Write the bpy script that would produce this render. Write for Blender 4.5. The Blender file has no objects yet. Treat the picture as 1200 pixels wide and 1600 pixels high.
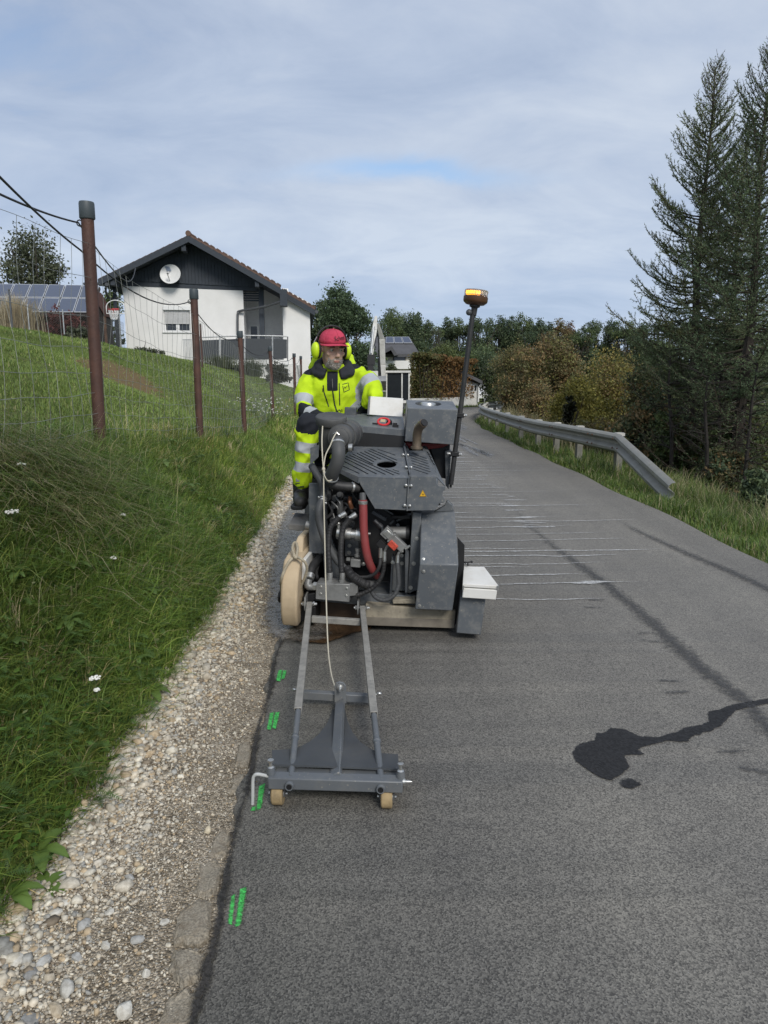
import bpy, bmesh, math, random
import numpy as np
from mathutils import Vector, Matrix, Euler
from mathutils.bvhtree import BVHTree

# ------------------------------------------------------------------ camera, light, exposure
SC = bpy.context.scene
COL = SC.collection
F, PITCH, CAMH = 1110.0, math.radians(10.2), 1.35
cam = bpy.data.cameras.new('camera'); camo = bpy.data.objects.new('camera', cam); COL.objects.link(camo)
camo.location = (0, 0, CAMH); camo.rotation_euler = (math.pi/2 - PITCH, 0, 0)
cam.sensor_fit = 'VERTICAL'; cam.sensor_height = 24; cam.lens = 24*F/1600
cam.clip_start = .05; cam.clip_end = 3000
SC.camera = camo
SUN_EL, SUN_AZ = 38.0, 158.0          # azimuth clockwise from +Y: behind the camera, a little to its right
world = bpy.data.worlds.new('World'); SC.world = world; world.use_nodes = True
SKY_STRENGTH, SUN_STRENGTH, EXPOSURE = .1, 1.5, .78
SC.view_settings.view_transform = 'Standard'; SC.view_settings.look = 'None'
SC.view_settings.exposure = EXPOSURE; SC.view_settings.gamma = 1; SC.view_settings.use_curve_mapping = False
def build_world():
    nt = world.node_tree; N = nt.nodes; L = nt.links; N.clear()
    out = N.new('ShaderNodeOutputWorld'); bg = N.new('ShaderNodeBackground'); bg.inputs['Strength'].default_value = SKY_STRENGTH
    sky = N.new('ShaderNodeTexSky'); sky.sky_type = 'NISHITA'; sky.sun_disc = False
    sky.sun_elevation = math.radians(SUN_EL); sky.sun_rotation = math.radians(SUN_AZ)
    sky.air_density = 1.0; sky.dust_density = 1.5; sky.ozone_density = 1.2
    tc = N.new('ShaderNodeTexCoord'); sep = N.new('ShaderNodeSeparateXYZ'); L.new(tc.outputs['Generated'], sep.inputs[0])
    def math_(op, a, b=None, clamp=False):
        n = N.new('ShaderNodeMath'); n.operation = op; n.use_clamp = clamp
        for i, x in enumerate((a, b)):
            if x is None: continue
            if isinstance(x, (int, float)): n.inputs[i].default_value = x
            else: L.new(x, n.inputs[i])
        return n.outputs[0]
    zz = math_('ADD', math_('MAXIMUM', sep.outputs[2], 0.0), .28)
    px = math_('DIVIDE', sep.outputs[0], zz); py = math_('DIVIDE', sep.outputs[1], zz)
    comb = N.new('ShaderNodeCombineXYZ'); L.new(px, comb.inputs[0]); L.new(math_('MULTIPLY', py, 1.0), comb.inputs[1])
    def noise(scale, det, rough, dist, off):
        mp = N.new('ShaderNodeMapping'); mp.inputs['Location'].default_value = off
        mp.inputs['Rotation'].default_value = (0, 0, .12); mp.inputs['Scale'].default_value = (.75, 1.2, 1)
        L.new(comb.outputs[0], mp.inputs[0])
        n = N.new('ShaderNodeTexNoise'); n.inputs['Scale'].default_value = scale; n.inputs['Detail'].default_value = det
        n.inputs['Roughness'].default_value = rough; n.inputs['Distortion'].default_value = dist
        L.new(mp.outputs[0], n.inputs['Vector']); return n.outputs['Fac']
    a = noise(1.1, 9, .56, .3, (3.1, 1.7, 0)); b = noise(3.2, 9, .58, .5, (7.3, 2.2, 4))
    mixn = math_('ADD', math_('MULTIPLY', a, .68), math_('MULTIPLY', b, .32))
    def ramp(fac, stops):
        r = N.new('ShaderNodeValToRGB'); L.new(fac, r.inputs[0]); e = r.color_ramp.elements
        e[0].position, e[0].color = stops[0]; e[1].position, e[1].color = stops[-1]
        for p, c in stops[1:-1]:
            k = e.new(p); k.color = c
        return r.outputs[0]
    cov = ramp(mixn, [(.30, (.45,)*3+(1,)), (.40, (.93,)*3+(1,)), (.52, (1,)*3+(1,))])
    # one thin break in the cloud low over the road
    gx = math_('DIVIDE', math_('SUBTRACT', px, .06), .22); gy = math_('DIVIDE', math_('ADD', math_('SUBTRACT', py, 1.765), math_('MULTIPLY', math_('SUBTRACT', b, .5), .22)), .034)
    g = math_('POWER', 2.718, math_('MULTIPLY', math_('ADD', math_('MULTIPLY', gx, gx), math_('MULTIPLY', gy, gy)), -1.0)); cov = math_('SUBTRACT', cov, math_('MULTIPLY', g, .95), True)
    ccol = ramp(math_('ADD', math_('MULTIPLY', a, .55), math_('MULTIPLY', b, .45)), [(.34, (2.15, 2.58, 3.45, 1)), (.48, (2.85, 3.26, 4.05, 1)), (.62, (3.6, 3.92, 4.5, 1))])
    # the air nearer the horizon is a little paler and bluer than overhead
    hz = ramp(math_('MAXIMUM', sep.outputs[2], 0.0), [(0, (1.02, 1.10, 1.15, 1)), (.25, (.98, 1.02, 1.05, 1)), (.7, (1, 1, 1, 1))])
    mul = N.new('ShaderNodeMix'); mul.data_type = 'RGBA'; mul.blend_type = 'MULTIPLY'; mul.inputs[0].default_value = 1
    L.new(ccol, mul.inputs[6]); L.new(hz, mul.inputs[7])
    mx = N.new('ShaderNodeMix'); mx.data_type = 'RGBA'
    L.new(cov, mx.inputs[0]); L.new(sky.outputs[0], mx.inputs[6]); L.new(mul.outputs[2], mx.inputs[7])
    L.new(mx.outputs[2], bg.inputs[0]); L.new(bg.outputs[0], out.inputs[0])
build_world()
sl = bpy.data.lights.new('sun', 'SUN'); sl.energy = SUN_STRENGTH; sl.angle = math.radians(20); sl.color = (1, .96, .9)
so = bpy.data.objects.new('sun', sl); COL.objects.link(so)
_az, _el = math.radians(SUN_AZ), math.radians(SUN_EL)
sdir = Vector((math.sin(_az)*math.cos(_el), math.cos(_az)*math.cos(_el), math.sin(_el)))
so.rotation_euler = (-sdir).to_track_quat('-Z', 'Y').to_euler()

# ------------------------------------------------------------------ survey helpers: sight lines of the photograph turned into real points
_cp, _sp = math.cos(PITCH), math.sin(PITCH)
CAMP = Vector((0, 0, CAMH))
def ray(u, v):
    a, b = (u - 600)/F, -(v - 800)/F
    return Vector((a, _cp + b*_sp, -_sp + b*_cp))
def P(u, v, Y):
    d = ray(u, v or 600); return CAMP + d*(Y/d.y)
def G(u, v, z=0.0):
    d = ray(u, v); return CAMP + d*((z - CAMH)/d.z)
class Frame:
    """a thing's own axes: x across, y away from the viewer, z up"""
    def __init__(s, loc, rot=(0, 0, 0)):
        s.loc = Vector(loc); s.rot = rot; s.M = Matrix.Translation(s.loc) @ Euler(rot).to_matrix().to_4x4(); s.I = s.M.inverted()
        s.o = s.I @ CAMP; s.R = s.I.to_3x3()
    def at(s, u, v, y):
        d = s.R @ ray(u, v); return s.o + d*((y - s.o.y)/d.y)
    def plane(s, u, v, a, b, c):
        n = (b - a).cross(c - a); d = s.R @ ray(u, v); return s.o + d*(n.dot(a - s.o)/n.dot(d))
    def poly(s, pts, y): return [s.at(u, v, y) for u, v in pts]
    def loc_of(s, w): return s.I @ Vector(w)

# ------------------------------------------------------------------ materials
MATS = {}
def new_mat(name):
    m = bpy.data.materials.new(name); m.use_nodes = True; MATS[name] = m
    return m, m.node_tree.nodes, m.node_tree.links
def mat(name, col, rough=.6, metal=0, var=.15, scale=8, bump=0, bscale=60, dirt=None, dirt_amt=.35, dscale=3, spec=.5, emit=None, estr=1, coat=0, speck=None):
    """procedural paint / metal / cloth: colour drift from two noises, optional dirt, fine relief"""
    if name in MATS: return MATS[name]
    m, N, L = new_mat(name); b = N['Principled BSDF']
    tc = N.new('ShaderNodeTexCoord')
    n = N.new('ShaderNodeTexNoise'); n.inputs['Scale'].default_value = scale; n.inputs['Detail'].default_value = 6; n.inputs['Roughness'].default_value = .6
    L.new(tc.outputs['Object'], n.inputs['Vector'])
    r = N.new('ShaderNodeMapRange'); r.inputs[1].default_value = .3; r.inputs[2].default_value = .7
    r.inputs[3].default_value = 1 - var; r.inputs[4].default_value = 1 + var; L.new(n.outputs['Fac'], r.inputs[0])
    mul = N.new('ShaderNodeMix'); mul.data_type = 'RGBA'; mul.blend_type = 'MULTIPLY'; mul.inputs[0].default_value = 1
    mul.inputs[6].default_value = (*col, 1); L.new(r.outputs[0], mul.inputs[7]); c = mul.outputs[2]
    if dirt:
        n2 = N.new('ShaderNodeTexNoise'); n2.inputs['Scale'].default_value = dscale; n2.inputs['Detail'].default_value = 9; n2.inputs['Roughness'].default_value = .68
        L.new(tc.outputs['Object'], n2.inputs['Vector'])
        r2 = N.new('ShaderNodeMapRange'); r2.inputs[1].default_value = .48; r2.inputs[2].default_value = .72
        r2.inputs[3].default_value = 0; r2.inputs[4].default_value = dirt_amt; L.new(n2.outputs['Fac'], r2.inputs[0])
        mx = N.new('ShaderNodeMix'); mx.data_type = 'RGBA'; L.new(r2.outputs[0], mx.inputs[0]); L.new(c, mx.inputs[6]); mx.inputs[7].default_value = (*dirt, 1); c = mx.outputs[2]
    if speck:        # dried splashes
        vo = N.new('ShaderNodeTexVoronoi'); vo.inputs['Scale'].default_value = speck[1]; L.new(tc.outputs['Object'], vo.inputs['Vector']); sp = N.new('ShaderNodeSeparateColor'); L.new(vo.outputs['Color'], sp.inputs[0])
        def m_(op, x, y):
            q = N.new('ShaderNodeMath'); q.operation = op
            for i, w in enumerate((x, y)):
                if isinstance(w, float): q.inputs[i].default_value = w
                else: L.new(w, q.inputs[i])
            return q.outputs[0]
        f = m_('MULTIPLY', m_('LESS_THAN', vo.outputs['Distance'], m_('MULTIPLY', sp.outputs[1], .42)), m_('GREATER_THAN', sp.outputs[0], speck[2])); f = m_('MULTIPLY', f, .38)
        mx2 = N.new('ShaderNodeMix'); mx2.data_type = 'RGBA'; L.new(f, mx2.inputs[0]); L.new(c, mx2.inputs[6]); mx2.inputs[7].default_value = (*speck[0], 1); c = mx2.outputs[2]
    L.new(c, b.inputs['Base Color'])
    rr = N.new('ShaderNodeMapRange'); rr.inputs[3].default_value = max(.03, rough - .1); rr.inputs[4].default_value = min(1, rough + .12); L.new(n.outputs['Fac'], rr.inputs[0]); L.new(rr.outputs[0], b.inputs['Roughness'])
    b.inputs['Metallic'].default_value = metal; b.inputs['Specular IOR Level'].default_value = spec; b.inputs['Coat Weight'].default_value = coat
    if bump:
        n3 = N.new('ShaderNodeTexNoise'); n3.inputs['Scale'].default_value = bscale; n3.inputs['Detail'].default_value = 4; L.new(tc.outputs['Object'], n3.inputs['Vector'])
        bp = N.new('ShaderNodeBump'); bp.inputs['Strength'].default_value = bump; bp.inputs['Distance'].default_value = .01; L.new(n3.outputs['Fac'], bp.inputs['Height']); L.new(bp.outputs[0], b.inputs['Normal'])
    if emit:
        b.inputs['Emission Color'].default_value = (*emit, 1); b.inputs['Emission Strength'].default_value = estr
    return m
def leaf_mat(name, trans=.25, rough=.55, spec=.3):
    """leaves, blades and needles: each carries its own colour in the attribute 'tint'"""
    if name in MATS: return MATS[name]
    m, N, L = new_mat(name); b = N['Principled BSDF']; o = N['Material Output']
    a = N.new('ShaderNodeAttribute'); a.attribute_name = 'tint'
    L.new(a.outputs['Color'], b.inputs['Base Color']); b.inputs['Roughness'].default_value = rough; b.inputs['Specular IOR Level'].default_value = spec
    t = N.new('ShaderNodeBsdfTranslucent'); L.new(a.outputs['Color'], t.inputs[0])
    mx = N.new('ShaderNodeMixShader'); mx.inputs[0].default_value = trans; L.new(b.outputs[0], mx.inputs[1]); L.new(t.outputs[0], mx.inputs[2]); L.new(mx.outputs[0], o.inputs[0])
    return m

# ------------------------------------------------------------------ scene tree helpers
def tag(o, label=None, cat=None, group=None, kind=None):
    if label: o['label'] = label
    if cat: o['category'] = cat
    if group: o['group'] = group
    if kind: o['kind'] = kind
    return o
def thing(name, label, cat, loc=(0, 0, 0), rot=(0, 0, 0), group=None):
    o = bpy.data.objects.new(name, None); o.empty_display_size = .1; COL.objects.link(o); o.location = loc; o.rotation_euler = rot
    return tag(o, label, cat, group)
def link(name, me, parent=None, loc=None):
    o = bpy.data.objects.new(name, me); COL.objects.link(o)
    if parent: o.parent = parent
    if loc is not None: o.location = loc
    return o
def copy_tree(o, parent=None):
    c = o.copy(); COL.objects.link(c); c.parent = parent
    for ch in o.children: copy_tree(ch, c)
    return c
def spath(pts, n=8):
    """a smooth curve through the points"""
    p = [Vector(q) for q in pts]; p = [2*p[0]-p[1]] + p + [2*p[-1]-p[-2]]; out = []
    for i in range(1, len(p)-2):
        a, b, c, d = p[i-1:i+3]
        for k in range(n):
            t = k/n; out.append(.5*((2*b) + (c-a)*t + (2*a-5*b+4*c-d)*t*t + (3*b-a-3*c+d)*t**3))
    out.append(p[-2]); return out
class MB:
    def __init__(s): s.v = []; s.f = []; s.m = []
    def add(s, vs, fs, mi=0):
        k = len(s.v); s.v += [tuple(v) for v in vs]; s.f += [tuple(i+k for i in f) for f in fs]; s.m += [mi]*len(fs); return s
    def box(s, c, size, rot=None, mi=0):
        x, y, z = (q/2 for q in size); vs = [Vector(p) for p in ((-x,-y,-z),(x,-y,-z),(x,y,-z),(-x,y,-z),(-x,-y,z),(x,-y,z),(x,y,z),(-x,y,z))]
        if rot is not None:
            R = rot if isinstance(rot, Matrix) else Euler(rot).to_matrix()
            vs = [R @ v for v in vs]
        c = Vector(c); return s.hexa([v + c for v in vs], mi)
    def hexa(s, p, mi=0): return s.add(p, [(0,3,2,1),(4,5,6,7),(0,1,5,4),(1,2,6,5),(2,3,7,6),(3,0,4,7)], mi)
    def prism(s, a, b, mi=0):
        n = len(a); return s.add(list(a)+list(b), [tuple(range(n)), tuple(range(2*n-1, n-1, -1))] + [(i, i+n, (i+1)%n+n, (i+1)%n) for i in range(n)], mi)
    def bar(s, a, b, w, h=None, up=(0, 0, 1), mi=0):
        a, b = Vector(a), Vector(b); h = h or w; d = (b-a).normalized(); x = d.cross(Vector(up)); 
        if x.length < 1e-4: x = d.cross(Vector((0, 1, 0)))
        x.normalize(); y = x.cross(d); q = [(-1,-1),(1,-1),(1,1),(-1,1)]
        return s.prism([a + x*i*w/2 + y*j*h/2 for i, j in q], [b + x*i*w/2 + y*j*h/2 for i, j in q], mi)
    def tube(s, pts, r, seg=10, cap=True, closed=False, mi=0):
        p = [Vector(q) for q in pts]; n = len(p); rs = r if hasattr(r, '__len__') else [r]*n
        vs = []; prev = None
        for i in range(n):
            if closed: d = p[(i+1) % n] - p[i-1]
            else: d = p[min(i+1, n-1)] - p[max(i-1, 0)]
            d = d.normalized()
            if prev is None:
                x = d.cross(Vector((0, 0, 1)));  x = x if x.length > .05 else d.cross(Vector((0, 1, 0)))
            else: x = prev - d*prev.dot(d)
            x.normalize(); y = d.cross(x); prev = x
            vs += [p[i] + (x*math.cos(2*math.pi*k/seg) + y*math.sin(2*math.pi*k/seg))*rs[i] for k in range(seg)]
        fs = []
        for i in range(n if closed else n-1):
            j = (i+1) % n
            fs += [(i*seg+k, i*seg+(k+1)%seg, j*seg+(k+1)%seg, j*seg+k) for k in range(seg)]
        if cap and not closed: fs += [tuple(range(seg-1, -1, -1)), tuple(range((n-1)*seg, n*seg))]
        return s.add(vs, fs, mi)
    def lathe(s, prof, o=(0, 0, 0), axis=(0, 0, 1), seg=20, mi=0):
        d = Vector(axis).normalized(); x = d.cross(Vector((0, 1, 0))); x = x if x.length > .05 else d.cross(Vector((1, 0, 0))); x.normalize(); y = d.cross(x); o = Vector(o)
        vs = []; n = len(prof)
        for r, h in prof: vs += [o + d*h + (x*math.cos(2*math.pi*k/seg) + y*math.sin(2*math.pi*k/seg))*max(r, 1e-5) for k in range(seg)]
        fs = [(i*seg+k, i*seg+(k+1)%seg, (i+1)*seg+(k+1)%seg, (i+1)*seg+k) for i in range(n-1) for k in range(seg)]
        fs += [tuple(range(seg-1, -1, -1)), tuple(range((n-1)*seg, n*seg))]
        return s.add(vs, fs, mi)
    def cyl(s, a, b, r, seg=14, mi=0):
        a, b = Vector(a), Vector(b); return s.lathe([(r, 0), (r, (b-a).length)], a, b-a, seg, mi)
    def ball(s, c, r, seg=14, rings=9, R=None, mi=0):
        r = r if hasattr(r, '__len__') else (r,)*3; c = Vector(c); vs = []
        for i in range(rings+1):
            t = math.pi*min(max(i/rings, .002), .998)
            for k in range(seg):
                q = Vector((math.sin(t)*math.cos(2*math.pi*k/seg)*r[0], math.sin(t)*math.sin(2*math.pi*k/seg)*r[1], math.cos(t)*r[2]))
                vs.append(c + ((R @ q) if R is not None else q))
        fs = [(i*seg+k, (i+1)*seg+k, (i+1)*seg+(k+1)%seg, i*seg+(k+1)%seg) for i in range(rings) for k in range(seg)]
        fs += [tuple(range(seg)), tuple(range((rings+1)*seg-1, rings*seg-1, -1))]
        return s.add(vs, fs, mi)
    def mesh(s, name, mats, smooth=35):
        me = bpy.data.meshes.new(name); me.from_pydata(s.v, [], s.f)
        bm = bmesh.new(); bm.from_mesh(me); bmesh.ops.recalc_face_normals(bm, faces=bm.faces); bm.to_mesh(me); bm.free()
        for m in (mats if isinstance(mats, (list, tuple)) else [mats]): me.materials.append(m)
        if any(s.m): me.polygons.foreach_set('material_index', s.m)
        if smooth:
            me.polygons.foreach_set('use_smooth', [True]*len(me.polygons)); me.set_sharp_from_angle(angle=math.radians(smooth))
        me.update(); return me
    def build(s, name, mats, parent=None, smooth=35, bevel=0, loc=None):
        o = link(name, s.mesh(name, mats, smooth), parent, loc)
        if bevel:
            b = o.modifiers.new('edge', 'BEVEL'); b.width = bevel; b.segments = 2; b.limit_method = 'ANGLE'; b.angle_limit = math.radians(40)
        return o
def npmesh(name, V, Fc, mats, tint=None, mi=None, smooth=False):
    V = np.asarray(V, np.float32).reshape(-1, 3); Fc = np.asarray(Fc, np.int32); k = Fc.shape[1]; n = len(Fc)
    me = bpy.data.meshes.new(name); me.vertices.add(len(V)); me.vertices.foreach_set('co', V.ravel())
    me.loops.add(n*k); me.loops.foreach_set('vertex_index', Fc.ravel()); me.polygons.add(n)
    me.polygons.foreach_set('loop_start', np.arange(0, n*k, k, dtype=np.int32)); 
    for m in (mats if isinstance(mats, (list, tuple)) else [mats]): me.materials.append(m)
    if mi is not None: me.polygons.foreach_set('material_index', np.asarray(mi, np.int32))
    if smooth: me.polygons.foreach_set('use_smooth', np.ones(n, bool))
    if tint is not None:
        a = me.attributes.new('tint', 'FLOAT_COLOR', 'POINT'); c = np.ones((len(V), 4), np.float32); c[:, :3] = tint; a.data.foreach_set('color', c.ravel())
    me.update(calc_edges=True); me.validate(); return me
def evaluated(o):
    dg = bpy.context.evaluated_depsgraph_get(); dg.update(); return bpy.data.meshes.new_from_object(o.evaluated_get(dg))
def apply_mods(o):
    me = evaluated(o); o.modifiers.clear(); o.data = me; return o
def cut(o, cutter_mb):
    """saw real openings into a sheet"""
    c = cutter_mb.build('cutter', [], o.parent, 0); m = o.modifiers.new('cut', 'BOOLEAN'); m.object = c; m.operation = 'DIFFERENCE'; m.solver = 'EXACT'; m.use_self = True
    me = evaluated(o); o.modifiers.clear(); mats = list(o.data.materials); o.data = me
    bpy.data.objects.remove(c); return o
def text_mesh(s, size, depth=0.0):
    cu = bpy.data.curves.new('lettering', 'FONT'); cu.body = s; cu.size = size; cu.extrude = depth; cu.align_x = 'CENTER'; cu.align_y = 'CENTER'
    o = bpy.data.objects.new('lettering', cu); COL.objects.link(o); me = evaluated(o); bpy.data.objects.remove(o); return me
# ------------------------------------------------------------------ the lie of the land
def sm(x, a, b):
    t = np.clip((np.asarray(x, float) - a)/(b - a), 0, 1); return t*t*(3 - 2*t)
def edgeR(y): return np.interp(y, [0, 5, 22, 27, 32, 38, 44, 50, 56], [2.9, 2.95, 3.05, 3.4, 4.5, 7, 12, 20, 32])
def edgeL(y): return np.interp(y, [0, 1.3, 2.43, 3.53, 6, 9.9, 15, 22, 30, 37, 43, 48, 55, 62], [-.35, -.41, -.485, -.55, -.65, -.8, -.9, -.85, 0, 2, 5, 9.5, 18, 30])
def grassL(y): return np.interp(y, [0, 1.5, 1.94, 3.1, 5.7, 9.9, 22, 30, 37, 43, 48, 55, 62], [-.97, -.93, -.9, -.96, -1.05, -1.3, -1.35, -.5, 1.5, 4.5, 9, 17.5, 29])
def fenceX(y): return np.interp(y, [0, 4.67, 7.7, 11.1, 15.7, 19.6, 30], [-1.65, -1.86, -2.03, -2.21, -2.47, -2.6, -2.9])
def fenceH(y): return np.interp(y, [0, 4.67, 7.7, 11.1, 15.7, 19.6, 30, 45, 60], [.92, .86, .71, .55, .55, .56, .7, .3, .1])
BASE = -.06
def H(x, y):
    x = np.asarray(x, float); y = np.asarray(y, float); gl, fx, fh = grassL(y), fenceX(y), fenceH(y)
    u = np.clip((gl - x)/np.maximum(gl - fx, .6), 0, 1)
    bank = (fh - BASE)*(.75*u + .25*u*u*(3-2*u))
    t = np.maximum(fx - x, 0); A = 3.0*sm(y, -6, 7)*(1 - sm(y, 48, 80)) + .02
    s = .55*(1 - .22*sm(y, 18, 30))
    rise = A*(1 - np.exp(-t*s/A))
    lump = .05*np.sin(x*2.1 + y*.9)*np.sin(y*1.3 - x*.7)*np.clip(t, 0, 1)
    d = np.maximum(x - edgeR(y), 0); near = 1 - sm(y, 30, 46)
    right = -.16*sm(d, .05, .9)*near - 1.25*sm(d, 1.2, 4.5)*near
    far = 1.5*sm(y, 90, 220)
    return BASE + bank + rise + lump + right + far
def ground_hit(u, v):
    """where a sight line meets the land"""
    d = ray(u, v); s = 1.0
    while s < 300:
        p = CAMP + d*s
        if p.z <= float(H(p.x, p.y)): return p
        s += .03 + s*.004
    return p
SOIL = ground_hit(185, 592)
def grid_axis(*segs):
    out = []
    for a, b, st in segs: out += list(np.arange(a, b, st))
    return np.array(out + [segs[-1][1]])
gx = grid_axis((-420, -60, 30), (-60, -20, 2.5), (-20, -5, .5), (-5, -.2, .08), (-.2, 2.8, .5), (2.8, 5, .15), (5, 14, .6), (14, 60, 4), (60, 420, 30))
gy = grid_axis((-40, -2, 4), (-2, 12, .14), (12, 30, .35), (30, 64, .7), (64, 120, 5), (120, 900, 40))
XX, YY = np.meshgrid(gx, gy); ZZ = H(XX, YY)
rng = np.random.default_rng(7)
fine = np.where((XX < grassL(YY)), rng.normal(0, .012, ZZ.shape), 0)*(np.abs(XX) < 6)
V = np.stack([XX, YY, ZZ + fine], -1).reshape(-1, 3); nx, ny = len(gx), len(gy)
I = (np.arange(ny-1)[:, None]*nx + np.arange(nx-1)[None]).ravel()
Fc = np.stack([I, I+1, I+nx+1, I+nx], -1)
def ground_mat():
    m, N, L = new_mat('meadow_soil'); b = N['Principled BSDF']; b.inputs['Roughness'].default_value = .95; b.inputs['Specular IOR Level'].default_value = .1
    g = N.new('ShaderNodeNewGeometry')
    def noise(s, d=6):
        n = N.new('ShaderNodeTexNoise'); n.inputs['Scale'].default_value = s; n.inputs['Detail'].default_value = d; L.new(g.outputs['Position'], n.inputs['Vector']); return n.outputs['Fac']
    r = N.new('ShaderNodeValToRGB'); L.new(noise(.8), r.inputs[0]); e = r.color_ramp.elements
    e[0].position = .3; e[0].color = (.075, .10, .034, 1); e[1].position = .7; e[1].color = (.13, .155, .055, 1)
    r2 = N.new('ShaderNodeValToRGB'); L.new(noise(26), r2.inputs[0]); e = r2.color_ramp.elements
    e[0].position = .3; e[0].color = (.55, .55, .5, 1); e[1].position = .72; e[1].color = (1.25, 1.2, 1.1, 1)
    mu = N.new('ShaderNodeMix'); mu.data_type = 'RGBA'; mu.blend_type = 'MULTIPLY'; mu.inputs[0].default_value = 1
    L.new(r.outputs[0], mu.inputs[6]); L.new(r2.outputs[0], mu.inputs[7])
    # bare brown earth where the slope has been dug over
    def blob(cx, cy, rx, ry, rot):
        mp = N.new('ShaderNodeMapping'); mp.vector_type = 'TEXTURE'; mp.inputs['Location'].default_value = (cx, cy, 0); mp.inputs['Rotation'].default_value = (0, 0, rot); mp.inputs['Scale'].default_value = (rx, ry, 1e4)
        L.new(g.outputs['Position'], mp.inputs[0]); ln = N.new('ShaderNodeVectorMath'); ln.operation = 'LENGTH'; L.new(mp.outputs[0], ln.inputs[0]); return ln.outputs['Value']
    ad = N.new('ShaderNodeMath'); ad.operation = 'ADD'; L.new(blob(SOIL.x, SOIL.y, 2.1, .75, math.radians(112)), ad.inputs[0])
    nn = N.new('ShaderNodeMath'); nn.operation = 'MULTIPLY_ADD'; L.new(noise(3), nn.inputs[0]); nn.inputs[1].default_value = 1.6; nn.inputs[2].default_value = -.8; L.new(nn.outputs[0], ad.inputs[1])
    mr = N.new('ShaderNodeMapRange'); mr.inputs[1].default_value = .7; mr.inputs[2].default_value = 1.05; mr.inputs[3].default_value = 1; mr.inputs[4].default_value = 0; L.new(ad.outputs[0], mr.inputs[0])
    mx = N.new('ShaderNodeMix'); mx.data_type = 'RGBA'; L.new(mr.outputs[0], mx.inputs[0]); L.new(mu.outputs[2], mx.inputs[6]); mx.inputs[7].default_value = (.16, .115, .058, 1)
    L.new(mx.outputs[2], b.inputs['Base Color'])
    bp = N.new('ShaderNodeBump'); bp.inputs['Strength'].default_value = .7; bp.inputs['Distance'].default_value = .06; L.new(noise(14), bp.inputs['Height']); L.new(bp.outputs[0], b.inputs['Normal'])
    return m
tag(link('ground', npmesh('ground', V, Fc, ground_mat(), smooth=True)), kind='structure')

# ---- road: a sheet of asphalt three centimetres thick
def road_mat():
    m, N, L = new_mat('asphalt'); b = N['Principled BSDF']
    g = N.new('ShaderNodeNewGeometry')
    def noise(s, d=5, r=.6):
        n = N.new('ShaderNodeTexNoise'); n.inputs['Scale'].default_value = s; n.inputs['Detail'].default_value = d; n.inputs['Roughness'].default_value = r; L.new(g.outputs['Position'], n.inputs['Vector']); return n.outputs['Fac']
    def ramp(f, a, ca, c, cb):
        r = N.new('ShaderNodeValToRGB'); L.new(f, r.inputs[0]); e = r.color_ramp.elements; e[0].position = a; e[0].color = (*ca, 1); e[1].position = c; e[1].color = (*cb, 1); return r.outputs[0]
    def mul(a, c):
        mu = N.new('ShaderNodeMix'); mu.data_type = 'RGBA'; mu.blend_type = 'MULTIPLY'; mu.inputs[0].default_value = 1; L.new(a, mu.inputs[6]); L.new(c, mu.inputs[7]); return mu.outputs[2]
    base = ramp(noise(.55, 7, .62), .32, (.140, .134, .124), .72, (.180, .172, .157))
    vo = N.new('ShaderNodeTexVoronoi'); vo.inputs['Scale'].default_value = 240; L.new(g.outputs['Position'], vo.inputs['Vector'])
    sp = N.new('ShaderNodeSeparateColor'); L.new(vo.outputs['Color'], sp.inputs[0])
    grain = ramp(sp.outputs[0], .05, (.52, .52, .52), .97, (1.58, 1.56, 1.50))
    c = mul(mul(base, grain), ramp(noise(9, 8, .8), .3, (.9, .9, .9), .7, (1.09, 1.09, 1.08)))
    mpw = N.new('ShaderNodeMapping'); mpw.inputs['Scale'].default_value = (2.2, .10, 1); L.new(g.outputs['Position'], mpw.inputs[0]); wn = N.new('ShaderNodeTexNoise'); wn.inputs['Scale'].default_value = 1; wn.inputs['Detail'].default_value = 6; L.new(mpw.outputs[0], wn.inputs['Vector'])
    c = mul(c, ramp(wn.outputs['Fac'], .35, (.88, .88, .89), .66, (1.12, 1.115, 1.10)))     # lanes worn by wheels
    vo2 = N.new('ShaderNodeTexVoronoi'); vo2.inputs['Scale'].default_value = 150; L.new(g.outputs['Position'], vo2.inputs['Vector'])
    s2 = N.new('ShaderNodeSeparateColor'); L.new(vo2.outputs['Color'], s2.inputs[0])
    chip = N.new('ShaderNodeMath'); chip.operation = 'GREATER_THAN'; L.new(s2.outputs[1], chip.inputs[0]); chip.inputs[1].default_value = .90
    dd = N.new('ShaderNodeMath'); dd.operation = 'LESS_THAN'; L.new(vo2.outputs['Distance'], dd.inputs[0]); dd.inputs[1].default_value = .22
    ch = N.new('ShaderNodeMath'); ch.operation = 'MULTIPLY'; L.new(chip.outputs[0], ch.inputs[0]); L.new(dd.outputs[0], ch.inputs[1])
    mx = N.new('ShaderNodeMix'); mx.data_type = 'RGBA'; L.new(ch.outputs[0], mx.inputs[0]); L.new(c, mx.inputs[6]); mx.inputs[7].default_value = (.30, .29, .27, 1)
    L.new(mx.outputs[2], b.inputs['Base Color'])
    b.inputs['Roughness'].default_value = .82; b.inputs['Specular IOR Level'].default_value = .35
    bp = N.new('ShaderNodeBump'); bp.inputs['Strength'].default_value = .22; bp.inputs['Distance'].default_value = .004; L.new(vo.outputs['Distance'], bp.inputs['Height']); L.new(bp.outputs[0], b.inputs['Normal'])
    return m
ASPH = road_mat()
ys = np.concatenate([np.arange(-1, 8, .05), np.arange(8, 26, .25), np.arange(26, 60, .5)])
jit = rng.normal(0, .006, len(ys)) + .012*np.sin(ys*5.1) + .008*np.sin(ys*13.7)
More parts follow.
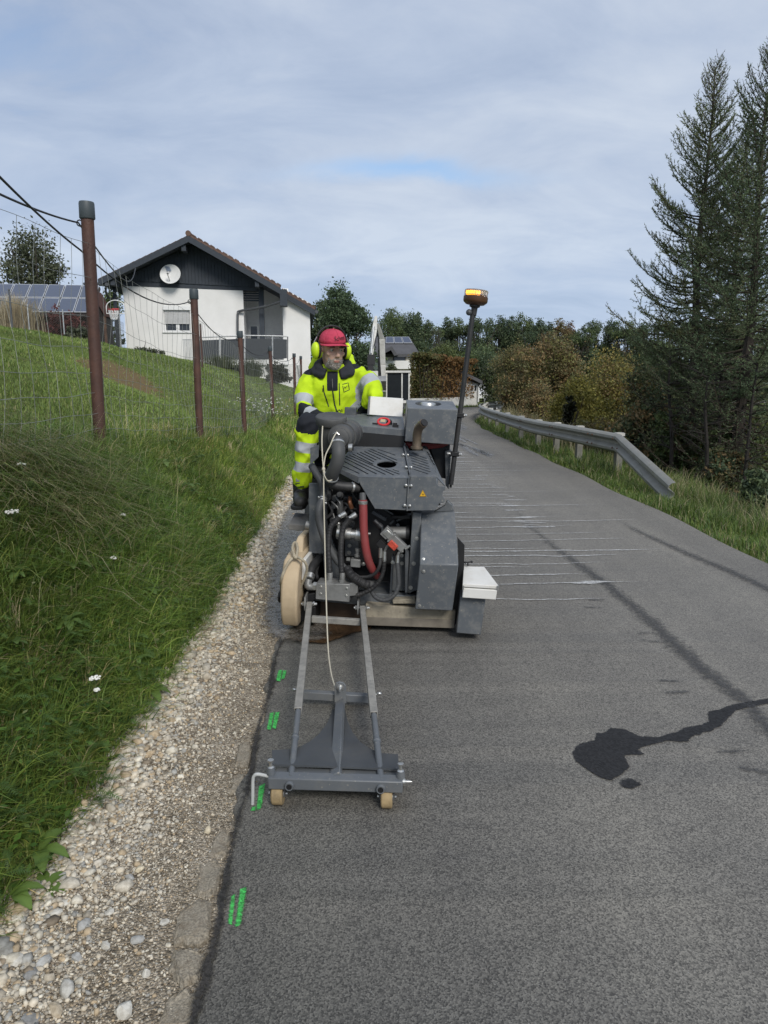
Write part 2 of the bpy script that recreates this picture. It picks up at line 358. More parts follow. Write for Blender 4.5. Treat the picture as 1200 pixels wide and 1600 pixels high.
xl = edgeL(ys) + jit*(ys < 8); xr = edgeR(ys) + .03*np.sin(ys*1.9)
n = len(ys); V = np.concatenate([np.stack([xl, ys, 0*ys], -1), np.stack([xr, ys, 0*ys], -1), np.stack([xl - .012, ys, 0*ys - .045], -1), np.stack([xr, ys, 0*ys - .05], -1)])
i = np.arange(n-1); Fc = np.concatenate([np.stack([i, i+n, i+n+1, i+1], -1), np.stack([i+2*n, i, i+1, i+1+2*n], -1), np.stack([i+n, i+3*n, i+3*n+1, i+n+1], -1)])
road = tag(link('road', npmesh('road', V, Fc, ASPH)), kind='structure')

# ---- gravel shoulder sheet
def gravel_mat():
    m, N, L = new_mat('gravel_bed'); b = N['Principled BSDF']; b.inputs['Roughness'].default_value = .95
    g = N.new('ShaderNodeNewGeometry')
    vo = N.new('ShaderNodeTexVoronoi'); vo.inputs['Scale'].default_value = 150; L.new(g.outputs['Position'], vo.inputs['Vector'])
    sp = N.new('ShaderNodeSeparateColor'); L.new(vo.outputs['Color'], sp.inputs[0])
    r = N.new('ShaderNodeValToRGB'); L.new(sp.outputs[0], r.inputs[0]); e = r.color_ramp.elements
    e[0].position = 0; e[0].color = (.13, .108, .078, 1); e[1].position = 1; e[1].color = (.50, .45, .37, 1); k = e.new(.5); k.color = (.29, .25, .19, 1)
    n = N.new('ShaderNodeTexNoise'); n.inputs['Scale'].default_value = 7; n.inputs['Detail'].default_value = 7; L.new(g.outputs['Position'], n.inputs['Vector'])
    r2 = N.new('ShaderNodeValToRGB'); L.new(n.outputs['Fac'], r2.inputs[0]); e = r2.color_ramp.elements; e[0].position = .3; e[0].color = (.7, .66, .6, 1); e[1].position = .7; e[1].color = (1.15, 1.12, 1.08, 1)
    mu = N.new('ShaderNodeMix'); mu.data_type = 'RGBA'; mu.blend_type = 'MULTIPLY'; mu.inputs[0].default_value = 1; L.new(r.outputs[0], mu.inputs[6]); L.new(r2.outputs[0], mu.inputs[7]); L.new(mu.outputs[2], b.inputs['Base Color'])
    bp = N.new('ShaderNodeBump'); bp.inputs['Strength'].default_value = 1; bp.inputs['Distance'].default_value = .008; bp.invert = True; L.new(vo.outputs['Distance'], bp.inputs['Height']); L.new(bp.outputs[0], b.inputs['Normal'])
    return m
def shoulder_z(x, y):
    f = np.clip((edgeL(y) - x)/np.maximum(edgeL(y) - grassL(y), .2), 0, 1.4)
    return -.022 + .012*np.sin(x*19 + y*3)*np.sin(y*11) * .6 + .03*f*f
ys = np.concatenate([np.arange(-1, 9, .04), np.arange(9, 30, .25)]); us = np.linspace(-.02, 1.35, 22)
Yg, Ug = np.meshgrid(ys, us, indexing='ij'); Xg = edgeL(Yg) + (grassL(Yg) - edgeL(Yg))*Ug
V = np.stack([Xg, Yg, shoulder_z(Xg, Yg)], -1).reshape(-1, 3); m_ = len(us); i = (np.arange(len(ys)-1)[:, None]*m_ + np.arange(m_-1)).ravel()
shoulder = tag(link('gravel_shoulder', npmesh('gravel_shoulder', V, np.stack([i, i+m_, i+m_+1, i+1], -1), gravel_mat(), smooth=True)), kind='structure')

# ---- loose stones
def ico():
    t = (1+5**.5)/2; v = np.array([(-1,t,0),(1,t,0),(-1,-t,0),(1,-t,0),(0,-1,t),(0,1,t),(0,-1,-t),(0,1,-t),(t,0,-1),(t,0,1),(-t,0,-1),(-t,0,1)], float); v /= np.linalg.norm(v[0])
    f = np.array([(0,11,5),(0,5,1),(0,1,7),(0,7,10),(0,10,11),(1,5,9),(5,11,4),(11,10,2),(10,7,6),(7,1,8),(3,9,4),(3,4,2),(3,2,6),(3,6,8),(3,8,9),(4,9,5),(2,4,11),(6,2,10),(8,6,7),(9,8,1)]); return v, f
IV, IF = ico()
OV = np.array([(1,0,0),(-1,0,0),(0,1,0),(0,-1,0),(0,0,1),(0,0,-1)], float); OF = np.array([(0,2,4),(2,1,4),(1,3,4),(3,0,4),(2,0,5),(1,2,5),(3,1,5),(0,3,5)])
def stones(cx, cy, cz, r, tint, rng, IV=IV, IF=IF):
    nv = len(IV)
    n = len(cx); a = 0
    s = r[:, None]*rng.uniform(.55, 1.4, (n, 3))*np.array([1, 1, .68]); q = IV[None]*s[:, None]*(1 + rng.uniform(-.34, .28, (n, nv, 1)))
    an = rng.uniform(0, 6.28, n); c, si = np.cos(an)[:, None], np.sin(an)[:, None]; x = q[..., 0]*c - q[..., 1]*si; y = q[..., 0]*si + q[..., 1]*c
    V = np.stack([x + cx[:, None], y + cy[:, None], q[..., 2] + cz[:, None]], -1).reshape(-1, 3)
    Fc = (IF[None] + np.arange(n)[:, None, None]*nv).reshape(-1, 3); return V, Fc, np.repeat(tint, nv, 0)
def stone_tints(n, rng):
    pal = np.array([(.47, .44, .385), (.54, .49, .41), (.38, .35, .30), (.42, .34, .24), (.31, .31, .30), (.60, .57, .50), (.24, .20, .155)])
    return pal[rng.choice(7, n, p=[.24, .2, .16, .16, .08, .1, .06])]*rng.uniform(.75, 1.12, (n, 1))*np.array([1.12, 1.10, 1.06])
def stone_mat():
    m, N, L = new_mat('limestone'); b = N['Principled BSDF']; b.inputs['Roughness'].default_value = .88; b.inputs['Specular IOR Level'].default_value = .3
    a = N.new('ShaderNodeAttribute'); a.attribute_name = 'tint'; g = N.new('ShaderNodeNewGeometry')
    n = N.new('ShaderNodeTexNoise'); n.inputs['Scale'].default_value = 90; n.inputs['Detail'].default_value = 5; L.new(g.outputs['Position'], n.inputs['Vector'])
    r = N.new('ShaderNodeValToRGB'); L.new(n.outputs['Fac'], r.inputs[0]); e = r.color_ramp.elements; e[0].position = .3; e[0].color = (.72, .7, .66, 1); e[1].position = .65; e[1].color = (1.1, 1.1, 1.08, 1)
    mu = N.new('ShaderNodeMix'); mu.data_type = 'RGBA'; mu.blend_type = 'MULTIPLY'; mu.inputs[0].default_value = 1; L.new(a.outputs['Color'], mu.inputs[6]); L.new(r.outputs[0], mu.inputs[7]); L.new(mu.outputs[2], b.inputs['Base Color'])
    bp = N.new('ShaderNodeBump'); bp.inputs['Strength'].default_value = .4; bp.inputs['Distance'].default_value = .003; L.new(n.outputs['Fac'], bp.inputs['Height']); L.new(bp.outputs[0], b.inputs['Normal'])
    return m
STONE = stone_mat()
def scatter_gravel():
    r = np.random.default_rng(11); VV, FF, TT = [], [], []; off = 0
    for (y0, y1, n, rm) in ((.9, 2.2, 15000, .0038), (2.2, 4.2, 11000, .0052), (4.2, 8, 6500, .008), (8, 16, 2600, .015)):
        y = r.uniform(y0, y1, n); u = r.beta(1.5, 1.05, n)*1.2; x = edgeL(y) + (grassL(y) - edgeL(y))*u
        rad = rm*np.exp(r.normal(0, .42, n))*(.55 + .95*np.clip(u, 0, 1)**2.2)
        big = (r.random(n) < .02) & (u > .45); rad = np.where(big, rad*2.0, rad); rad = np.minimum(rad, .03)
        z = shoulder_z(x, y) + rad*.28
        small = rad/y < .0024
        for k, a, b in ((small, OV, OF), (~small, IV, IF)): v, f, t = stones(x[k], y[k], z[k], rad[k]*(1.15 if a is OV else 1), stone_tints(int(k.sum()), r), r, a, b); VV.append(v); FF.append(f + off); TT.append(t); off += len(v)
    tag(link('gravel', npmesh('gravel', np.concatenate(VV), np.concatenate(FF), STONE, np.concatenate(TT))), kind='stuff')
scatter_gravel()
def big_stones():
    # the stones large enough to be picked out one by one
    spec = [((20, 1507), .026, 'pale'), ((70, 1016+490), .020, 'grey'), ((103, 1550), .026, 'round grey'), ((50, 1525), .022, 'slate'), ((195, 1582), .026, 'pale'), ((88, 1580), .022, 'buff'),
            ((148, 1388), .016, 'buff'), ((130, 1449), .022, 'grey'), ((325, 1298), .016, 'cream'), ((219, 1359), .016, 'cream'), ((203, 1372), .014, 'grey'), ((185, 1295), .012, 'pale'),
            ((391, 986), .018, 'cream'), ((165, 1480), .015, 'pale'), ((228, 1523), .014, 'pale'), ((258, 1442), .012, 'pale'), ((99, 1414), .018, 'pale'), ((86, 1430), .02, 'pale'), ((140, 1355), .017, 'pale'), ((60, 1462), .015, 'grey'), ((25, 1488), .02, 'pale'), ((172, 1427), .015, 'pale'), ((12, 1570), .018, 'buff'), ((45, 1600), .026, 'slate'), ((215, 1470), .016, 'grey'), ((120, 1498), .016, 'grey')]
    r = np.random.default_rng(5); cols = {'pale': (.56, .54, .49), 'grey': (.36, .36, .35), 'round grey': (.42, .41, .38), 'slate': (.24, .24, .235), 'buff': (.47, .40, .30), 'cream': (.58, .51, .38)}
    lab = {0: 'broad flat pale stone at the grass edge in the corner of the gravel', 2: 'big rounded grey stone lying alone in the coarse gravel', 4: 'big pale stone beside the broken concrete at the end of the gravel',
           5: 'buff brown stone lying below the big rounded grey one', 6: 'yellow pebble close to the weeds halfway along the gravel', 8: 'cream pebble resting near the broken asphalt edge', 12: 'single yellowish stone lying beside the wet slurry by the saw guard',
           3: 'dark slate grey stone under the broad flat pale stone', 7: 'smooth blue grey stone in the middle of the coarse gravel', 23: 'dark wet looking stone at the bottom edge of the gravel'}
    for k, ((u, v), rad, c) in enumerate(spec):
        p = G(u, v, -.01); bm = bmesh.new(); bmesh.ops.create_icosphere(bm, subdivisions=2, radius=1)
        s = Vector((rad*r.uniform(.95, 1.25), rad*r.uniform(.75, 1), rad*r.uniform(.55, .75)))
        ph = r.uniform(0, 6, 3); cutd = [Vector(r.normal(size=3)).normalized() for _ in range(13)]
        for w in bm.verts:
            q = w.co.copy()
            for d in cutd:
                e = q.dot(d) - .66
                if e > 0: q -= d*e*.95
            q *= 1 + .06*math.sin(q.x*4 + ph[0])*math.sin(q.y*5 + ph[1])
            w.co = Vector((q.x*s.x, q.y*s.y, q.z*s.z))
        me = bpy.data.meshes.new('stone'); bm.to_mesh(me); bm.free(); me.materials.append(STONE)
        a = me.attributes.new('tint', 'FLOAT_COLOR', 'POINT'); cc = np.array(cols[c])*r.uniform(.9, 1.08); a.data.foreach_set('color', np.tile(np.append(cc, 1), len(me.vertices)).astype(np.float32))
        for f in me.polygons: f.use_smooth = c == 'round grey' or k in (6, 7)
        o = link('stone', me, None, (p.x, p.y, p.z + rad*.25)); o.rotation_euler = (r.uniform(-.2, .2), r.uniform(-.2, .2), r.uniform(0, 6))
        tag(o, lab.get(k, 'small pale angular stone lying loose among the coarse gravel' if c in ('pale', 'cream', 'buff') else 'small grey angular stone lying loose among the coarse gravel'), 'stone', 'larger stones in the gravel strip')
big_stones()
# ---- broken old concrete along the asphalt edge: pieces of the shoulder
CONC = mat('old_concrete', (.27, .238, .185), .95, var=.5, scale=170, bump=.5, bscale=220, dirt=(.17, .13, .085), dirt_amt=.75, dscale=40)
def edge_slabs():
    r = random.Random(4)
    spec = [[(246,1605),(256,1562),(292,1538),(310,1556),(300,1605)], [(264,1515),(272,1482),(302,1478),(322,1492),(308,1530),(280,1540)], [(270,1470),(277,1425),(310,1402),(332,1408),(327,1462),(305,1474)], [(303,1392),(310,1345),(340,1340),(348,1358),(335,1395),(318,1402)],
            [(326,1338),(333,1308),(352,1292),(362,1304),(352,1338)], [(358,1238),(366,1210),(380,1206),(384,1218),(376,1238)], [(365,1195),(375,1160),(391,1156),(393,1170),(387,1196)]]
    for pl in spec:
        pts = [G(u, v, -.012) for u, v in pl]; out = []
        for i in range(len(pts)):
            a, b = pts[i], pts[(i+1) % len(pts)]
            for k in range(6):
                q = a.lerp(b, k/6); q = q + Vector((r.uniform(-.004, .004), r.uniform(-.005, .005), 0)); out.append(q)
        c = sum(out, Vector())/len(out); bm = bmesh.new()
        top = [bm.verts.new((p.x, p.y, -.018 + r.uniform(-.004, .003))) for p in out]; inn = [bm.verts.new((c.x + (p.x-c.x)*.8, c.y + (p.y-c.y)*.8, -.011 + r.uniform(-.004, .004))) for p in out]
        low = [bm.verts.new((p.x + (p.x-c.x)*.06, p.y + (p.y-c.y)*.06, -.05)) for p in out]; m = len(out)
        bm.faces.new(inn)
        for i in range(m):
            j = (i+1) % m; bm.faces.new((top[i], top[j], inn[j], inn[i])); bm.faces.new((low[i], low[j], top[j], top[i]))
        bmesh.ops.recalc_face_normals(bm, faces=bm.faces); me = bpy.data.meshes.new('concrete_piece'); bm.to_mesh(me); bm.free(); me.materials.append(CONC); link('concrete_piece', me, shoulder)
edge_slabs()

# ---- marks lying on the road: thin films whose ragged edge comes from noise
def film_mat(name, col, rough, edge_noise=60, thr=.45, spec=.5, amt=1.0, soft=.12, bump=.3, namp=1.0):
    m, N, L = new_mat(name); b = N['Principled BSDF']; o = N['Material Output']; g = N.new('ShaderNodeNewGeometry')
    b.inputs['Base Color'].default_value = (*col, 1); b.inputs['Roughness'].default_value = rough; b.inputs['Specular IOR Level'].default_value = spec
    vo = N.new('ShaderNodeTexVoronoi'); vo.inputs['Scale'].default_value = 130; L.new(g.outputs['Position'], vo.inputs['Vector'])
    sp = N.new('ShaderNodeSeparateColor'); L.new(vo.outputs['Color'], sp.inputs[0])
    mr0 = N.new('ShaderNodeMapRange'); mr0.inputs[3].default_value = .6; mr0.inputs[4].default_value = 1.5; L.new(sp.outputs[0], mr0.inputs[0])
    mu = N.new('ShaderNodeMix'); mu.data_type = 'RGBA'; mu.blend_type = 'MULTIPLY'; mu.inputs[0].default_value = 1; mu.inputs[6].default_value = (*col, 1); L.new(mr0.outputs[0], mu.inputs[7]); L.new(mu.outputs[2], b.inputs['Base Color'])
    a = N.new('ShaderNodeAttribute'); a.attribute_name = 'tint'      # red channel: how thick the film is here
    n = N.new('ShaderNodeTexNoise'); n.inputs['Scale'].default_value = edge_noise; n.inputs['Detail'].default_value = 6; n.inputs['Roughness'].default_value = .7; L.new(g.outputs['Position'], n.inputs['Vector'])
    sc = N.new('ShaderNodeSeparateColor'); L.new(a.outputs['Color'], sc.inputs[0])
    ad = N.new('ShaderNodeMath'); ad.operation = 'MULTIPLY_ADD'; L.new(sc.outputs[0], ad.inputs[0]); ad.inputs[1].default_value = 1; 
    s2 = N.new('ShaderNodeMath'); s2.operation = 'SUBTRACT'; L.new(n.outputs['Fac'], s2.inputs[0]); s2.inputs[1].default_value = .5; s3 = N.new('ShaderNodeMath'); s3.operation = 'MULTIPLY'; L.new(s2.outputs[0], s3.inputs[0]); s3.inputs[1].default_value = namp; L.new(s3.outputs[0], ad.inputs[2])
    mr = N.new('ShaderNodeMapRange'); mr.inputs[1].default_value = thr - soft; mr.inputs[2].default_value = thr + soft; mr.inputs[3].default_value = 0; mr.inputs[4].default_value = amt; L.new(ad.outputs[0], mr.inputs[0])
    t = N.new('ShaderNodeBsdfTransparent'); mx = N.new('ShaderNodeMixShader'); L.new(mr.outputs[0], mx.inputs[0]); L.new(t.outputs[0], mx.inputs[1]); L.new(b.outputs[0], mx.inputs[2]); L.new(mx.outputs[0], o.inputs[0])
    bp = N.new('ShaderNodeBump'); bp.inputs['Strength'].default_value = bump; bp.inputs['Distance'].default_value = .003; L.new(vo.outputs['Distance'], bp.inputs['Height']); L.new(bp.outputs[0], b.inputs['Normal'])
    return m
def film_poly(name, pts, z, m, parent, margin=.03, val=1.0):
    """flat film: full thickness inside the outline, none a margin outside it"""
    c = sum((Vector(p) for p in pts), Vector())/len(pts); n = len(pts); V = []; T = []
    area = sum(pts[i][0]*pts[(i+1)%n][1] - pts[(i+1)%n][0]*pts[i][1] for i in range(n)); sg = 1 if area > 0 else -1
    nor = []
    for i in range(n):
        d = Vector(pts[(i+1)%n]) - Vector(pts[i-1]); q = Vector((d.y, -d.x, 0))*sg; nor.append(q.normalized() if q.length > 0 else q)
    for p in pts: V.append((p[0], p[1], z)); T.append((val,)*3)
    for p, q in zip(pts, nor): V.append((p[0]+q.x*margin, p[1]+q.y*margin, z)); T.append((0,)*3)
    bm = bmesh.new(); vs = [bm.verts.new(v) for v in V]
    f = bm.faces.new(vs[:n]); bmesh.ops.triangulate(bm, faces=[f])
    for i in range(n): bm.faces.new((vs[i], vs[(i+1)%n], vs[n+(i+1)%n], vs[n+i]))
    bmesh.ops.recalc_face_normals(bm, faces=bm.faces); me = bpy.data.meshes.new(name); bm.to_mesh(me); bm.free()
    for f in me.polygons:
        if f.normal.z < 0: f.flip()
    me.materials.append(m); a = me.attributes.new('tint', 'FLOAT_COLOR', 'POINT'); a.data.foreach_set('color', np.c_[np.array(T), np.ones(2*n)].astype(np.float32).ravel())
    return link(name, me, parent)
def ribbons(name, lines, z, m, parent):
    """lines: list of (points Nx2, halfwidths N, values N): three verts across"""
    V, Fc, T = [], [], []; k = 0
    for pts, w, val in lines:
        pts = np.asarray(pts, float); d = np.gradient(pts, axis=0); d /= np.linalg.norm(d, axis=1)[:, None] + 1e-9; nn = np.stack([-d[:, 1], d[:, 0]], -1); n = len(pts)
        for s, vv in ((-1, 0), (0, 1), (1, 0)):
            V.append(np.c_[pts + nn*np.asarray(w)[:, None]*s, np.full(n, z)]); T.append(np.repeat((np.asarray(val)*vv)[:, None], 3, 1))
        i = np.arange(n-1); Fc += [np.stack([k+i, k+i+n, k+i+n+1, k+i+1], -1)[:, ::-1], np.stack([k+n+i, k+2*n+i, k+2*n+i+1, k+n+i+1], -1)[:, ::-1]]; k += 3*n
    return link(name, npmesh(name, np.concatenate(V), np.concatenate(Fc), m, np.concatenate(T)), parent)
WET = film_mat('wet_asphalt', (.020, .020, .021), .75, 42, .62, .3, .93, .12, .2, 2.0)
DAMP = film_mat('damp_asphalt', (.048, .047, .047), .6, 42, .66, .45, .6, .26, .5, 2.0)
SLURRY = film_mat('dried_slurry', (.50, .50, .49), .8, 34, .5, .4, .74, .34, .3, 1.9)
WETSLURRY = film_mat('wet_slurry', (.17, .155, .135), .22, 22, .66, .6, .85, .28, .6, 2.4)
MUD = film_mat('brown_slurry_puddle', (.075, .045, .024), .25, 18, .5, .5, .9, .18, .3, 1.5)
GREEN = film_mat('green_spray_paint', (.055, .44, .085), .7, 230, .56, .4, .82, .3, .4, 2.4)
def c2(pts, ox, oy, s): return [(ox + x/s, oy + y/s) for x, y in pts]
EDGE = film_mat('dark_asphalt_edge', (.034, .032, .030), .85, 60, .5, .3, .9, .2, .6, 2.0)  # darker tone laid along the ragged road edge
def road_marks():
    r = np.random.default_rng(3)
    yy = np.arange(.8, 4.6, .03); xx = edgeL(yy) + .004 + .006*np.sin(yy*9); ribbons('dark_asphalt_edge', [(np.c_[xx, yy], .020 + .006*np.sin(yy*23) + .005*r.normal(size=len(yy)), .85 + .2*np.sin(yy*6.3 + 2*np.sin(yy*2.2)))], .007, EDGE, road)
    sp = [(485,790),(510,760),(570,745),(575,720),(600,720),(625,700),(680,708),(720,730),(800,735),(870,715),(900,700),(960,690),(990,675),(985,640),(1020,635),(1060,620),(1130,605),(1230,588),(1340,578),(1470,570),(1470,576),(1340,588),(1230,602),(1140,618),(1080,632),(1060,650),(1025,688),(1000,700),(985,710),(960,712),(950,722),(930,722),(910,735),(905,745),(880,748),(830,742),(790,752),(740,765),(715,778),(745,795),(700,795),(665,800),(685,840),(660,865),(620,887),(590,880),(540,850),(500,820)]
    film_poly('wet_spill', [G(u, v, .004) for u, v in c2(sp, 690, 840, 2.353)], .004, WET, road, .014)
    film_poly('wet_spill', [G(984.5 + 9*math.cos(a), 1223.7 + 5*math.sin(a), .004) for a in np.linspace(0, 6.1, 12)], .004, WET, road, .03)
    lines = []
    def track(pix, hw, val):
        p = np.array([G(u, v, 0)[:2] for u, v in pix]); t = np.linspace(0, 1, 60); q = np.linspace(0, 1, len(p)); pts = np.c_[np.interp(t, q, p[:, 0]), np.interp(t, q, p[:, 1])]
        w = hw*(1 + .1*np.sin(t*90)); v = np.interp(t, np.linspace(0, 1, len(val)), val); lines.append((pts, w, v))
    track([(1330,1330),(1240,1180),(1160,1093),(1090,1040),(1010,965),(950,915),(900,880),(860,850),(820,815),(790,780)], .105, [.6, .9, 1.0, 1.05, .95, .95, .75, .6, .4])
    track([(1215,928),(1150,897),(1080,868),(1000,832),(960,810)], .11, [.85, .95, .9, .8, .4])
    for u, v in ((1046,1065),(1058,1083),(1145,1175),(1180,1205),(930,938),(925,950),(1008,990),(1018,1003)):
        c = G(u, v, 0); an = r.uniform(-.5, .5); t = np.linspace(-1, 1, 9)
        lines.append((np.c_[c.x + .06*t*math.cos(an), c.y + .06*t*math.sin(an)], .045*np.sqrt(1.05 - t*t), .80 - .1*t*t))
    ribbons('damp_tyre_track', lines, .005, DAMP, road)
    # slurry runs left across the lane behind the saw
    lines = []; y = 4.35
    while y < 24:
        hw = r.uniform(.012, .026) if y < 9 else r.uniform(.010, .022); x0 = .45 + r.uniform(-.05, .1); x1 = r.uniform(1.5, 2.75) if r.random() < .75 else r.uniform(1.0, 1.5)
        if y < 4.9: x1 = r.uniform(1.2, 1.9)
        xs = np.linspace(x0, x1, 40); sl = r.uniform(-.02, .05); yy = y + sl*(xs - x0) + .06*np.cumsum(r.normal(0, .5, 40))/6 + .05*np.maximum(xs - 1.4, 0)
        val = np.clip(1.12 - .22*np.maximum(xs - 1.5, 0) + r.normal(0, .1, 40) - (1 - sm(xs, x0-.01, x0+.1))*.2, 0, 1.15); w = hw*(.55 + .5*r.random(40)); 
        if r.random() < .35 and x1 > 1.6:        # a pool in the wheel rut
            g = np.exp(-((xs - r.uniform(1.3, 1.5))/.1)**2); w = w + g*r.uniform(.02, .055); val = val + g*.25
        w *= np.clip((x1 - xs)/.25, .25, 1); lines.append((np.c_[xs, yy], w, val)); y += r.uniform(.10, .34)*(1 if y < 8 else 1.25)
    for k in range(60):
        y = r.uniform(6, 24); x = r.normal(1.42, .10) + .012*(y-6); t = np.linspace(-1, 1, 9); Lx = r.uniform(.04, .16)
        lines.append((np.c_[x + Lx*t, y + r.uniform(-.02, .02) + 0*t], r.uniform(.02, .06)*np.sqrt(1.05 - t*t), .8 + 0*t))
    ribbons('slurry_streak', lines, .006, SLURRY, road)['kind'] = 'stuff'
    lines = []
    for k in range(26):
        y = r.uniform(14, 32); x = np.interp(y, [14, 20, 32], [1.9, 1.9, 3.2]) + r.normal(0, .16); t = np.linspace(-1, 1, 11)
        lines.append((np.c_[x + .04*t*r.normal(), y + r.uniform(.6, 1.8)*t], r.uniform(.08, .25)*np.sqrt(1.05 - t*t), .92 + 0*t))
    ribbons('wet_slurry_patch', lines, .008, WETSLURRY, road)['kind'] = 'stuff'
    # grey slurry along the cut beside the guard, brown puddle under the saw
    film_poly('wet_slurry_strip', [G(u, v, .004) for u, v in ((436,862),(450,805),(470,770),(500,770),(500,1000),(470,1000),(450,1000),(432,990),(424,975),(428,940),(432,900))], .014, WETSLURRY, road, .09, .95)
    film_poly('brown_puddle', [G(u, v, .004) for u, v in ((455,985),(480,975),(600,960),(575,985),(548,990),(530,998),(505,1006),(475,1004),(458,1000))], .012, MUD, road, .02)
road_marks()
for k, (pl, lab) in enumerate([
    ([[(358,1444),(363,1402),(366,1398),(361,1446)], [(369,1449),(377,1390),(384,1387),(374,1446)]], 'longest pair of bright green paint strokes, nearest the bottom of the road edge'),
    ([[(393,1267),(395,1262),(399,1261),(398,1267)], [(402,1267),(406,1229),(413,1225),(407,1263)]], 'green paint mark under the bent rod of the guide frame'),
    ([[(418,1140),(423,1115),(427,1113),(422,1141)], [(426,1138),(431,1114),(436,1113),(430,1139)]], 'green paint strokes beside the middle of the drawbar'),
    ([[(432,1064),(436,1048),(440,1047),(437,1065)], [(440,1062),(443,1048),(447,1048),(444,1060)]], 'shortest green paint mark, just in front of the saw guard')]):
    t = thing('paint_mark', lab, 'paint mark', G(*pl[0][0], 0), group='green survey marks along the road edge')
    for q in pl:
        o = film_poly('paint_stroke', [Vector(G(u, v, .004)) - Vector((t.location.x, t.location.y, 0)) for u, v in q], .006, GREEN, t, .006, .90)
# ------------------------------------------------------------------ grass and weeds
LEAF = leaf_mat('grass_blade', .38, .5, .3); FOL = leaf_mat('foliage', .28, .55, .25); NEEDLE = leaf_mat('needle', .12, .6, .2)
BARK = mat('bark', (.045, .036, .028), .9, var=.4, scale=14, bump=.8, bscale=40)
DBARK = mat('dark_bark', (.024, .020, .017), .9, var=.4, scale=14, bump=.6, bscale=40)
def blades(b, h, w, az, bend, tint, K=3, tipc=None, rng=rng):
    n = len(b); s = np.linspace(0, 1, K+1); lean = np.stack([np.cos(az), np.sin(az)], -1)
    side_az = az + np.pi/2 + rng.uniform(-.5, .5, n); side = np.stack([np.cos(side_az), np.sin(side_az), 0*az], -1)
    V = np.zeros((n, 2*K+1, 3)); C = np.zeros((n, 2*K+1, 3))
    for i in range(K+1):
        f = s[i]; c = b.copy(); hor = (h*bend*f**1.8)[:, None]*lean; c[:, :2] += hor; c[:, 2] += h*(f - .55*bend*f*f*f)
        ww = (w*(1 - f)**.55*.5)[:, None]
        tc = tint if tipc is None else tint*(1-f**2) + tipc*f**2
        if i < K: V[:, 2*i] = c - side*ww; V[:, 2*i+1] = c + side*ww; C[:, 2*i] = tc; C[:, 2*i+1] = tc
        else: V[:, 2*K] = c; C[:, 2*K] = tc
    base = (np.arange(n)*(2*K+1))[:, None]; q = []
    for i in range(K-1): q += [[2*i, 2*i+1, 2*i+3], [2*i, 2*i+3, 2*i+2]]
    q += [[2*K-2, 2*K-1, 2*K]]
    Fc = (base[:, None] + np.array(q)[None]).reshape(-1, 3); return V.reshape(-1, 3), Fc, C.reshape(-1, 3)
class Soup:
    def __init__(s): s.V, s.F, s.T, s.k = [], [], [], 0
    def add(s, V, Fc, T): s.V.append(V); s.F.append(Fc + s.k); s.T.append(T); s.k += len(V)
    def mesh(s, name, m, smooth=False): return npmesh(name, np.concatenate(s.V), np.concatenate(s.F), m, np.concatenate(s.T), smooth=smooth)
GP = np.array([(.105, .165, .034), (.135, .190, .042), (.078, .130, .030), (.175, .205, .055), (.062, .110, .034)])
DRY = np.array([(.38, .33, .18), (.30, .27, .13), (.44, .38, .24)])
def gtint(n, r, dry=.06, patch=None):
    t = GP[r.choice(5, n, p=[.3, .25, .2, .12, .13])]*r.uniform(.75, 1.25, (n, 1)); d = r.random(n) < dry; t[d] = DRY[r.choice(3, d.sum())]*r.uniform(.7, 1.1, (d.sum(), 1)); return t
def wob(x, y, s=1.0): return .5 + .25*np.sin(x*2.3*s + 1.3*np.sin(y*1.1*s)) + .25*np.sin(y*1.7*s + 2*np.sin(x*.9*s + 1))
def visible(x, y, z, pad=.06):
    dy = y*_cp - (z - CAMH)*_sp; dz = y*_sp + (z-CAMH)*_cp; u = x/np.maximum(dy, .05)*F; v = -dz/np.maximum(dy, .05)*F
    return (dy > .3) & (np.abs(u) < 600*(1 + pad) + 120/np.maximum(dy, .3)) & (v < 800*(1 + pad) + 200)
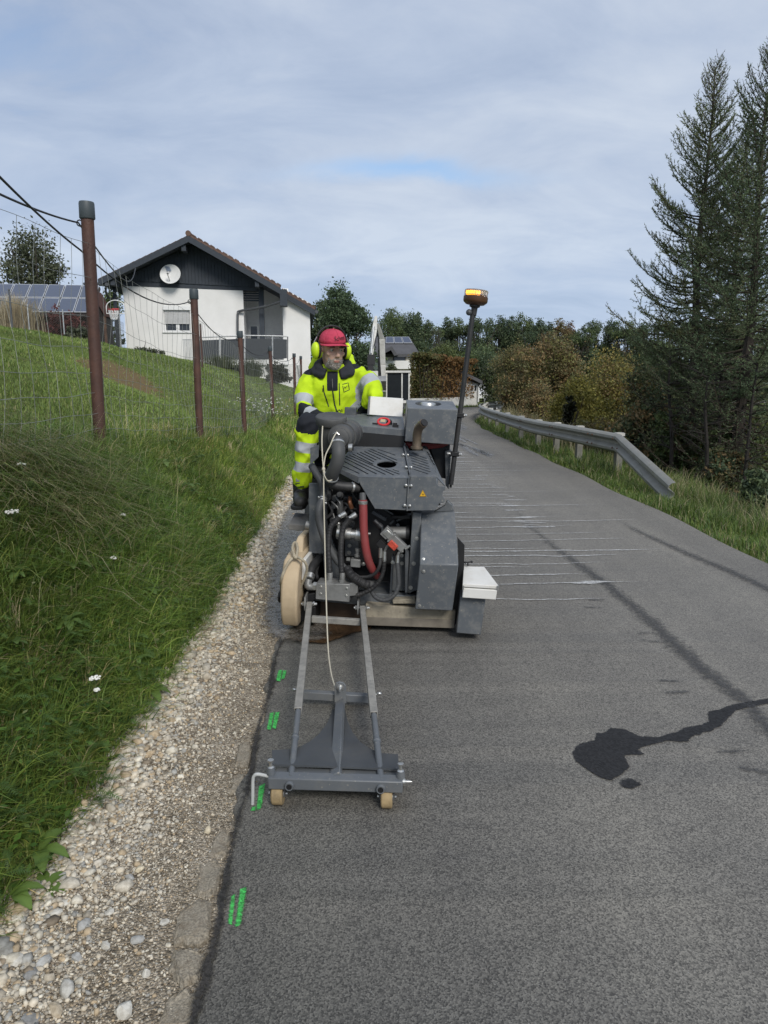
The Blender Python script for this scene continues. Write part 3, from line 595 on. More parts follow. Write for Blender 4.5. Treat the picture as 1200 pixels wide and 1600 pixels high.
def grass_bank():
    r = np.random.default_rng(21); S = Soup()
    def patch(n, y0, y1, pw, hrng, wrng, u0=0.0, u1=1.25, dry=.07, K=3, tall=1.0):
        y = y0 + (y1-y0)*r.random(n)**pw; gl, fx = grassL(y), fenceX(y); u = r.uniform(u0, u1, n) + .05*np.sin(y*6) + .04*np.sin(y*15); x = gl + (fx - gl)*u
        k = visible(x, y, H(x, y)) & (u > r.uniform(-.03, .05, n)); x, y, u = x[k], y[k], u[k]; m = len(x); z = H(x, y)
        # blades grow in tufts
        wv = wob(x, y, 1.2); h = r.uniform(*hrng, m)*(.55 + .8*wv)*(.5 + .5*np.clip(u*5, 0, 1))*tall; az = np.where(r.random(m) < .3, r.normal(-.6, .7, m), r.uniform(0, 6.28, m)) + wob(x, y, 3)
        t = gtint(m, r, dry); t = t*(.8 + .5*wob(x, y, 1.7))[:, None]*(1.45 + .45*sm(y, 2.0, 4.5))[:, None]*np.array([1.05, 1.0, 1.0]); yl = wob(x+5, y, .5)[:, None]; t = t*(1 + np.array([.25, .1, .05])*(yl - .5)*1.6)
        S.add(*blades(np.c_[x, y, z - .01], h, r.uniform(*wrng, m), az, r.uniform(.2, 1.05, m), t, K, t*np.array([1.25, 1.15, 1.0]), r))
    patch(46000, .9, 3.2, 1.0, (.05, .21), (.003, .0065), dry=.035, K=4); patch(5000, .9, 4.5, 1.0, (.15, .30), (.005, .009), dry=.03, K=4)
    patch(42000, 3.2, 7.0, 1.2, (.05, .20), (.004, .008), dry=.05)
    patch(26000, 7, 14, 1.1, (.05, .17), (.006, .012), dry=.05, K=2)
    patch(12000, 14, 30, 1.1, (.10, .3), (.012, .022), dry=.12, K=2)
    # long seeding stalks and straw hanging over the bank
    patch(450, 1.2, 6.5, 1.0, (.28, .45), (.002, .0035), .45, 1.2, dry=.6, K=4); patch(900, 3.5, 14, 1.0, (.15, .32), (.003, .006), .8, 1.3, dry=.25, K=3)
    # separate tufts splaying outwards
    m = 1500; ty = .9 + 9*r.random(m)**1.5; tu = r.uniform(.06, 1.2, m); tx = grassL(ty) + (fenceX(ty) - grassL(ty))*tu; k = visible(tx, ty, H(tx, ty)); tx, ty, tu = tx[k], ty[k], tu[k]; nb = 34; m = len(tx)
    a = r.uniform(0, 6.28, (m, nb)); q = np.abs(r.normal(0, .035, (m, nb))); x = (tx[:, None] + q*np.cos(a)).ravel(); y = (ty[:, None] + q*np.sin(a)).ravel(); hh = (r.uniform(.10, .27, (m, 1))*r.uniform(.6, 1.15, (m, nb))*np.clip(.55 + tu[:, None]*2, .5, 1)).ravel(); tt = np.repeat(gtint(m, r, .09)*r.uniform(1.0, 1.75, (m, 1)), nb, 0)*r.uniform(.85, 1.15, (m*nb, 1))
    S.add(*blades(np.c_[x, y, H(x, y) - .01], hh, r.uniform(.0028, .0062, m*nb)*np.clip(.55 + y/5, .7, 1.7), a.ravel() + r.normal(0, .4, m*nb), r.uniform(.25, 1.0, m*nb), tt, 3, tt*np.array([1.2, 1.12, 1.0]), r))
    # the hanging tussock below the first post
    n = 4200; x = r.normal(-1.78, .22, n); y = r.normal(3.5, .45, n); z = H(x, y); wv = r.random(n)
    t = np.where((r.random(n) < .38)[:, None], DRY[r.choice(3, n)]*.95, gtint(n, r, 0)*1.3)
    S.add(*blades(np.c_[x, y, z], r.uniform(.2, .42, n), r.uniform(.003, .006, n), r.normal(-.7, .9, n), r.uniform(.7, 1.6, n), t, 4, None, r))
    tag(link('roadside_grass', S.mesh('roadside_grass', LEAF)), kind='stuff')
grass_bank()
def meadow():
    r = np.random.default_rng(22); S = Soup()
    def patch(n, y0, y1, t0, t1, h, w, K=1):
        y = r.uniform(y0, y1, n); x = fenceX(y) - r.uniform(t0, t1, n); z = H(x, y); k = visible(x, y, z, .02); x, y, z = x[k], y[k], z[k]; m = len(x)
        ca, sa = math.cos(math.radians(112)), math.sin(math.radians(112)); e = (((x - SOIL.x)*ca + (y - SOIL.y)*sa)/1.8)**2 + (((y - SOIL.y)*ca - (x - SOIL.x)*sa)/.6)**2
        k = (e > .55 + .9*r.random(m)) | (r.random(m) < .06); x, y, z = x[k], y[k], z[k]; m = len(x); wv = wob(x, y, .9)
        t = (gtint(m, r, .03)*.6 + np.array([.115, .16, .042])*.4)*np.array([2.0, 1.85, 2.0])*(.75 + .45*wob(x, y, .55))[:, None]
        S.add(*blades(np.c_[x, y, z], r.uniform(*h, m)*(.6 + .7*wv), r.uniform(*w, m), r.uniform(0, 6.28, m), r.uniform(.3, 1.0, m), t, K, None, r))
    patch(64000, 2.5, 8, -.1, 4.2, (.03, .085), (.004, .009), 2); patch(120000, 8, 16, -.1, 8, (.03, .08), (.008, .016), 1); patch(80000, 16, 34, 0, 15, (.05, .11), (.016, .034), 1)
    tag(link('meadow_grass', S.mesh('meadow_grass', LEAF)), kind='stuff')
meadow()
def verge():
    r = np.random.default_rng(23); S = Soup()
    def patch(n, y0, y1, d0, d1, h, w, dry, K=2, off=0):
        y = r.uniform(y0, y1, n); d = d0 + (d1-d0)*r.random(n); x = edgeR(y) + d + .05*np.sin(y*7); z = H(x, y); k = visible(x, y, z); x, y, z, d = x[k], y[k], z[k], d[k]; m = len(x)
        t = gtint(m, r, dry)*(.8 + .5*wob(x, y, .9))[:, None]
        S.add(*blades(np.c_[x, y, z], r.uniform(*h, m)*(.5 + .9*wob(x, y, 1.6))*(.45 + .55*np.clip(d*2.5, 0, 1)), r.uniform(*w, m), r.uniform(0, 6.28, m), r.uniform(.2, .9, m), t, K, None, r))
    patch(20000, 4.5, 11, 0, 1.9, (.08, .27), (.006, .012), .12); patch(22000, 11, 22, 0, 2.0, (.10, .36), (.010, .02), .1); patch(15000, 22, 42, 0, 2.4, (.12, .42), (.02, .04), .12, 1)
    patch(2600, 5.5, 13, .7, 2.4, (.25, .5), (.004, .008), .5, 4); patch(8000, 15, 36, .9, 5.0, (.4, 1.0), (.010, .02), .97, 3)
    patch(5000, 5, 14, 1.8, 5.5, (.15, .4), (.01, .02), .3, 2)
    # far verge strips along the outside of the bend
    n = 9000; y = r.uniform(30, 60, n); x = edgeL(y) - r.uniform(0, 1.5, n); S.add(*blades(np.c_[x, y, H(x, y)], r.uniform(.08, .25, n), r.uniform(.03, .05, n), r.uniform(0, 6.28, n), r.uniform(.2, .8, n), gtint(n, r, .1), 1, None, r))
    tag(link('verge_grass', S.mesh('verge_grass', LEAF)), kind='stuff')
verge()
def fern_leaf(b, az, L, up, r, col):
    """one feathery yarrow leaf: an arching rib with narrow leaflets in pairs"""
    V, Fc, T = [], [], []; k = 0; n = 17; d = np.array([math.cos(az), math.sin(az), 0]); s = np.array([-d[1], d[0], 0])
    def rib(f): return b + d*L*f*(.55 + .45*(1-up)) + np.array([0, 0, L*(up*f*1.2 - .85*f*f*(.4 + up*.5))])
    for i in range(n):
        f = (i + 1)/(n + 1); p = rib(f); q = rib(min(1, f + .04)) - p; q = q/(np.linalg.norm(q) + 1e-9); ll = L*.17*math.sin(math.pi*min(1, f*.85 + .13))**.8
        for sg in (-1, 1):
            tip = p + s*sg*ll + q*ll*.55 + np.array([0, 0, r.uniform(-.15, .2)*ll]); wd = q*L*.013
            V += [p - wd, p + wd, tip]; T += [col, col, col*1.15]; Fc.append([k, k+1, k+2]); k += 3
    for i in range(6):
        p, q = rib(i/6), rib((i+1)/6); w = s*L*.009; V += [p - w, p + w, q]; T += [col]*3; Fc.append([k, k+1, k+2]); k += 3
    return np.array(V), np.array(Fc), np.array(T)
def weeds():
    r = np.random.default_rng(31); S = Soup()
    for i in range(1000):
        y = r.uniform(1.1, 4.6); u = abs(r.normal(.32, .3)) + .04
        if u > .95 or r.random() < (y - 1.1)*.2: continue
        gl, fx = float(grassL(y)), float(fenceX(y)); x = gl + (fx - gl)*u; az = r.normal(-.5, 1.3); c = np.array((.078, .135, .036))*r.uniform(.7, 1.4)
        S.add(*fern_leaf(np.array([x, y, float(H(x, y)) + .03 + .1*r.random()]), az, r.uniform(.07, .17), r.uniform(.35, .95), r, c))
    # broad leaves of dock and dandelion
    for (u, v), L, azs in (((62,1330),.09,(0,.9,-1)), ((30,1300),.08,(0,2,-.8)), ((70,1390),.07,(0,1,-.7,2)), ((20,1400),.08,(-.4,.5,1.4)), ((92,965),.10,(0,1.3,2.6,-1.2,-2.4)), ((165,870),.13,(.3,1.4,-.8,2.6)), ((185,1000),.10,(0,1.5,3)), ((10,850),.14,(0,1.2)), ((235,1080),.09,(0,1.2,-1))):
        p0 = G(u, v, .05); yy = p0.y
        for it in range(12): p0 = G(u, v, float(H(p0.x, p0.y)) + .06)
        for a in azs:
            a += r.normal(0, .2); d = np.array([math.cos(a), math.sin(a), 0]); s = np.array([-d[1], d[0], 0]); V, T = [], []; c = np.array((.12, .19, .045))*r.uniform(.8, 1.2); lift = r.uniform(.4, .9); n = 7
            for i in range(n+1):
                f = i/n; w = L*.21*math.sin(math.pi*min(1, .08 + f*.95))**.7*(1 + .18*(i % 2)); p = np.array(p0) + d*L*f + np.array([0, 0, L*(lift*f - .75*f*f)]); V += [p - s*w + np.array([0, 0, w*.35]), p, p + s*w + np.array([0, 0, w*.35])]; T += [c, c*1.25, c]
            Fc = []
            for i in range(n):
                for j in (0, 1): a0 = 3*i + j; Fc += [[a0, a0+1, a0+4], [a0, a0+4, a0+3]]
            S.add(np.array(V), np.array(Fc), np.array(T))
    # rosettes of broad weeds scattered through the bank
    for k in range(60):
        yy = r.uniform(1.3, 6.5); uu = r.uniform(.08, 1.0); xx = float(grassL(yy) + (fenceX(yy) - grassL(yy))*uu); b0 = np.array([xx, yy, float(H(xx, yy)) + r.uniform(.05, .14)]); c = np.array((.12, .19, .055))*r.uniform(.7, 1.35); n = 5
        for a in np.arange(0, 6.28, r.uniform(.8, 1.5)) + r.uniform(0, 2):
            L = r.uniform(.045, .095); d = np.array([math.cos(a), math.sin(a), 0]); s = np.array([-d[1], d[0], 0]); V, T = [], []; lift = r.uniform(.3, 1.1)
            for i in range(n+1): f = i/n; w = L*.2*math.sin(math.pi*min(1, .1 + f*.9))**.7*(1 + .25*(i % 2)); p = b0 + d*L*f + np.array([0, 0, L*(lift*f - .8*f*f)]); V += [p - s*w + np.array([0, 0, w*.35]), p, p + s*w + np.array([0, 0, w*.35])]; T += [c, c*1.2, c]
            S.add(np.array(V), np.array([q for i in range(n) for j in (0, 1) for q in ([3*i+j, 3*i+j+1, 3*i+j+4], [3*i+j, 3*i+j+4, 3*i+j+3])]), np.array(T))
    # small round-leaved clover and creeping stuff between the blades
    n = 7000; y = r.uniform(1.0, 6.5, n); gl, fx = grassL(y), fenceX(y); u = r.beta(1, 2.2, n); x = gl + (fx - gl)*u; z = H(x, y) + r.uniform(.02, .16, n)*np.clip(u*6+.2, 0, 1); c = np.c_[x, y, z]; a = r.uniform(0, 6.28, n); L = r.uniform(.006, .017, n)[:, None]
    d = np.c_[np.cos(a), np.sin(a), r.uniform(-.3, .6, n)]*L; s = np.c_[-np.sin(a), np.cos(a), r.uniform(-.4, .4, n)]*L*.6; V = np.stack([c - d, c - s, c + d, c + s], 1).reshape(-1, 3); i = np.arange(n)[:, None]*4
    t = gtint(n, r, .02)*np.array([.8, 1.0, .9]); S.add(V, np.concatenate([i + [[0, 1, 2]], i + [[0, 2, 3]]]), np.repeat(t, 4, 0))
    tag(link('weeds', S.mesh('weeds', LEAF)), kind='stuff')
weeds()
# yarrow in flower
WHITE = mat('white_petals', (.78, .77, .72), .8, var=.1, scale=200)
STEM = mat('green_stem', (.07, .11, .03), .7)
def yarrow(u, v, Lz, R, lab):
    p = G(u, v, .05)
    for it in range(14): p = G(u, v, float(H(p.x, p.y)) + Lz)
    t = thing('yarrow', lab, 'wildflower', (p.x, p.y, float(H(p.x, p.y))), group='white yarrow in the verge'); r = random.Random(int(u*7+v))
    mb = MB(); mb.tube(spath([(.01, .02, 0), (0, .005, Lz*.6), (0, 0, Lz*.93)], 4), .002, 5); fl = MB()
    for i in range(26):
        a, q = r.uniform(0, 6.28), R*math.sqrt(r.random()); c = Vector((q*math.cos(a), q*math.sin(a), Lz + .006*math.cos(q/R*1.5) + r.uniform(-.003, .003)))
        mb.bar((0, 0, Lz*.9), c, .0012); fl.ball(c, (.0052, .0052, .003), 6, 4)
    mb.build('stem', STEM, t); fl.build('flower_head', WHITE, t)
for a in [(150,1077,.14,.017,'white yarrow flower head standing alone in the middle of the weeds'), (58,987,.16,.017,'white yarrow flower head beside the straw near the picture edge'), (8,981,.16,.016,'white yarrow cut off by the picture edge'), (42,1041,.14,.024,'wide faded white yarrow head low among the weeds'),
          (185,987,.12,.010,'tiny white yarrow head closest to the gravel'), (201,941,.12,.011,'small white yarrow head higher up the bank'), (152,1091,.1,.007,'small white bud just below the lone flower head'), (8,985,.1,.012,'small white flower low beside the picture edge')]: yarrow(a[0], a[1], a[2] + .09, a[3]*1.15, a[4])
# ------------------------------------------------------------------ leafy crowns
def leaf_quads(c, L, tint, r, flat=.0):
    n = len(c); d = r.normal(size=(n, 3)); d /= np.linalg.norm(d, axis=1)[:, None]; q = r.normal(size=(n, 3)); q[:, 2] *= 1 - flat; s = np.cross(d, q); s /= np.linalg.norm(s, axis=1)[:, None] + 1e-9
    L = (L*np.ones(n))[:, None]; d = d*L; s = s*L*.55; V = np.stack([c - d, c - s, c + d, c + s], 1).reshape(-1, 3); i = np.arange(n)[:, None]*4
    return V, np.concatenate([i + [[0, 1, 2]], i + [[0, 2, 3]]]), np.repeat(tint, 4, 0)
def crown_points(r, lobes, n, per=26, sig=.2, fill=.35):
    """leaf clumps gathered on the outer shell of several lobes"""
    w = np.array([l[1][0]*l[1][2] for l in lobes]); w /= w.sum(); m = max(1, n//per); li = r.choice(len(lobes), m, p=w)
    C = np.array([l[0] for l in lobes])[li]; R = np.array([l[1] for l in lobes])[li]; d = r.normal(size=(m, 3)); d /= np.linalg.norm(d, axis=1)[:, None]
    q = r.random(m)**fill; cl = C + d*R*q[:, None]*r.uniform(.85, 1.15, (m, 1)); k = np.repeat(np.arange(m), per); s = sig*R.mean(1)[k]
    return cl[k] + r.normal(size=(m*per, 3))*s[:, None]*np.array([1, 1, .7]), k
def leafy(name, r, lobes, n, L, pal, limbs=True, trunk_r=.12, per=26, sig=.2, fill=.35, trunk_h=None, barkm=None, wig=.15):
    """returns (trunk mesh, crown mesh) around the origin"""
    c, k = crown_points(r, lobes, n, per, sig, fill); pal = np.array(pal); ct = pal[r.choice(len(pal), k.max()+1)]*r.uniform(.7, 1.3, (k.max()+1, 1)); t = ct[k]*r.uniform(.8, 1.2, (len(k), 1))
    c[:, 2] = np.maximum(c[:, 2], .05)
    V, Fc, T = leaf_quads(c, L*r.uniform(.6, 1.3, len(c)), t, r); cm = npmesh(name + '_crown', V, Fc, FOL, T)
    mb = MB(); top = max(l[0][2] for l in lobes); th = trunk_h or top
    zs = np.linspace(-.3, th, 6); off = np.cumsum(r.normal(0, wig*.3, (6, 2)), 0); mb.tube([(o[0], o[1], z) for o, z in zip(off, zs)], list(trunk_r*np.linspace(1.25, .35, 6)), 7)
    if limbs:
        for l in lobes:
            for q in range(3):
                b = Vector((off[2][0], off[2][1], th*r.uniform(.2, .6))); e = Vector(l[0]) + Vector(r.normal(size=3))*l[1][0]*.5; e.z = max(e.z, b.z + .1)
                mid = b.lerp(e, .5) + Vector((0, 0, -.08*(e-b).length)); mb.tube(spath([b, mid, e], 4), list(trunk_r*np.linspace(.5, .12, 9)), 5)
    tm = mb.mesh(name + '_trunk', barkm or BARK); return tm, cm
def plant_tree(name, meshes, lab, cat, loc, s=1.0, rz=0.0, group=None, sz=None):
    t = thing(name, lab, cat, loc, (0, 0, rz), group); t.scale = (s, s, sz or s); link('trunk', meshes[0], t); link('crown', meshes[1], t); return t
DG = [(.080, .115, .060), (.10, .135, .066), (.068, .098, .056), (.125, .15, .072)]; MG = [(.112, .150, .062), (.138, .175, .068), (.095, .13, .058)]
OL = [(.22, .19, .06), (.26, .215, .062), (.18, .175, .058), (.29, .24, .07)]; BR = [(.21, .15, .072), (.24, .165, .078), (.17, .145, .07), (.15, .15, .068)]; RU = [(.19, .095, .05), (.15, .085, .05), (.13, .09, .05)]
GREY = [(.095, .11, .07), (.12, .13, .08), (.078, .09, .06)]
def far_variants():
    r = np.random.default_rng(41); out = []
    for k in range(6):
        lobes = []; h = 10; n = 10 + k % 4
        for i in range(n):
            a = r.uniform(0, 6.28); q = r.uniform(.2, 1.9); z = r.uniform(2.6, 9.2); rr = r.uniform(.75, 1.55)*(1.2 - .06*z*.8); lobes.append(((q*math.cos(a), q*math.sin(a), z), (rr, rr, rr*.9)))
        lobes.append(((r.uniform(-.5, .5), 0, 9.0), (.7, .7, 1.1))); out.append((lobes, r))
    return out
FV = far_variants()
def far_tree_meshes(pal, k, n=8500, L=.118, name='far_tree'):
    lobes, r = FV[k % 6]; return leafy(name, np.random.default_rng(50 + k), lobes, n, L, pal, True, .2, 26, .26, .5)
def forest():
    r = np.random.default_rng(61); var = {'d': [far_tree_meshes(DG, k) for k in range(4)], 'm': [far_tree_meshes(MG, k+2) for k in range(3)], 'b': [far_tree_meshes(BR, 1), far_tree_meshes(RU, 4)], 't': [far_tree_meshes(GREY, 5, 4200, .09)]}
    spec = []   # (pixel column, pixel row of the top, distance, kind)
    for u, v, k in ((608,484,'d'),(628,492,'m'),(650,490,'d'),(668,508,'m'),(684,506,'t'),(702,497,'d'),(716,494,'m'),(733,501,'d'),(748,497,'d'),(764,501,'m'),(781,493,'d'),(796,496,'d'),(811,492,'m'),(826,494,'d'),(842,497,'d'),(858,503,'d'),(874,498,'b'),(889,505,'b'),(903,515,'d'),(917,509,'m'),(932,502,'d'),(949,500,'d'),(966,498,'d'),(984,499,'m'),(1003,505,'d'),(1025,500,'d'),(1048,505,'m'),(1075,500,'d'),(1105,498,'d'),(1135,500,'m'),(1165,496,'d'),(1195,500,'d')):
        spec.append((u, v, r.uniform(84, 104), k))
    kinds = {'d': ('dark green leafy tree in the tall row closing the valley', 'dark trees of the far wood'), 'm': ('mid green rounded tree in the tall row closing the valley', 'mid green trees of the far wood'), 'b': ('russet brown autumn tree in the tall row closing the valley', 'russet trees of the far wood'), 't': ('slim thin crowned tree with sky showing through, in the gap of the far row', None)}
    where = {608: 'just behind the excavator arm', 628: 'peeping over the excavator cab', 650: 'above the solar panels of the grey roof', 668: 'at the ridge end of the grey roof', 684: 'in the gap', 702: 'just past the gap', 716: 'before the beacon', 733: 'directly under the beacon', 748: 'touching the beacon pole on the bend side', 764: 'second past the beacon pole', 796: 'above the road bend', 826: 'above the dry yellow grass', 874: 'rising over the tall brown bush', 889: 'beside the tall brown bush', 917: 'in the dip of the row', 949: 'above the golden olive bush', 984: 'touching the outline of the tall larch', 1003: 'half hidden by the tall larch', 1195: 'seen through the larches at the picture edge'}
    for u, v, Y, k in spec:
        p = P(u, v, Y); z0 = float(H(p.x, p.y)); h = p.z - z0; ms = var[k][r.integers(len(var[k]))]
        lb = kinds[k][0] if u not in where else {'d': 'dark green leafy tree ', 'm': 'mid green rounded tree ', 'b': 'russet autumn tree ', 't': 'thin crowned tree '}[k] + 'of the far row, ' + where[u]
        plant_tree('broadleaf_tree', ms, lb, 'tree', (p.x, p.y, z0), h/10.0*r.uniform(.95, 1.05)*(.8 if k == 't' else 1.0), r.uniform(0, 6.28), kinds[k][1], h/10.0)
    # the wood's lower edge: bushes and young trees in front of the row
    low = [leafy('edge_bush', np.random.default_rng(70+k), [((r.uniform(-1.6, 1.6), r.uniform(-1, 1), r.uniform(.6, 3.2)), (1.2, 1.2, 1.1)) for _ in range(6)], 5500, .1, pal, True, .1, 20, .24, .45, 3) for k, pal in enumerate((DG, MG, BR, GREY, [(.10, .145, .045), (.12, .17, .05)]))]
    labs = ['dark green bush at the foot of the far wood', 'mid green bush at the foot of the far wood', 'brown autumn bush at the foot of the far wood', 'greyish thin bush at the foot of the far wood', 'fresh green young tree at the foot of the far wood']
    for u, v, k in ((660,560,1),(672,566,0),(684,572,1),(700,560,0),(716,565,1),(730,556,4),(745,548,4),(758,575,3),(768,582,2),(780,588,3),(792,575,2),(806,585,0),(818,592,3),(830,580,0),(726,590,3),(742,590,3),(845,570,1),(862,560,0),(748,536,1),(690,545,0),(770,545,0),(800,548,3),(822,545,0),(1000,560,2),(1022,575,0),(1050,560,1),(980,570,2),(1090,560,0),(1130,565,3),(1170,560,0)):
        Y = r.uniform(66, 80); p = P(u, v, Y); z0 = float(H(p.x, p.y)); h = max(2.0, p.z - z0)
        plant_tree('edge_bush', low[k], labs[k], 'bush', (p.x, p.y, z0), h/4.2*r.uniform(.9, 1.1), r.uniform(0, 6.28), 'bushes along the far wood: ' + labs[k].split(' at')[0], h/4.2)
forest()
# wooded rise far beyond
def hills():
    xs = np.linspace(-700, 700, 120); V = []
    for j, (y, f) in enumerate(((330, 0), (420, .7), (520, 1.0), (700, 1.05))): V += [(x, y, -1 + f*(17 + 5*math.sin(x*.008 + 1) + 3*math.sin(x*.021))) for x in xs]
    i = (np.arange(3)[:, None]*120 + np.arange(119)).ravel(); m = mat('far_woodland', (.035, .050, .028), .95, var=.5, scale=.08)
    tag(link('hills', npmesh('hills', np.array(V), np.stack([i, i+1, i+121, i+120], -1), m, smooth=True)), kind='structure')
hills()
# single trees and shrubs
def shrub(name, u, vtop, hw, Y, pal, lab, cat='bush', n=5200, L=.05, seed=1, lobes=None, group=None, tr=.05, dens=.3, per=24, sig=.22):
    r = np.random.default_rng(seed); p = P(u, vtop, Y); z0 = float(H(p.x, p.y)); h = p.z - z0; w = hw*Y/F
    if lobes is None:
        lobes = []
        for i in range(9):
            a = r.uniform(0, 6.28); q = w*r.uniform(.15, .68); z = h*r.uniform(.16, .74); rr = min(w, h)*r.uniform(.28, .46); lobes.append(((q*math.cos(a), q*math.sin(a)*.8, z), (rr, rr, rr*r.uniform(.75, 1.05))))
        lobes.append(((w*r.uniform(-.15, .15), 0, h*.78), (w*.4, w*.4, h*.22)))
    ms = leafy(name, r, lobes, n, L, pal, True, tr, per, sig, dens, h*.75); return plant_tree(name, ms, lab, cat, (p.x, p.y, z0), 1, 0, group)
shrub('conifer', 535, 446, 52, 46, [(.085, .128, .066), (.105, .15, .074), (.07, .105, .058)], 'broad dark green tree behind the white house and the worker', 'tree', 30000, .088, 81, None, None, .25)
shrub('broadleaf_tree', 505, 470, 40, 52, DG, 'dark tree peeping out at the eaves of the white house', 'tree', 14000, .1, 82, tr=.2)
shrub('broadleaf_tree', 645, 490, 32, 78, DG, 'round dark tree standing behind the grey roof with panels', 'tree', 14000, .1, 83, tr=.2)
shrub('broadleaf_tree', 612, 480, 28, 76, MG, 'thin tree rising beside the excavator arm', 'tree', 9000, .09, 84, tr=.2)
shrub('broadleaf_tree', 50, 357, 68, 50, [(.10, .115, .07), (.085, .10, .055), (.125, .135, .085)], 'loose grey green tree behind the solar roof', 'tree', 16000, .11, 85, tr=.22, dens=.42, sig=.3)
shrub('broadleaf_tree', 170, 445, 26, 58, MG, 'tree tip showing between the solar roof and the house', 'tree', 2500, .13, 86)
shrub('garden_tree', 688, 538, 44, 52, [(.115, .14, .05), (.13, .155, .055), (.095, .12, .042)], 'olive green rounded tree growing behind the clipped hedge', 'tree', 16000, .075, 87)
shrub('purple_bush', 566, 580, 18, 44, [(.04, .02, .022), (.05, .026, .026)], 'dark purple bush behind the excavator arm', 'bush', 3000, .08, 88)
shrub('garden_bush', 612, 568, 20, 46, [(.10, .115, .06), (.08, .10, .05)], 'grey green bush in front of the house with the grey roof', 'bush', 3000, .08, 89)
shrub('red_maple', 92, 479, 34, 30, [(.12, .035, .03), (.09, .03, .026), (.14, .05, .04)], 'dark red bush in front of the solar roof', 'bush', 3600, .06, 90)
shrub('grey_bush', 118, 512, 34, 27, GREY, 'pale grey green bush by the wooden fence', 'bush', 2600, .06, 91)
shrub('round_bush', 428, 570, 24, 30, [(.06, .064, .045), (.075, .078, .055), (.05, .052, .036)], 'round grey green bush below the terrace of the white house', 'bush', 4200, .05, 92, tr=.04)
shrub('low_bush', 225, 546, 40, 33, GREY, 'straggly low bush along the foot of the white house wall', 'bush', 2200, .06, 93)
# the thicket beyond the guardrail
TH = 'autumn bushes behind the guardrail'
for a in [('autumn_bush', 815, 535, 54, 40, [(.145, .135, .055), (.12, .12, .05), (.17, .135, .06)], 'green brown bush highest behind the bend of the guardrail', 18000, .052, 101), ('autumn_bush', 872, 522, 72, 33, BR + OL[2:3], 'tall russet brown bush behind the guardrail', 20000, .06, 102), ('autumn_bush', 945, 545, 92, 23, OL + BR[:1], 'large golden olive bush behind the straight of the guardrail', 30000, .04, 103),
          ('autumn_bush', 905, 592, 64, 19.5, [(.21, .185, .042), (.18, .165, .04), (.15, .15, .04)], 'lower golden green bush in front of the large olive one', 18000, .038, 104), ('autumn_bush', 845, 596, 44, 28, BR, 'low brown bush above the dry yellow grass', 16000, .042, 105), ('dark_bush', 893, 622, 16, 18, [(.02, .022, .012), (.028, .03, .014)], 'narrow near black leaf clump painted as the shaded gap behind the rail post', 3000, .045, 106),  # last clump: shaded gap between bushes put into near black leaf colour
          ('autumn_bush', 1010, 572, 62, 19, BR + DG + OL[:1], 'mixed brown and green bush beside the larch', 20000, .044, 107), ('autumn_bush', 800, 600, 26, 34, BR, 'small brown bush behind the rail bend', 4000, .07, 108), ('dark_bush', 1003, 632, 54, 14.5, BR + DG, 'dark twiggy bush right behind the sloping rail end', 16000, .036, 109), ('dark_bush', 930, 655, 52, 16.5, BR + OL, 'low leafy bush tucked under the rail', 14000, .034, 110),
          ('dark_bush', 1085, 610, 64, 15.5, DG + MG, 'dark green undergrowth at the foot of the middle larch', 18000, .048, 111), ('dark_bush', 1175, 640, 62, 13.5, MG + [(.20, .21, .06), (.17, .2, .055)], 'green undergrowth with some yellow leaves at the picture edge below the larches', 18000, .043, 112), ('dark_bush', 1120, 700, 48, 12.2, DG + BR, 'low scrub in front of the larch trunks', 16000, .034, 113), ('dark_bush', 1190, 735, 40, 9.6, DG, 'low ivy covered scrub at the end of the verge', 12000, .028, 114), ('autumn_bush', 985, 578, 66, 25, MG + BR[:2], 'green and brown bush between the olive bush and the larch', 18000, .046, 116), ('autumn_bush', 770, 560, 40, 46, MG + GREY, 'soft green bush at the inside of the road bend', 12000, .06, 117), ('dark_bush', 1050, 640, 44, 14.0, MG + BR[:1], 'leafy green scrub just past the sloping rail end', 15000, .036, 118), ('dark_bush', 1140, 660, 50, 12.9, MG, 'bright leafy scrub around the thin larch stems', 14000, .036, 119), ('dark_bush', 1050, 560, 40, 22, MG, 'tall green bush filling the gap beside the larch', 16000, .053, 115)]:
    shrub(a[0], a[1], a[2], a[3], a[4], a[5], a[6], 'bush', a[7], a[8], a[9], None, TH, .05)
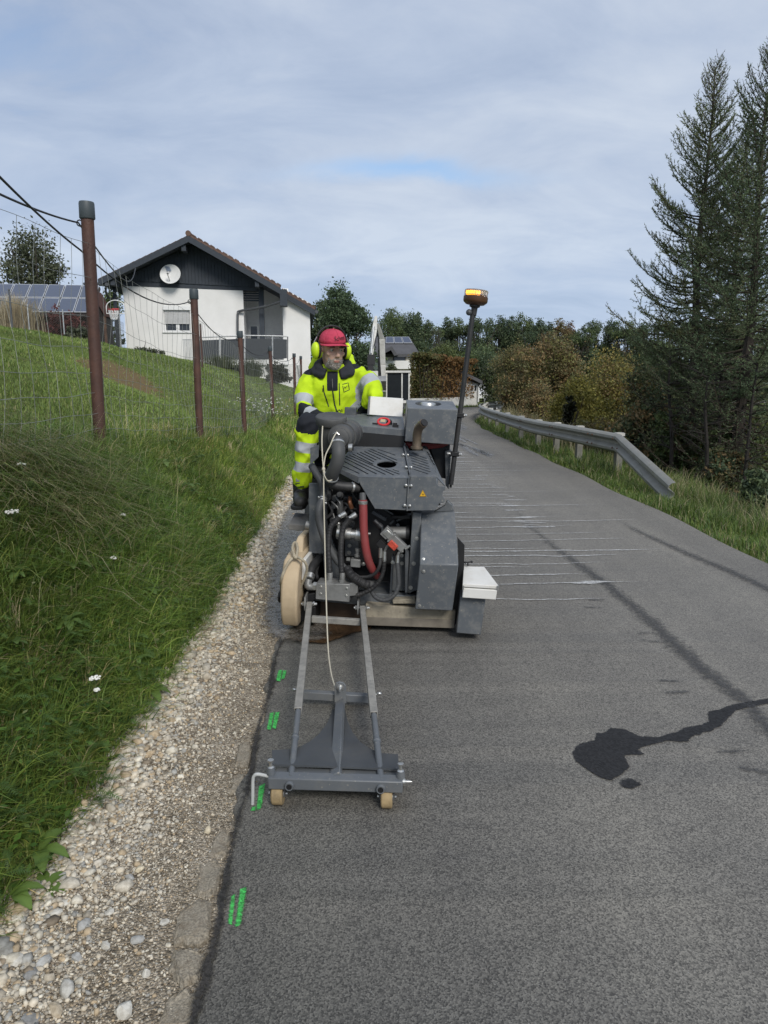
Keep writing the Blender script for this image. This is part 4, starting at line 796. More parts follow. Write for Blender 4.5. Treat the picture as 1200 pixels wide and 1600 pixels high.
# ------------------------------------------------------------------ larches
def larch(name, u, vtop, Y, Rmax, seed, lab, pal, lean=0.0, n_br=165):
    r = np.random.default_rng(seed); p = P(u, vtop, Y); z0 = float(H(p.x, p.y)); Ht = p.z - z0; t = thing(name, lab, 'tree', (p.x, p.y, z0), group='larches beside the road')
    mb = MB(); zs = np.linspace(-.3, Ht, 12); mb.tube([(.03*math.sin(z*1.3 + seed), .03*math.cos(z*1.1), z) for z in zs], list(np.linspace(.13, .008, 12)), 8); mb.build('trunk', BARK, t)
    tw = MB(); nd = []; nt = []; pal = np.array(pal)
    V, Fc, T, Mi = [], [], [], []; kk = 0
    def needles(a, b, dens, L, col):
        d = b - a; ln = np.linalg.norm(d); m = max(1, int(ln*dens)); f = r.random(m)[:, None]; c = a + d*f; q = r.normal(size=(m, 3)); q /= np.linalg.norm(q, axis=1)[:, None]; q = q + d/(ln+1e-9)*.5; nd.append(np.c_[c, q*L*r.uniform(.6, 1.2, (m, 1))]); nt.append(col*r.uniform(.75, 1.25, (m, 1)))
    for i in range(n_br):
        f = (i + r.random())/n_br; h = Ht*(.13 + .865*f); rel = h/Ht; az = i*2.399 + r.normal(0, .3)
        L = Rmax*(1 - rel)**.72*r.choice([r.uniform(.45, .8), r.uniform(.8, 1.22)], p=[.35, .65])*(1 if rel > .3 else .75) + .12; el = -.12 + 1.15*rel**2.2 + r.normal(0, .09); 
        el += r.normal(0, .10)*(1 - rel); az += r.normal(0, .25)
        d0 = np.array([math.cos(az)*math.cos(el), math.sin(az)*math.cos(el), math.sin(el)]); pts = []
        for s in np.linspace(0, 1, 7): pts.append(np.array([.03*math.sin(h*1.3 + seed), .03*math.cos(h*1.1), h]) + d0*L*s + np.array([0, 0, L*(.34*s**2.6 - .16*math.sin(math.pi*s)*(1 - rel))]))
        tw.tube([Vector(q) for q in pts], list((.006 + .009*L)*np.linspace(1, .22, 7)), 4, cap=False)
        bare = rel > .88; dead = rel < .26; col = pal[r.integers(len(pal))]*r.uniform(.8, 1.25); dn = (24 if dead else 96)*(1 if not bare else .35)
        for s0 in range(6): needles(pts[s0], pts[s0+1], dn*(.5 if s0 < 1 else 1)*(1 if s0 < 5 else .45), .045, col)
        m = int(L*15) + 2
        for j in range(m):
            s = .15 + .8*(j + r.random())/m; k = min(5, int(s*6)); a = pts[k] + (pts[k+1] - pts[k])*(s*6 - k); dr = pts[k+1] - pts[k]; dr = dr/(np.linalg.norm(dr)+1e-9); sd = np.cross(dr, [0, 0, 1]); sd /= np.linalg.norm(sd)+1e-9
            ll = (.12 + .30*L*(1 - s)**.8)*r.uniform(.6, 1.2); dd = dr*.75 + sd*(1 if j % 2 else -1)*r.uniform(.5, .9) + np.array([0, 0, r.normal(.12 if rel > .5 else -.12, .25)]); dd /= np.linalg.norm(dd); mid = a + dd*ll*.55; e = a + dd*ll + np.array([0, 0, .16*ll])
            tw.tube([Vector(a), Vector(mid), Vector(e)], [.0045, .0035, .002], 3, cap=False); c2_ = col*r.uniform(.85, 1.15); needles(a, mid, dn*1.15, .045, c2_); needles(mid, e, dn*.9, .042, c2_)
    TWIG = mat('larch_twig', (.060, .044, .032), .9, var=.3, scale=10)
    tw.build('branches', TWIG, t, smooth=0)
    N = np.concatenate(nd); C = np.concatenate(nt); n = len(N); b = N[:, :3]; q = N[:, 3:]; s = np.cross(q, r.normal(size=(n, 3))); s /= np.linalg.norm(s, axis=1)[:, None] + 1e-9; s *= .0075
    V = np.stack([b - s, b + s, b + q], 1).reshape(-1, 3); link('needles', npmesh('needles', V, np.arange(3*n).reshape(-1, 3), NEEDLE, np.repeat(C, 3, 0)), t)
LP = [(.14, .18, .085), (.175, .21, .095), (.12, .16, .082), (.20, .215, .10)]
larch('larch', 1116, 106, 14.2, 1.95, 5, 'tall larch with bare pointed top standing clear against the sky', LP, n_br=250)
larch('larch', 1208, 82, 12.6, 2.0, 9, 'darker larch cut off by the picture edge', [(.11, .155, .082), (.135, .175, .09)], n_br=220)
larch('larch', 1168, 200, 16.5, 1.9, 15, 'shorter larch half hidden between the two taller ones', LP, n_br=180)
def sapling(u, vtop, Y, lab, seed):
    r = random.Random(seed); p = P(u, vtop, Y); z0 = float(H(p.x, p.y)); h = p.z - z0; t = thing('bare_tree', lab, 'tree', (p.x, p.y, z0), group='thin dark stems under the larches'); mb = MB(); ln = r.uniform(-.25, .25)
    pts = spath([(0, 0, -.2), (ln*.3, 0, h*.4), (ln*.8, .05, h*.75), (ln, 0, h)], 5); mb.tube(pts, [.045*(1 - .75*i/len(pts)) for i in range(len(pts))], 6); mb.build('trunk', DBARK, t); tw = MB()
    for i in range(34):
        q = pts[r.randrange(3, len(pts))]; a = r.uniform(0, 6.28); l = r.uniform(.25, .8); e = q + Vector((math.cos(a)*l, math.sin(a)*l, r.uniform(-.1, .55)*l)); m = q.lerp(e, .5) + Vector((0, 0, .06*l)); tw.tube([q, m, e], [.010, .006, .002], 4, cap=False)
        for j in range(3): f = r.uniform(.3, .9); b = q.lerp(e, f); tw.tube([b, b + Vector((r.uniform(-.2, .2), r.uniform(-.2, .2), r.uniform(-.05, .25)))], [.004, .0015], 3, cap=False)
    tw.build('branches', DBARK, t)
for a in [(1063, 560, 13.2, 'thin dark stem closest to the sloping rail end', 1), (1082, 540, 14.5, 'thin dark stem second from the sloping rail end', 2), (1140, 560, 12.6, 'pale leaning stem beneath the tallest larch', 3), (1118, 590, 12.0, 'crooked dark stem in front of the tallest larch', 4), (1178, 570, 11.8, 'thin dark stem close to the picture edge', 5), (1040, 600, 15.5, 'short dark stem among the brown bushes', 6)]: sapling(*a)
# pampas and tall garden grasses, the clipped hedge
def tuft(name, u, v0, v1, Y, n, spread, pal, lab, w=.02, seed=1):
    r = np.random.default_rng(seed); p = P(u, v1, Y); z0 = float(H(p.x, p.y)); h = P(u, v0, Y).z - z0; t = np.array(pal)[r.choice(len(pal), n)]*r.uniform(.75, 1.2, (n, 1)); b = np.c_[r.normal(0, spread*.35, n), r.normal(0, spread*.35, n), np.zeros(n)]
    V, Fc, T = blades(b, h*1.3*r.uniform(.6, 1.05, n), r.uniform(.6, 1.2, n)*w, r.uniform(0, 6.28, n), r.uniform(.1, .5, n), t, 3, None, r); tag(link(name, npmesh(name, V, Fc, LEAF, T), None, (p.x, p.y, z0)), lab, 'plant')
tuft('pampas_grass', 28, 466, 515, 28, 1100, .75, [(.55, .46, .30), (.46, .38, .24), (.6, .52, .36)], 'tall straw coloured pampas grass before the solar roof', .03, 3)
tuft('ornamental_grass', 344, 555, 610, 31, 500, .9, [(.10, .12, .07), (.08, .10, .055), (.14, .15, .09)], 'tall grey green grass in front of the terrace railing', .03, 4)
tuft('ornamental_grass', 392, 560, 606, 31, 420, .7, [(.10, .12, .07), (.075, .095, .05)], 'smaller clump of garden grass between terrace pillars', .03, 5)
def wildflowers():
    r = random.Random(8); p = P(410, 672, 14.5); z0 = float(H(p.x, p.y)); t = thing('wildflower_clump', 'clump of tiny white daisies at the foot of the fourth fence post', 'wildflowers', (p.x, p.y, z0)); s, f = MB(), MB()
    for i in range(90):
        q = Vector((r.gauss(0, .3), r.gauss(0, .3), r.uniform(.15, .5))); s.tube([(q.x*.6, q.y*.6, 0), q], .003, 3, cap=False); f.ball(q, (.016, .016, .008), 6, 3)
    s.build('stem', STEM, t); f.build('blossom', WHITE, t)['kind'] = 'stuff'
wildflowers()
def hedge():
    r = np.random.default_rng(77); a, b = P(656, 632, 41.5), P(733, 628, 46.5); z0 = .45; a.z = b.z = 0; d = (b - a); ln = d.length; d.normalize(); nrm = Vector((d.y, -d.x, 0)); t = thing('hedge', 'tall clipped hedge turned orange brown beside the small white building', 'hedge', (a.x, a.y, z0)); n = 20000
    u, w, h = r.random(n), r.uniform(-.6, .6, n), r.random(n); Ht = 2.15 + .10*np.sin(u*47) + .10*r.random(n) + .12*np.sin(u*22) + .25*(1 - u) - 0*h; face = r.random(n); w = np.where(face < .55, -.62 + .14*r.normal(size=n)*.8, w); h = np.where((face > .55) & (face < .8), 1 + r.normal(0, .02, n), h)
    c = np.outer(u*ln, d) + np.outer(-w, nrm)*-1 + np.c_[np.zeros(n), np.zeros(n), h*Ht]; pal = np.array([(.23, .125, .05), (.19, .115, .045), (.145, .115, .045), (.11, .12, .045)]); ix = np.clip((r.random(n)*2.2 + 2.2*(1 - sm(u, .1, .45))*.9), 0, 3.99).astype(int); V, Fc, T = leaf_quads(c, .072*r.uniform(.6, 1.4, n), pal[ix]*r.uniform(.7, 1.25, (n, 1)), r)
    link('leaves', npmesh('leaves', V, Fc, FOL, T), t); mb = MB()
    for k in range(40): q = d*ln*(k + .5)/40; mb.tube([q + Vector((0, 0, 0)), q + Vector((r.normal()*.2, r.normal()*.2, 2.0))], [.03, .01], 5)
    mb.build('stems', BARK, t)
hedge()
# ------------------------------------------------------------------ buildings
PLASTER = mat('white_render', (.77, .76, .73), .9, var=.05, scale=1.2, bump=.25, bscale=30, dirt=(.62, .60, .55), dirt_amt=.3, dscale=.8)
SLATE_WOOD = mat('blue_black_boards', (.035, .043, .054), .75, var=.2, scale=6)
TILE = mat('brown_roof_tile', (.135, .080, .060), .85, var=.35, scale=3, dirt=(.05, .05, .04), dirt_amt=.5)
GLASS = mat('dark_glass', (.03, .035, .04), .08, spec=.6)
SHUTTER = mat('roller_shutter', (.55, .55, .54), .6, var=.05)
WHITE_PVC = mat('white_frame', (.78, .78, .76), .5, var=.03)
ANTH_PANEL = mat('dark_balcony_panel', (.050, .056, .062), .5, var=.1)
STEEL = mat('galvanised_steel', (.42, .43, .43), .45, .7, var=.2, scale=12)
GREYMETAL = mat('grey_metal', (.10, .105, .11), .5, .4)
WOODBROWN = mat('brown_fence_wood', (.13, .068, .040), .85, var=.4, scale=5)
HY = 36.0
TURN, SQZ = math.radians(6.5), .972; PIV = P(484, 560, HY)      # the house stands slightly turned about its near corner
def turned(p):
    q = Vector(p) - PIV; q.x *= SQZ; return PIV + Vector((q.x*math.cos(TURN) - q.y*math.sin(TURN), q.x*math.sin(TURN) + q.y*math.cos(TURN), q.z))
def house():
    o = P(330, 560, HY); base = Vector((o.x, HY, 1.0)); t = thing('white_house', 'white house with brown tiled gable roof, dark boarding and a satellite dish', 'house', turned(base), (0, 0, TURN)); t.scale = (SQZ, 1, 1)
    def h(u, v, dy=0): return P(u, v, HY + dy) - base
    DEEP = 11.0; back = Vector((0, DEEP, 0))
    def wall(name, pts, y0, y1, m, par=t, **k): a = [h(u, v, y0) for u, v in pts]; b = [q + Vector((0, y1 - y0, 0)) for q in a]; return MB().prism(a, b).build(name, m, par, **k)
    # front wall with a real window opening, the gable above it, the recessed loggia and the wing
    zb = -1.2
    A, B_ = h(193, 441), h(378, 448); z1 = A.z; wx0, wx1, wz0, wz1 = h(261, 0).x, h(301, 0).x, h(0, 520).z, h(0, 486).z
    w = MB(); xs = (A.x, wx0, wx1, B_.x)
    def bx(x0, x1, y0, y1, z0, z1_): return ((x0+x1)/2, (y0+y1)/2, (z0+z1_)/2), (x1-x0, y1-y0, z1_-z0)
    w.box(*bx(A.x, wx0, 0, .3, zb, z1)); w.box(*bx(wx1, B_.x, 0, .3, zb, z1)); w.box(*bx(wx0, wx1, 0, .3, zb, wz0)); w.box(*bx(wx0, wx1, 0, .3, wz1, z1)); wo = w.build('wall', PLASTER, t)
    win = MB(); d = .12; fr = .07; xm = (wx0+wx1)/2
    for x0, x1, z0, zt in ((wx0, wx0+fr, wz0, wz1), (wx1-fr, wx1, wz0, wz1), (xm-.08, xm+.08, wz0+fr, wz1-.1), (wx0+fr, wx1-fr, wz0, wz0+fr), (wx0+fr, wx1-fr, wz1-fr, wz1)): win.box(*bx(x0, x1, d, d+.08, z0, zt))
    wn = win.build('window', WHITE_PVC, t)
    for x0, x1 in ((wx0+fr, xm-.08), (xm+.08, wx1-fr)): MB().box(*bx(x0, x1, d+.04, d+.06, wz0+fr, wz1-fr)).build('pane', GLASS, wn)
    zs = wz0 + (wz1 - wz0)*.36; sh = MB(); k = 11
    for i in range(k): a = zs + (wz1-fr-zs)*i/k; sh.box(*bx(wx0+fr*.5, wx1-fr*.5, d-.05, d-.02, a, a + (wz1-fr-zs)/k*.86))
    sh.build('shutter', SHUTTER, wn, bevel=.006); MB().box(*bx(wx0-.08, wx1+.08, -.07, .12, wz0-.05, wz0)).build('window_sill', WHITE_PVC, wn)
    MB().box(*bx(wx0-.03, wx1+.03, -.04, .02, wz1-.02, wz1+.17)).build('shutter_box', WHITE_PVC, wn)
    # side walls and back
    R1 = h(484, 468); wl = MB(); wl.box(*bx(A.x, A.x+.3, .3, DEEP, zb, z1)); wl.box(*bx(R1.x-.3, R1.x, .3, DEEP, zb, R1.z-.1)); wl.box(*bx(A.x, R1.x, DEEP-.3, DEEP, zb, z1)); wl.build('wall', PLASTER, t)
    L0 = h(440, 455); LD = 2.2
    wg = MB(); wg.prism([Vector((L0.x, 0, zb)), Vector((R1.x, 0, zb)), Vector((R1.x, 0, h(0, 473).z)), Vector((L0.x, 0, h(0, 450).z))], [Vector((L0.x, .3, zb)), Vector((R1.x, .3, zb)), Vector((R1.x, .3, h(0, 473).z)), Vector((L0.x, .3, h(0, 450).z))]); wg.build('wall', PLASTER, t)
    lg = MB(); lg.box(*bx(B_.x, L0.x, LD, LD+.2, zb, h(0, 445).z)); lg.box(*bx(B_.x-.3, B_.x, .3, LD, zb, z1)); lg.box(*bx(L0.x, L0.x+.3, .3, LD, zb, h(0, 450).z)); lg.build('loggia_wall', mat('loggia_render', (.78, .78, .77), .9, var=.05), t)
    dr = MB(); x0, x1 = h(386, 0).x, h(411, 0).x; dz1 = h(0, 511, LD).z
    for a, b in ((x0, x0+.08), (x0+.42, x0+.56), (x1, x1+.08)): dr.box(*bx(a, b, LD-.09, LD-.02, -.6, dz1))
    dr.box(*bx(x0, x1+.08, LD-.1, LD-.01, dz1, dz1+.1)); dw = dr.build('door', WHITE_PVC, t); MB().box(*bx(x0+.08, x1, LD-.05, LD-.03, -.6, dz1)).build('pane', GLASS, dw)
    # gable: dark boards on a backing, one joined part
    gz = h(0, 441).z; rid = h(299, 379); el = h(166, 446); er = h(492, 484)
    def roofz(x): return rid.z - (rid.z - el.z)*(rid.x - x)/(rid.x - el.x) if x < rid.x else rid.z - (rid.z - er.z)*(x - rid.x)/(er.x - rid.x)
    gb = MB(); x = A.x - .05; i = 0; xe = h(407, 0).x; gd = MB()
    while x < xe:
        x2 = min(x + .16, xe); za, zc = roofz(x) - .22, roofz(x2) - .22; z0 = gz - .05 - .06*((x - A.x)/(xe-A.x))*4
        if min(za, zc) > z0 + .02:
            y = -.06 - .012*(i % 2); gb.prism([Vector((x+.006, y, z0)), Vector((x2-.006, y, z0)), Vector((x2-.006, y, zc)), Vector((x+.006, y, za))], [Vector((x+.006, -.02, z0)), Vector((x2-.006, -.02, z0)), Vector((x2-.006, -.02, zc)), Vector((x+.006, -.02, za))])
        x = x2; i += 1
    tag(gb.build('gable_boarding', SLATE_WOOD, t), kind='stuff')
    MB().prism([Vector((A.x, -.018, gz-.3)), Vector((xe, -.018, gz-.45)), Vector((xe, -.018, roofz(xe)-.25)), Vector((rid.x, -.018, rid.z-.25)), Vector((A.x, -.018, roofz(A.x)-.25))], [Vector((A.x, .2, gz-.3)), Vector((xe, .2, gz-.45)), Vector((xe, .2, roofz(xe)-.25)), Vector((rid.x, .2, rid.z-.25)), Vector((A.x, .2, roofz(A.x)-.25))]).build('gable_backing', SLATE_WOOD, t)
    # roof: two slabs on rafters, overhanging at the front; the lower right run steps back
    OV = -1.1; rm = MB(); th = .18
    def slab(xa, xb, y0, y1):
        za, zb_ = roofz(xa), roofz(xb); return [Vector((xa, y0, za-th)), Vector((xb, y0, zb_-th)), Vector((xb, y0, zb_)), Vector((xa, y0, za))], [Vector((xa, y1, za-th)), Vector((xb, y1, zb_-th)), Vector((xb, y1, zb_)), Vector((xa, y1, za))]
    stepx = h(441, 0).x
    rm.prism(*slab(el.x, rid.x, OV, DEEP+.6)); rm.prism(*slab(rid.x, stepx, OV, DEEP+.6)); rm.prism(*slab(stepx+.002, er.x, -.25, DEEP+.6)); ro = rm.build('roof', SLATE_WOOD, t)
    tl = MB().box((0, 0, .04), (.34, .42, .10)).box((.06, 0, .105), (.2, .42, .07)).mesh('tile', TILE)
    def tiles(xa, xb, y, n):
        for i in range(n):
            x = xa + (xb - xa)*(i + .5)/n; o_ = link('tile', tl, ro, (x, y, roofz(x) + .0)); sl_ = math.atan2(roofz(xb) - roofz(xa), xb - xa); o_.rotation_euler = (0, -sl_ + (.05 if xb > xa else -.05), 0); o_.scale = (abs(xb-xa)/n/.34/math.cos(sl_)*1.02, 1, 1)
    tiles(rid.x, el.x, OV + .2, 15); tiles(rid.x, stepx, OV + .2, 15); tiles(stepx+.05, er.x, -.06, 7)
    rt = MB()                    # tile courses over the rest of both slopes
    for xa, xb, n, y0 in ((rid.x, el.x, 15, OV+.42), (rid.x, stepx, 15, OV+.42), (stepx+.05, er.x, 7, .16)):
        for i in range(n):
            a, b = xa + (xb-xa)*i/n, xa + (xb-xa)*(i+1.05)/n; za, zb2 = roofz(a), roofz(b); rt.hexa([Vector((a, y0, za)), Vector((b, y0, zb2+.03)), Vector((b, DEEP+.6, zb2+.03)), Vector((a, DEEP+.6, za)), Vector((a, y0, za+.06)), Vector((b, y0, zb2+.11)), Vector((b, DEEP+.6, zb2+.11)), Vector((a, DEEP+.6, za+.06))])
    rt.build('tile_courses', TILE, ro)
    MB().tube([(rid.x, OV - .05, rid.z + .08), (rid.x, DEEP+.6, rid.z + .08)], .13, 10).build('ridge_tile', TILE, ro)
    MB().ball((h(358, 0).x, .5, roofz(h(358, 0).x)+.18), (.16, .2, .16)).build('vent_tile', mat('pale_vent', (.4, .38, .36), .7), ro)
    bg_ = MB()                   # barge boards and purlin ends
    for xa, xb, y in ((el.x, rid.x, OV), (rid.x, stepx, OV), (stepx, er.x, -.25)): bg_.hexa([Vector((xa, y-.05, roofz(xa)-.30)), Vector((xb, y-.05, roofz(xb)-.30)), Vector((xb, y-.004, roofz(xb)-.30)), Vector((xa, y-.004, roofz(xa)-.30)), Vector((xa, y-.05, roofz(xa)-.02)), Vector((xb, y-.05, roofz(xb)-.02)), Vector((xb, y-.004, roofz(xb)-.02)), Vector((xa, y-.004, roofz(xa)-.02))])
    bg_.build('barge_board', SLATE_WOOD, ro)
    for u in (301, 196, 407): x = h(u, 0).x; MB().box((x, OV/2, roofz(x) - .42), (.2, -OV-.12, .26)).build('purlin', SLATE_WOOD, t)
    e = h(438, 462, OV); MB().box((e.x, OV+.3, e.z - .1), (.34, .7, .75)).build('eaves_box', SLATE_WOOD, t)
    MB().box(*bx(h(407, 0).x, h(415, 0).x, -.1, .12, -.4, roofz(h(410, 0).x)-.4)).build('post', SLATE_WOOD, t)
    lv = MB(); 
    for i in range(7): lv.box(*bx(h(383, 0).x, h(407, 0).x, .2, .28, h(0, 471).z + i*.11, h(0, 471).z + i*.11 + .07))
    tag(lv.build('louvre_boarding', SLATE_WOOD, t), kind='stuff')
    MB().box((h(190.5, 0).x, -.06, zb + (z1-zb)/2), (.16, .1, z1 - zb)).build('corner_board', SLATE_WOOD, t)
    MB().tube(spath([h(439, 470, -1.1), h(410, 480, -.6), h(374, 487, -.14), h(370, 491, -.12), h(369.5, 500, -.12), h(369.5, 525, -.12)], 5), .06, 8).build('downpipe', GREYMETAL, t)
    MB().tube(spath([h(165, 449, -.9), h(166, 462, -.6), h(174, 470, -.1), h(188, 470, -.1)], 5), .05, 8).build('downpipe', GREYMETAL, t)
    MB().tube([h(165, 449, OV), h(165, 449, 10)], .09, 8).build('gutter', GREYMETAL, t); MB().tube([h(494, 487, -.3), h(494, 487, 10)], .09, 8).build('gutter', GREYMETAL, t)
    # terrace with dark railing panels on a white slab and short piers
    TY = -2.4; sl_ = MB(); a, b = h(292, 567, TY), h(440, 563, TY); sl_.box(*bx(a.x, b.x, TY, -.01, b.z-.22, b.z+.02)); sl_.build('terrace', PLASTER, t)
    pr = MB()
    for u in (378, 401, 432): x = h(u, 0, TY).x; pr.hexa([Vector((x-.30, TY+.1, zb-.6)), Vector((x+.18, TY+.1, zb-.6)), Vector((x+.18, TY+.5, zb-.6)), Vector((x-.30, TY+.5, zb-.6)), Vector((x-.12, TY+.1, b.z-.23)), Vector((x+.36, TY+.1, b.z-.23)), Vector((x+.36, TY+.5, b.z-.23)), Vector((x-.12, TY+.5, b.z-.23))])
    pr.box(*bx(a.x, b.x, -.6, -.012, zb-.6, b.z-.24)); pr.build('terrace_pier', PLASTER, t)
    rl = thing('terrace_railing', 'terrace railing with dark panels in front of the white house', 'railing', turned(h(366, 567, TY) + base), (0, 0, TURN)); rl.scale = (SQZ, 1, 1); ro_ = h(366, 567, TY)
    us = (292, 333, 372, 415.5, 439.5); tops = (529, 527, 525, 525.3, 526); bots = (566, 565, 564, 562.5, 561)
    for i in range(5): MB().bar(h(us[i], bots[i]+2, TY)-ro_, h(us[i], tops[i], TY)-ro_, .05).build('post', STEEL if i < 4 else GREYMETAL, rl)
    for i in range(4):
        q = [h(us[i]+1.2, tops[i]+4.5, TY), h(us[i+1]-1.2, tops[i+1]+4.5, TY), h(us[i+1]-1.2, bots[i+1]-1, TY), h(us[i]+1.2, bots[i]-1, TY)]; q = [w_ - ro_ for w_ in q]; MB().prism(q, [w_ + Vector((0, .02, 0)) for w_ in q]).build('panel', ANTH_PANEL, rl)
    MB().tube([h(us[i], tops[i], TY)-ro_ for i in range(5)], .03, 8).build('handrail', STEEL, rl)
    return t
house()
def dish():
    c = P(265, 433, HY - .35); t = thing('satellite_dish', 'round white satellite dish on the dark gable boarding', 'satellite dish', turned(c)); ax = Vector((.05, -.95, .30)).normalized(); R = .47
    mb = MB(); mb.lathe([(.01, .0), (R*.35, .012), (R*.7, .05), (R, .10), (R+.01, .095), (R*.7, .035), (.02, -.02)], (0, 0, 0), ax, 28); d = mb.build('reflector', mat('white_dish', (.72, .72, .70), .5, var=.06), t)
    MB().tube([(0, -.1, -.35), (0, -.45, -.1), (0, -.5, 0)], .018, 6).build('arm', STEEL, t); MB().cyl((0, -.5, -.02), (.02, -.42, .05), .05).build('receiver', mat('pale_grey_plastic', (.5, .5, .5), .5), t); MB().tube([(0, .05, 0), (0, .1, -.3), (0, .33, -.35)], .03, 8).build('mount', GREYMETAL, t)
    blue = mat('blue_grey_print', (.18, .23, .33), .5); side = ax.cross(Vector((0, 0, 1))).normalized(); up = side.cross(ax)
    for i in range(4): o = (side*(.02 + .055*i) + up*.26 + ax*.088); MB().bar(o - side*.05 - up*.11 + ax*0, o + side*.05 + up*.11 + ax*.012, .034, .004, up=ax).build('printed_stripe', blue, t)
dish()
def garden_left():
    # outbuilding whose whole roof is covered with solar panels
    a, b, c, d = P(-30, 444, 33.5), P(156, 447, 33.5), P(143, 490, 31), P(-52, 488, 31); t = thing('outbuilding', 'low brown outbuilding with its roof covered in solar panels', 'building', (a.x, 31, 2.6)); o = t.location
    SOLAR = mat('solar_cells', (.050, .065, .105), .22, var=.15, scale=20, spec=.6); ALU = mat('aluminium', (.62, .63, .64), .4, .6, var=.08)
    nrm = (b-a).cross(d-a).normalized(); nrm = -nrm if nrm.z < 0 else nrm
    MB().prism([q - o - nrm*.04 for q in (a, b, c, d)], [q - o - nrm*.16 for q in (a, b, c, d)]).build('roof', mat('dark_roof', (.06, .05, .045), .8), t)
    for r_ in range(2):
        for k in range(7):
            def pt(i, j): return a.lerp(b, i).lerp(d.lerp(c, i), j)
            i0, i1, j0, j1 = k/7 + .004, (k+1)/7 - .004, r_/2 + .01, (r_+1)/2 - .012; q = [pt(i0, j0), pt(i1, j0), pt(i1, j1), pt(i0, j1)]; q = [w - o for w in q]; pn = MB().prism([w + nrm*.01 for w in q], [w + nrm*.05 for w in q]).build('solar_panel', ALU, t)
            i0 += .0055; i1 -= .0055; j0 += .018; j1 -= .018; q = [pt(i0, j0), pt(i1, j0), pt(i1, j1), pt(i0, j1)]; q = [w - o for w in q]; MB().prism([w + nrm*.049 for w in q], [w + nrm*.055 for w in q]).build('cell_surface', SOLAR, pn)
    p0, p1 = P(-40, 489, 31.6), P(143, 491, 31.6); w = MB(); z0 = float(H(p0.x, 32))
    x = p0.x
    while x < p1.x: w.box((x + .07 - o.x, .75, (p0.z - .25 + 1.0)/2 + .0 - o.z + .3), (.135, .03, p0.z - .25 - 1.0)); x += .142
    tag(w.build('board_wall', WOODBROWN, t), kind='stuff')
    # little playhouse with a steep roof
    p = P(153, 500, 32.5); t = thing('playhouse', 'small dark wooden playhouse with a steep pointed roof', 'playhouse', (p.x, p.y, float(H(p.x, p.y)))); w, hh = .55, P(0, 455, 32.5).z - t.location.z; hb = P(0, 494, 32.5).z - t.location.z
    rf = MB()
    for s in (-1, 1): rf.hexa([Vector((0, -.6, hh-.06)), Vector((s*w, -.6, hb-.06)), Vector((s*w, .6, hb-.06)), Vector((0, .6, hh-.06)), Vector((0, -.6, hh)), Vector((s*w, -.6, hb)), Vector((s*w, .6, hb)), Vector((0, .6, hh))])
    rf.build('roof', mat('dark_red_wood', (.075, .035, .028), .8, var=.3), t); MB().prism([Vector((-w+.08, -.5, hb-.1)), Vector((w-.08, -.5, hb-.1)), Vector((0, -.5, hh-.1))], [Vector((-w+.08, .5, hb-.1)), Vector((w-.08, .5, hb-.1)), Vector((0, .5, hh-.1))]).box((0, 0, hb/2-.05), (2*w-.2, 1.0, hb-.1)).build('wall', mat('black_wood', (.02, .017, .016), .8), t)
    for s in (-1, 1): MB().box((s*(w-.03), -.55, hb/2-.03), (.09, .09, hb-.08)).build('post', WOODBROWN, t)
    # basketball hoop
    p = P(180, 484, 31.5); t = thing('basketball_hoop', 'basketball hoop with red ring and white net beside the house corner', 'basketball hoop', (p.x, p.y, float(H(p.x, p.y)))); z = p.z - t.location.z; RED = mat('red_ring', (.42, .05, .05), .5)
    bd = MB(); pts = [(.40*math.cos(a), .0, .30*math.sin(a) + .05) for a in np.linspace(0, math.pi, 13)] + [(-.40, 0, -.2), (.40, 0, -.2)]; bd.tube([Vector((x, .06, y + z + .05)) for x, _, y in pts], .02, 6, closed=True); bd.build('backboard', WHITE_PVC, t)
    MB().tube([(.23*math.cos(a), -.2 + .23*math.sin(a), z - .02) for a in np.linspace(0, 2*math.pi, 20, endpoint=False)], .018, 6, closed=True).build('ring', RED, t); nt_ = MB()
    for i in range(12):
        a = i*math.pi/6
        for s in (1, -1): nt_.tube([(.22*math.cos(a), -.2 + .22*math.sin(a), z - .03), (.13*math.cos(a + s*.5), -.2 + .13*math.sin(a + s*.5), z - .42)], .009, 4, cap=False)
    nt_.build('net', WHITE_PVC, t); MB().bar((-.15, .05, z+.05), (.15, .05, z+.05), .03).bar((-.15, .05, z+.05), (-.1, .05, z-.15), .03).bar((.15, .05, z+.05), (.1, .05, z-.15), .03).build('target_mark', RED, t); MB().tube([(0, .4, 0), (0, .4, z-.2), (0, .1, z-.05)], .04, 8).build('post', STEEL, t)
    # wire netting and slim posts on the crest of the lawn
    t = thing('chain_link_fence', 'low chain link fence along the crest of the lawn', 'fence', P(100, 520, 27.5)); o = t.location.copy(); pts = [P(u, v, Y) for u, v, Y in ((-20, 500, 27), (45, 505, 27.5), (100, 515, 28), (150, 530, 29), (196, 545, 31))]; pts = [Vector((q.x, q.y, float(H(q.x, q.y)))) - o for q in pts]; W = mat('dark_wire', (.12, .12, .115), .6, .5); nm = MB(); ht = 1.15
    for a, b in zip(pts, pts[1:]):
        MB().cyl(a, a + Vector((0, 0, ht+.1)), .025, 8).build('post', STEEL, t); ln = (b-a).length; n = int(ln/.085)
        for i in range(-int(ht/.085), n):
            for sg in (0, 1):
                x0, x1 = i*.085/ln, (i*.085 + ht)/ln; z0, z1 = (0, ht) if sg == 0 else (ht, 0)
                q0, q1 = max(0, x0), min(1, x1)
                if q1 <= q0: continue
                za, zb = z0 + (z1-z0)*(q0-x0)/(x1-x0), z0 + (z1-z0)*(q1-x0)/(x1-x0); nm.bar(a.lerp(b, q0) + Vector((0, 0, za)), a.lerp(b, q1) + Vector((0, 0, zb)), .0045)
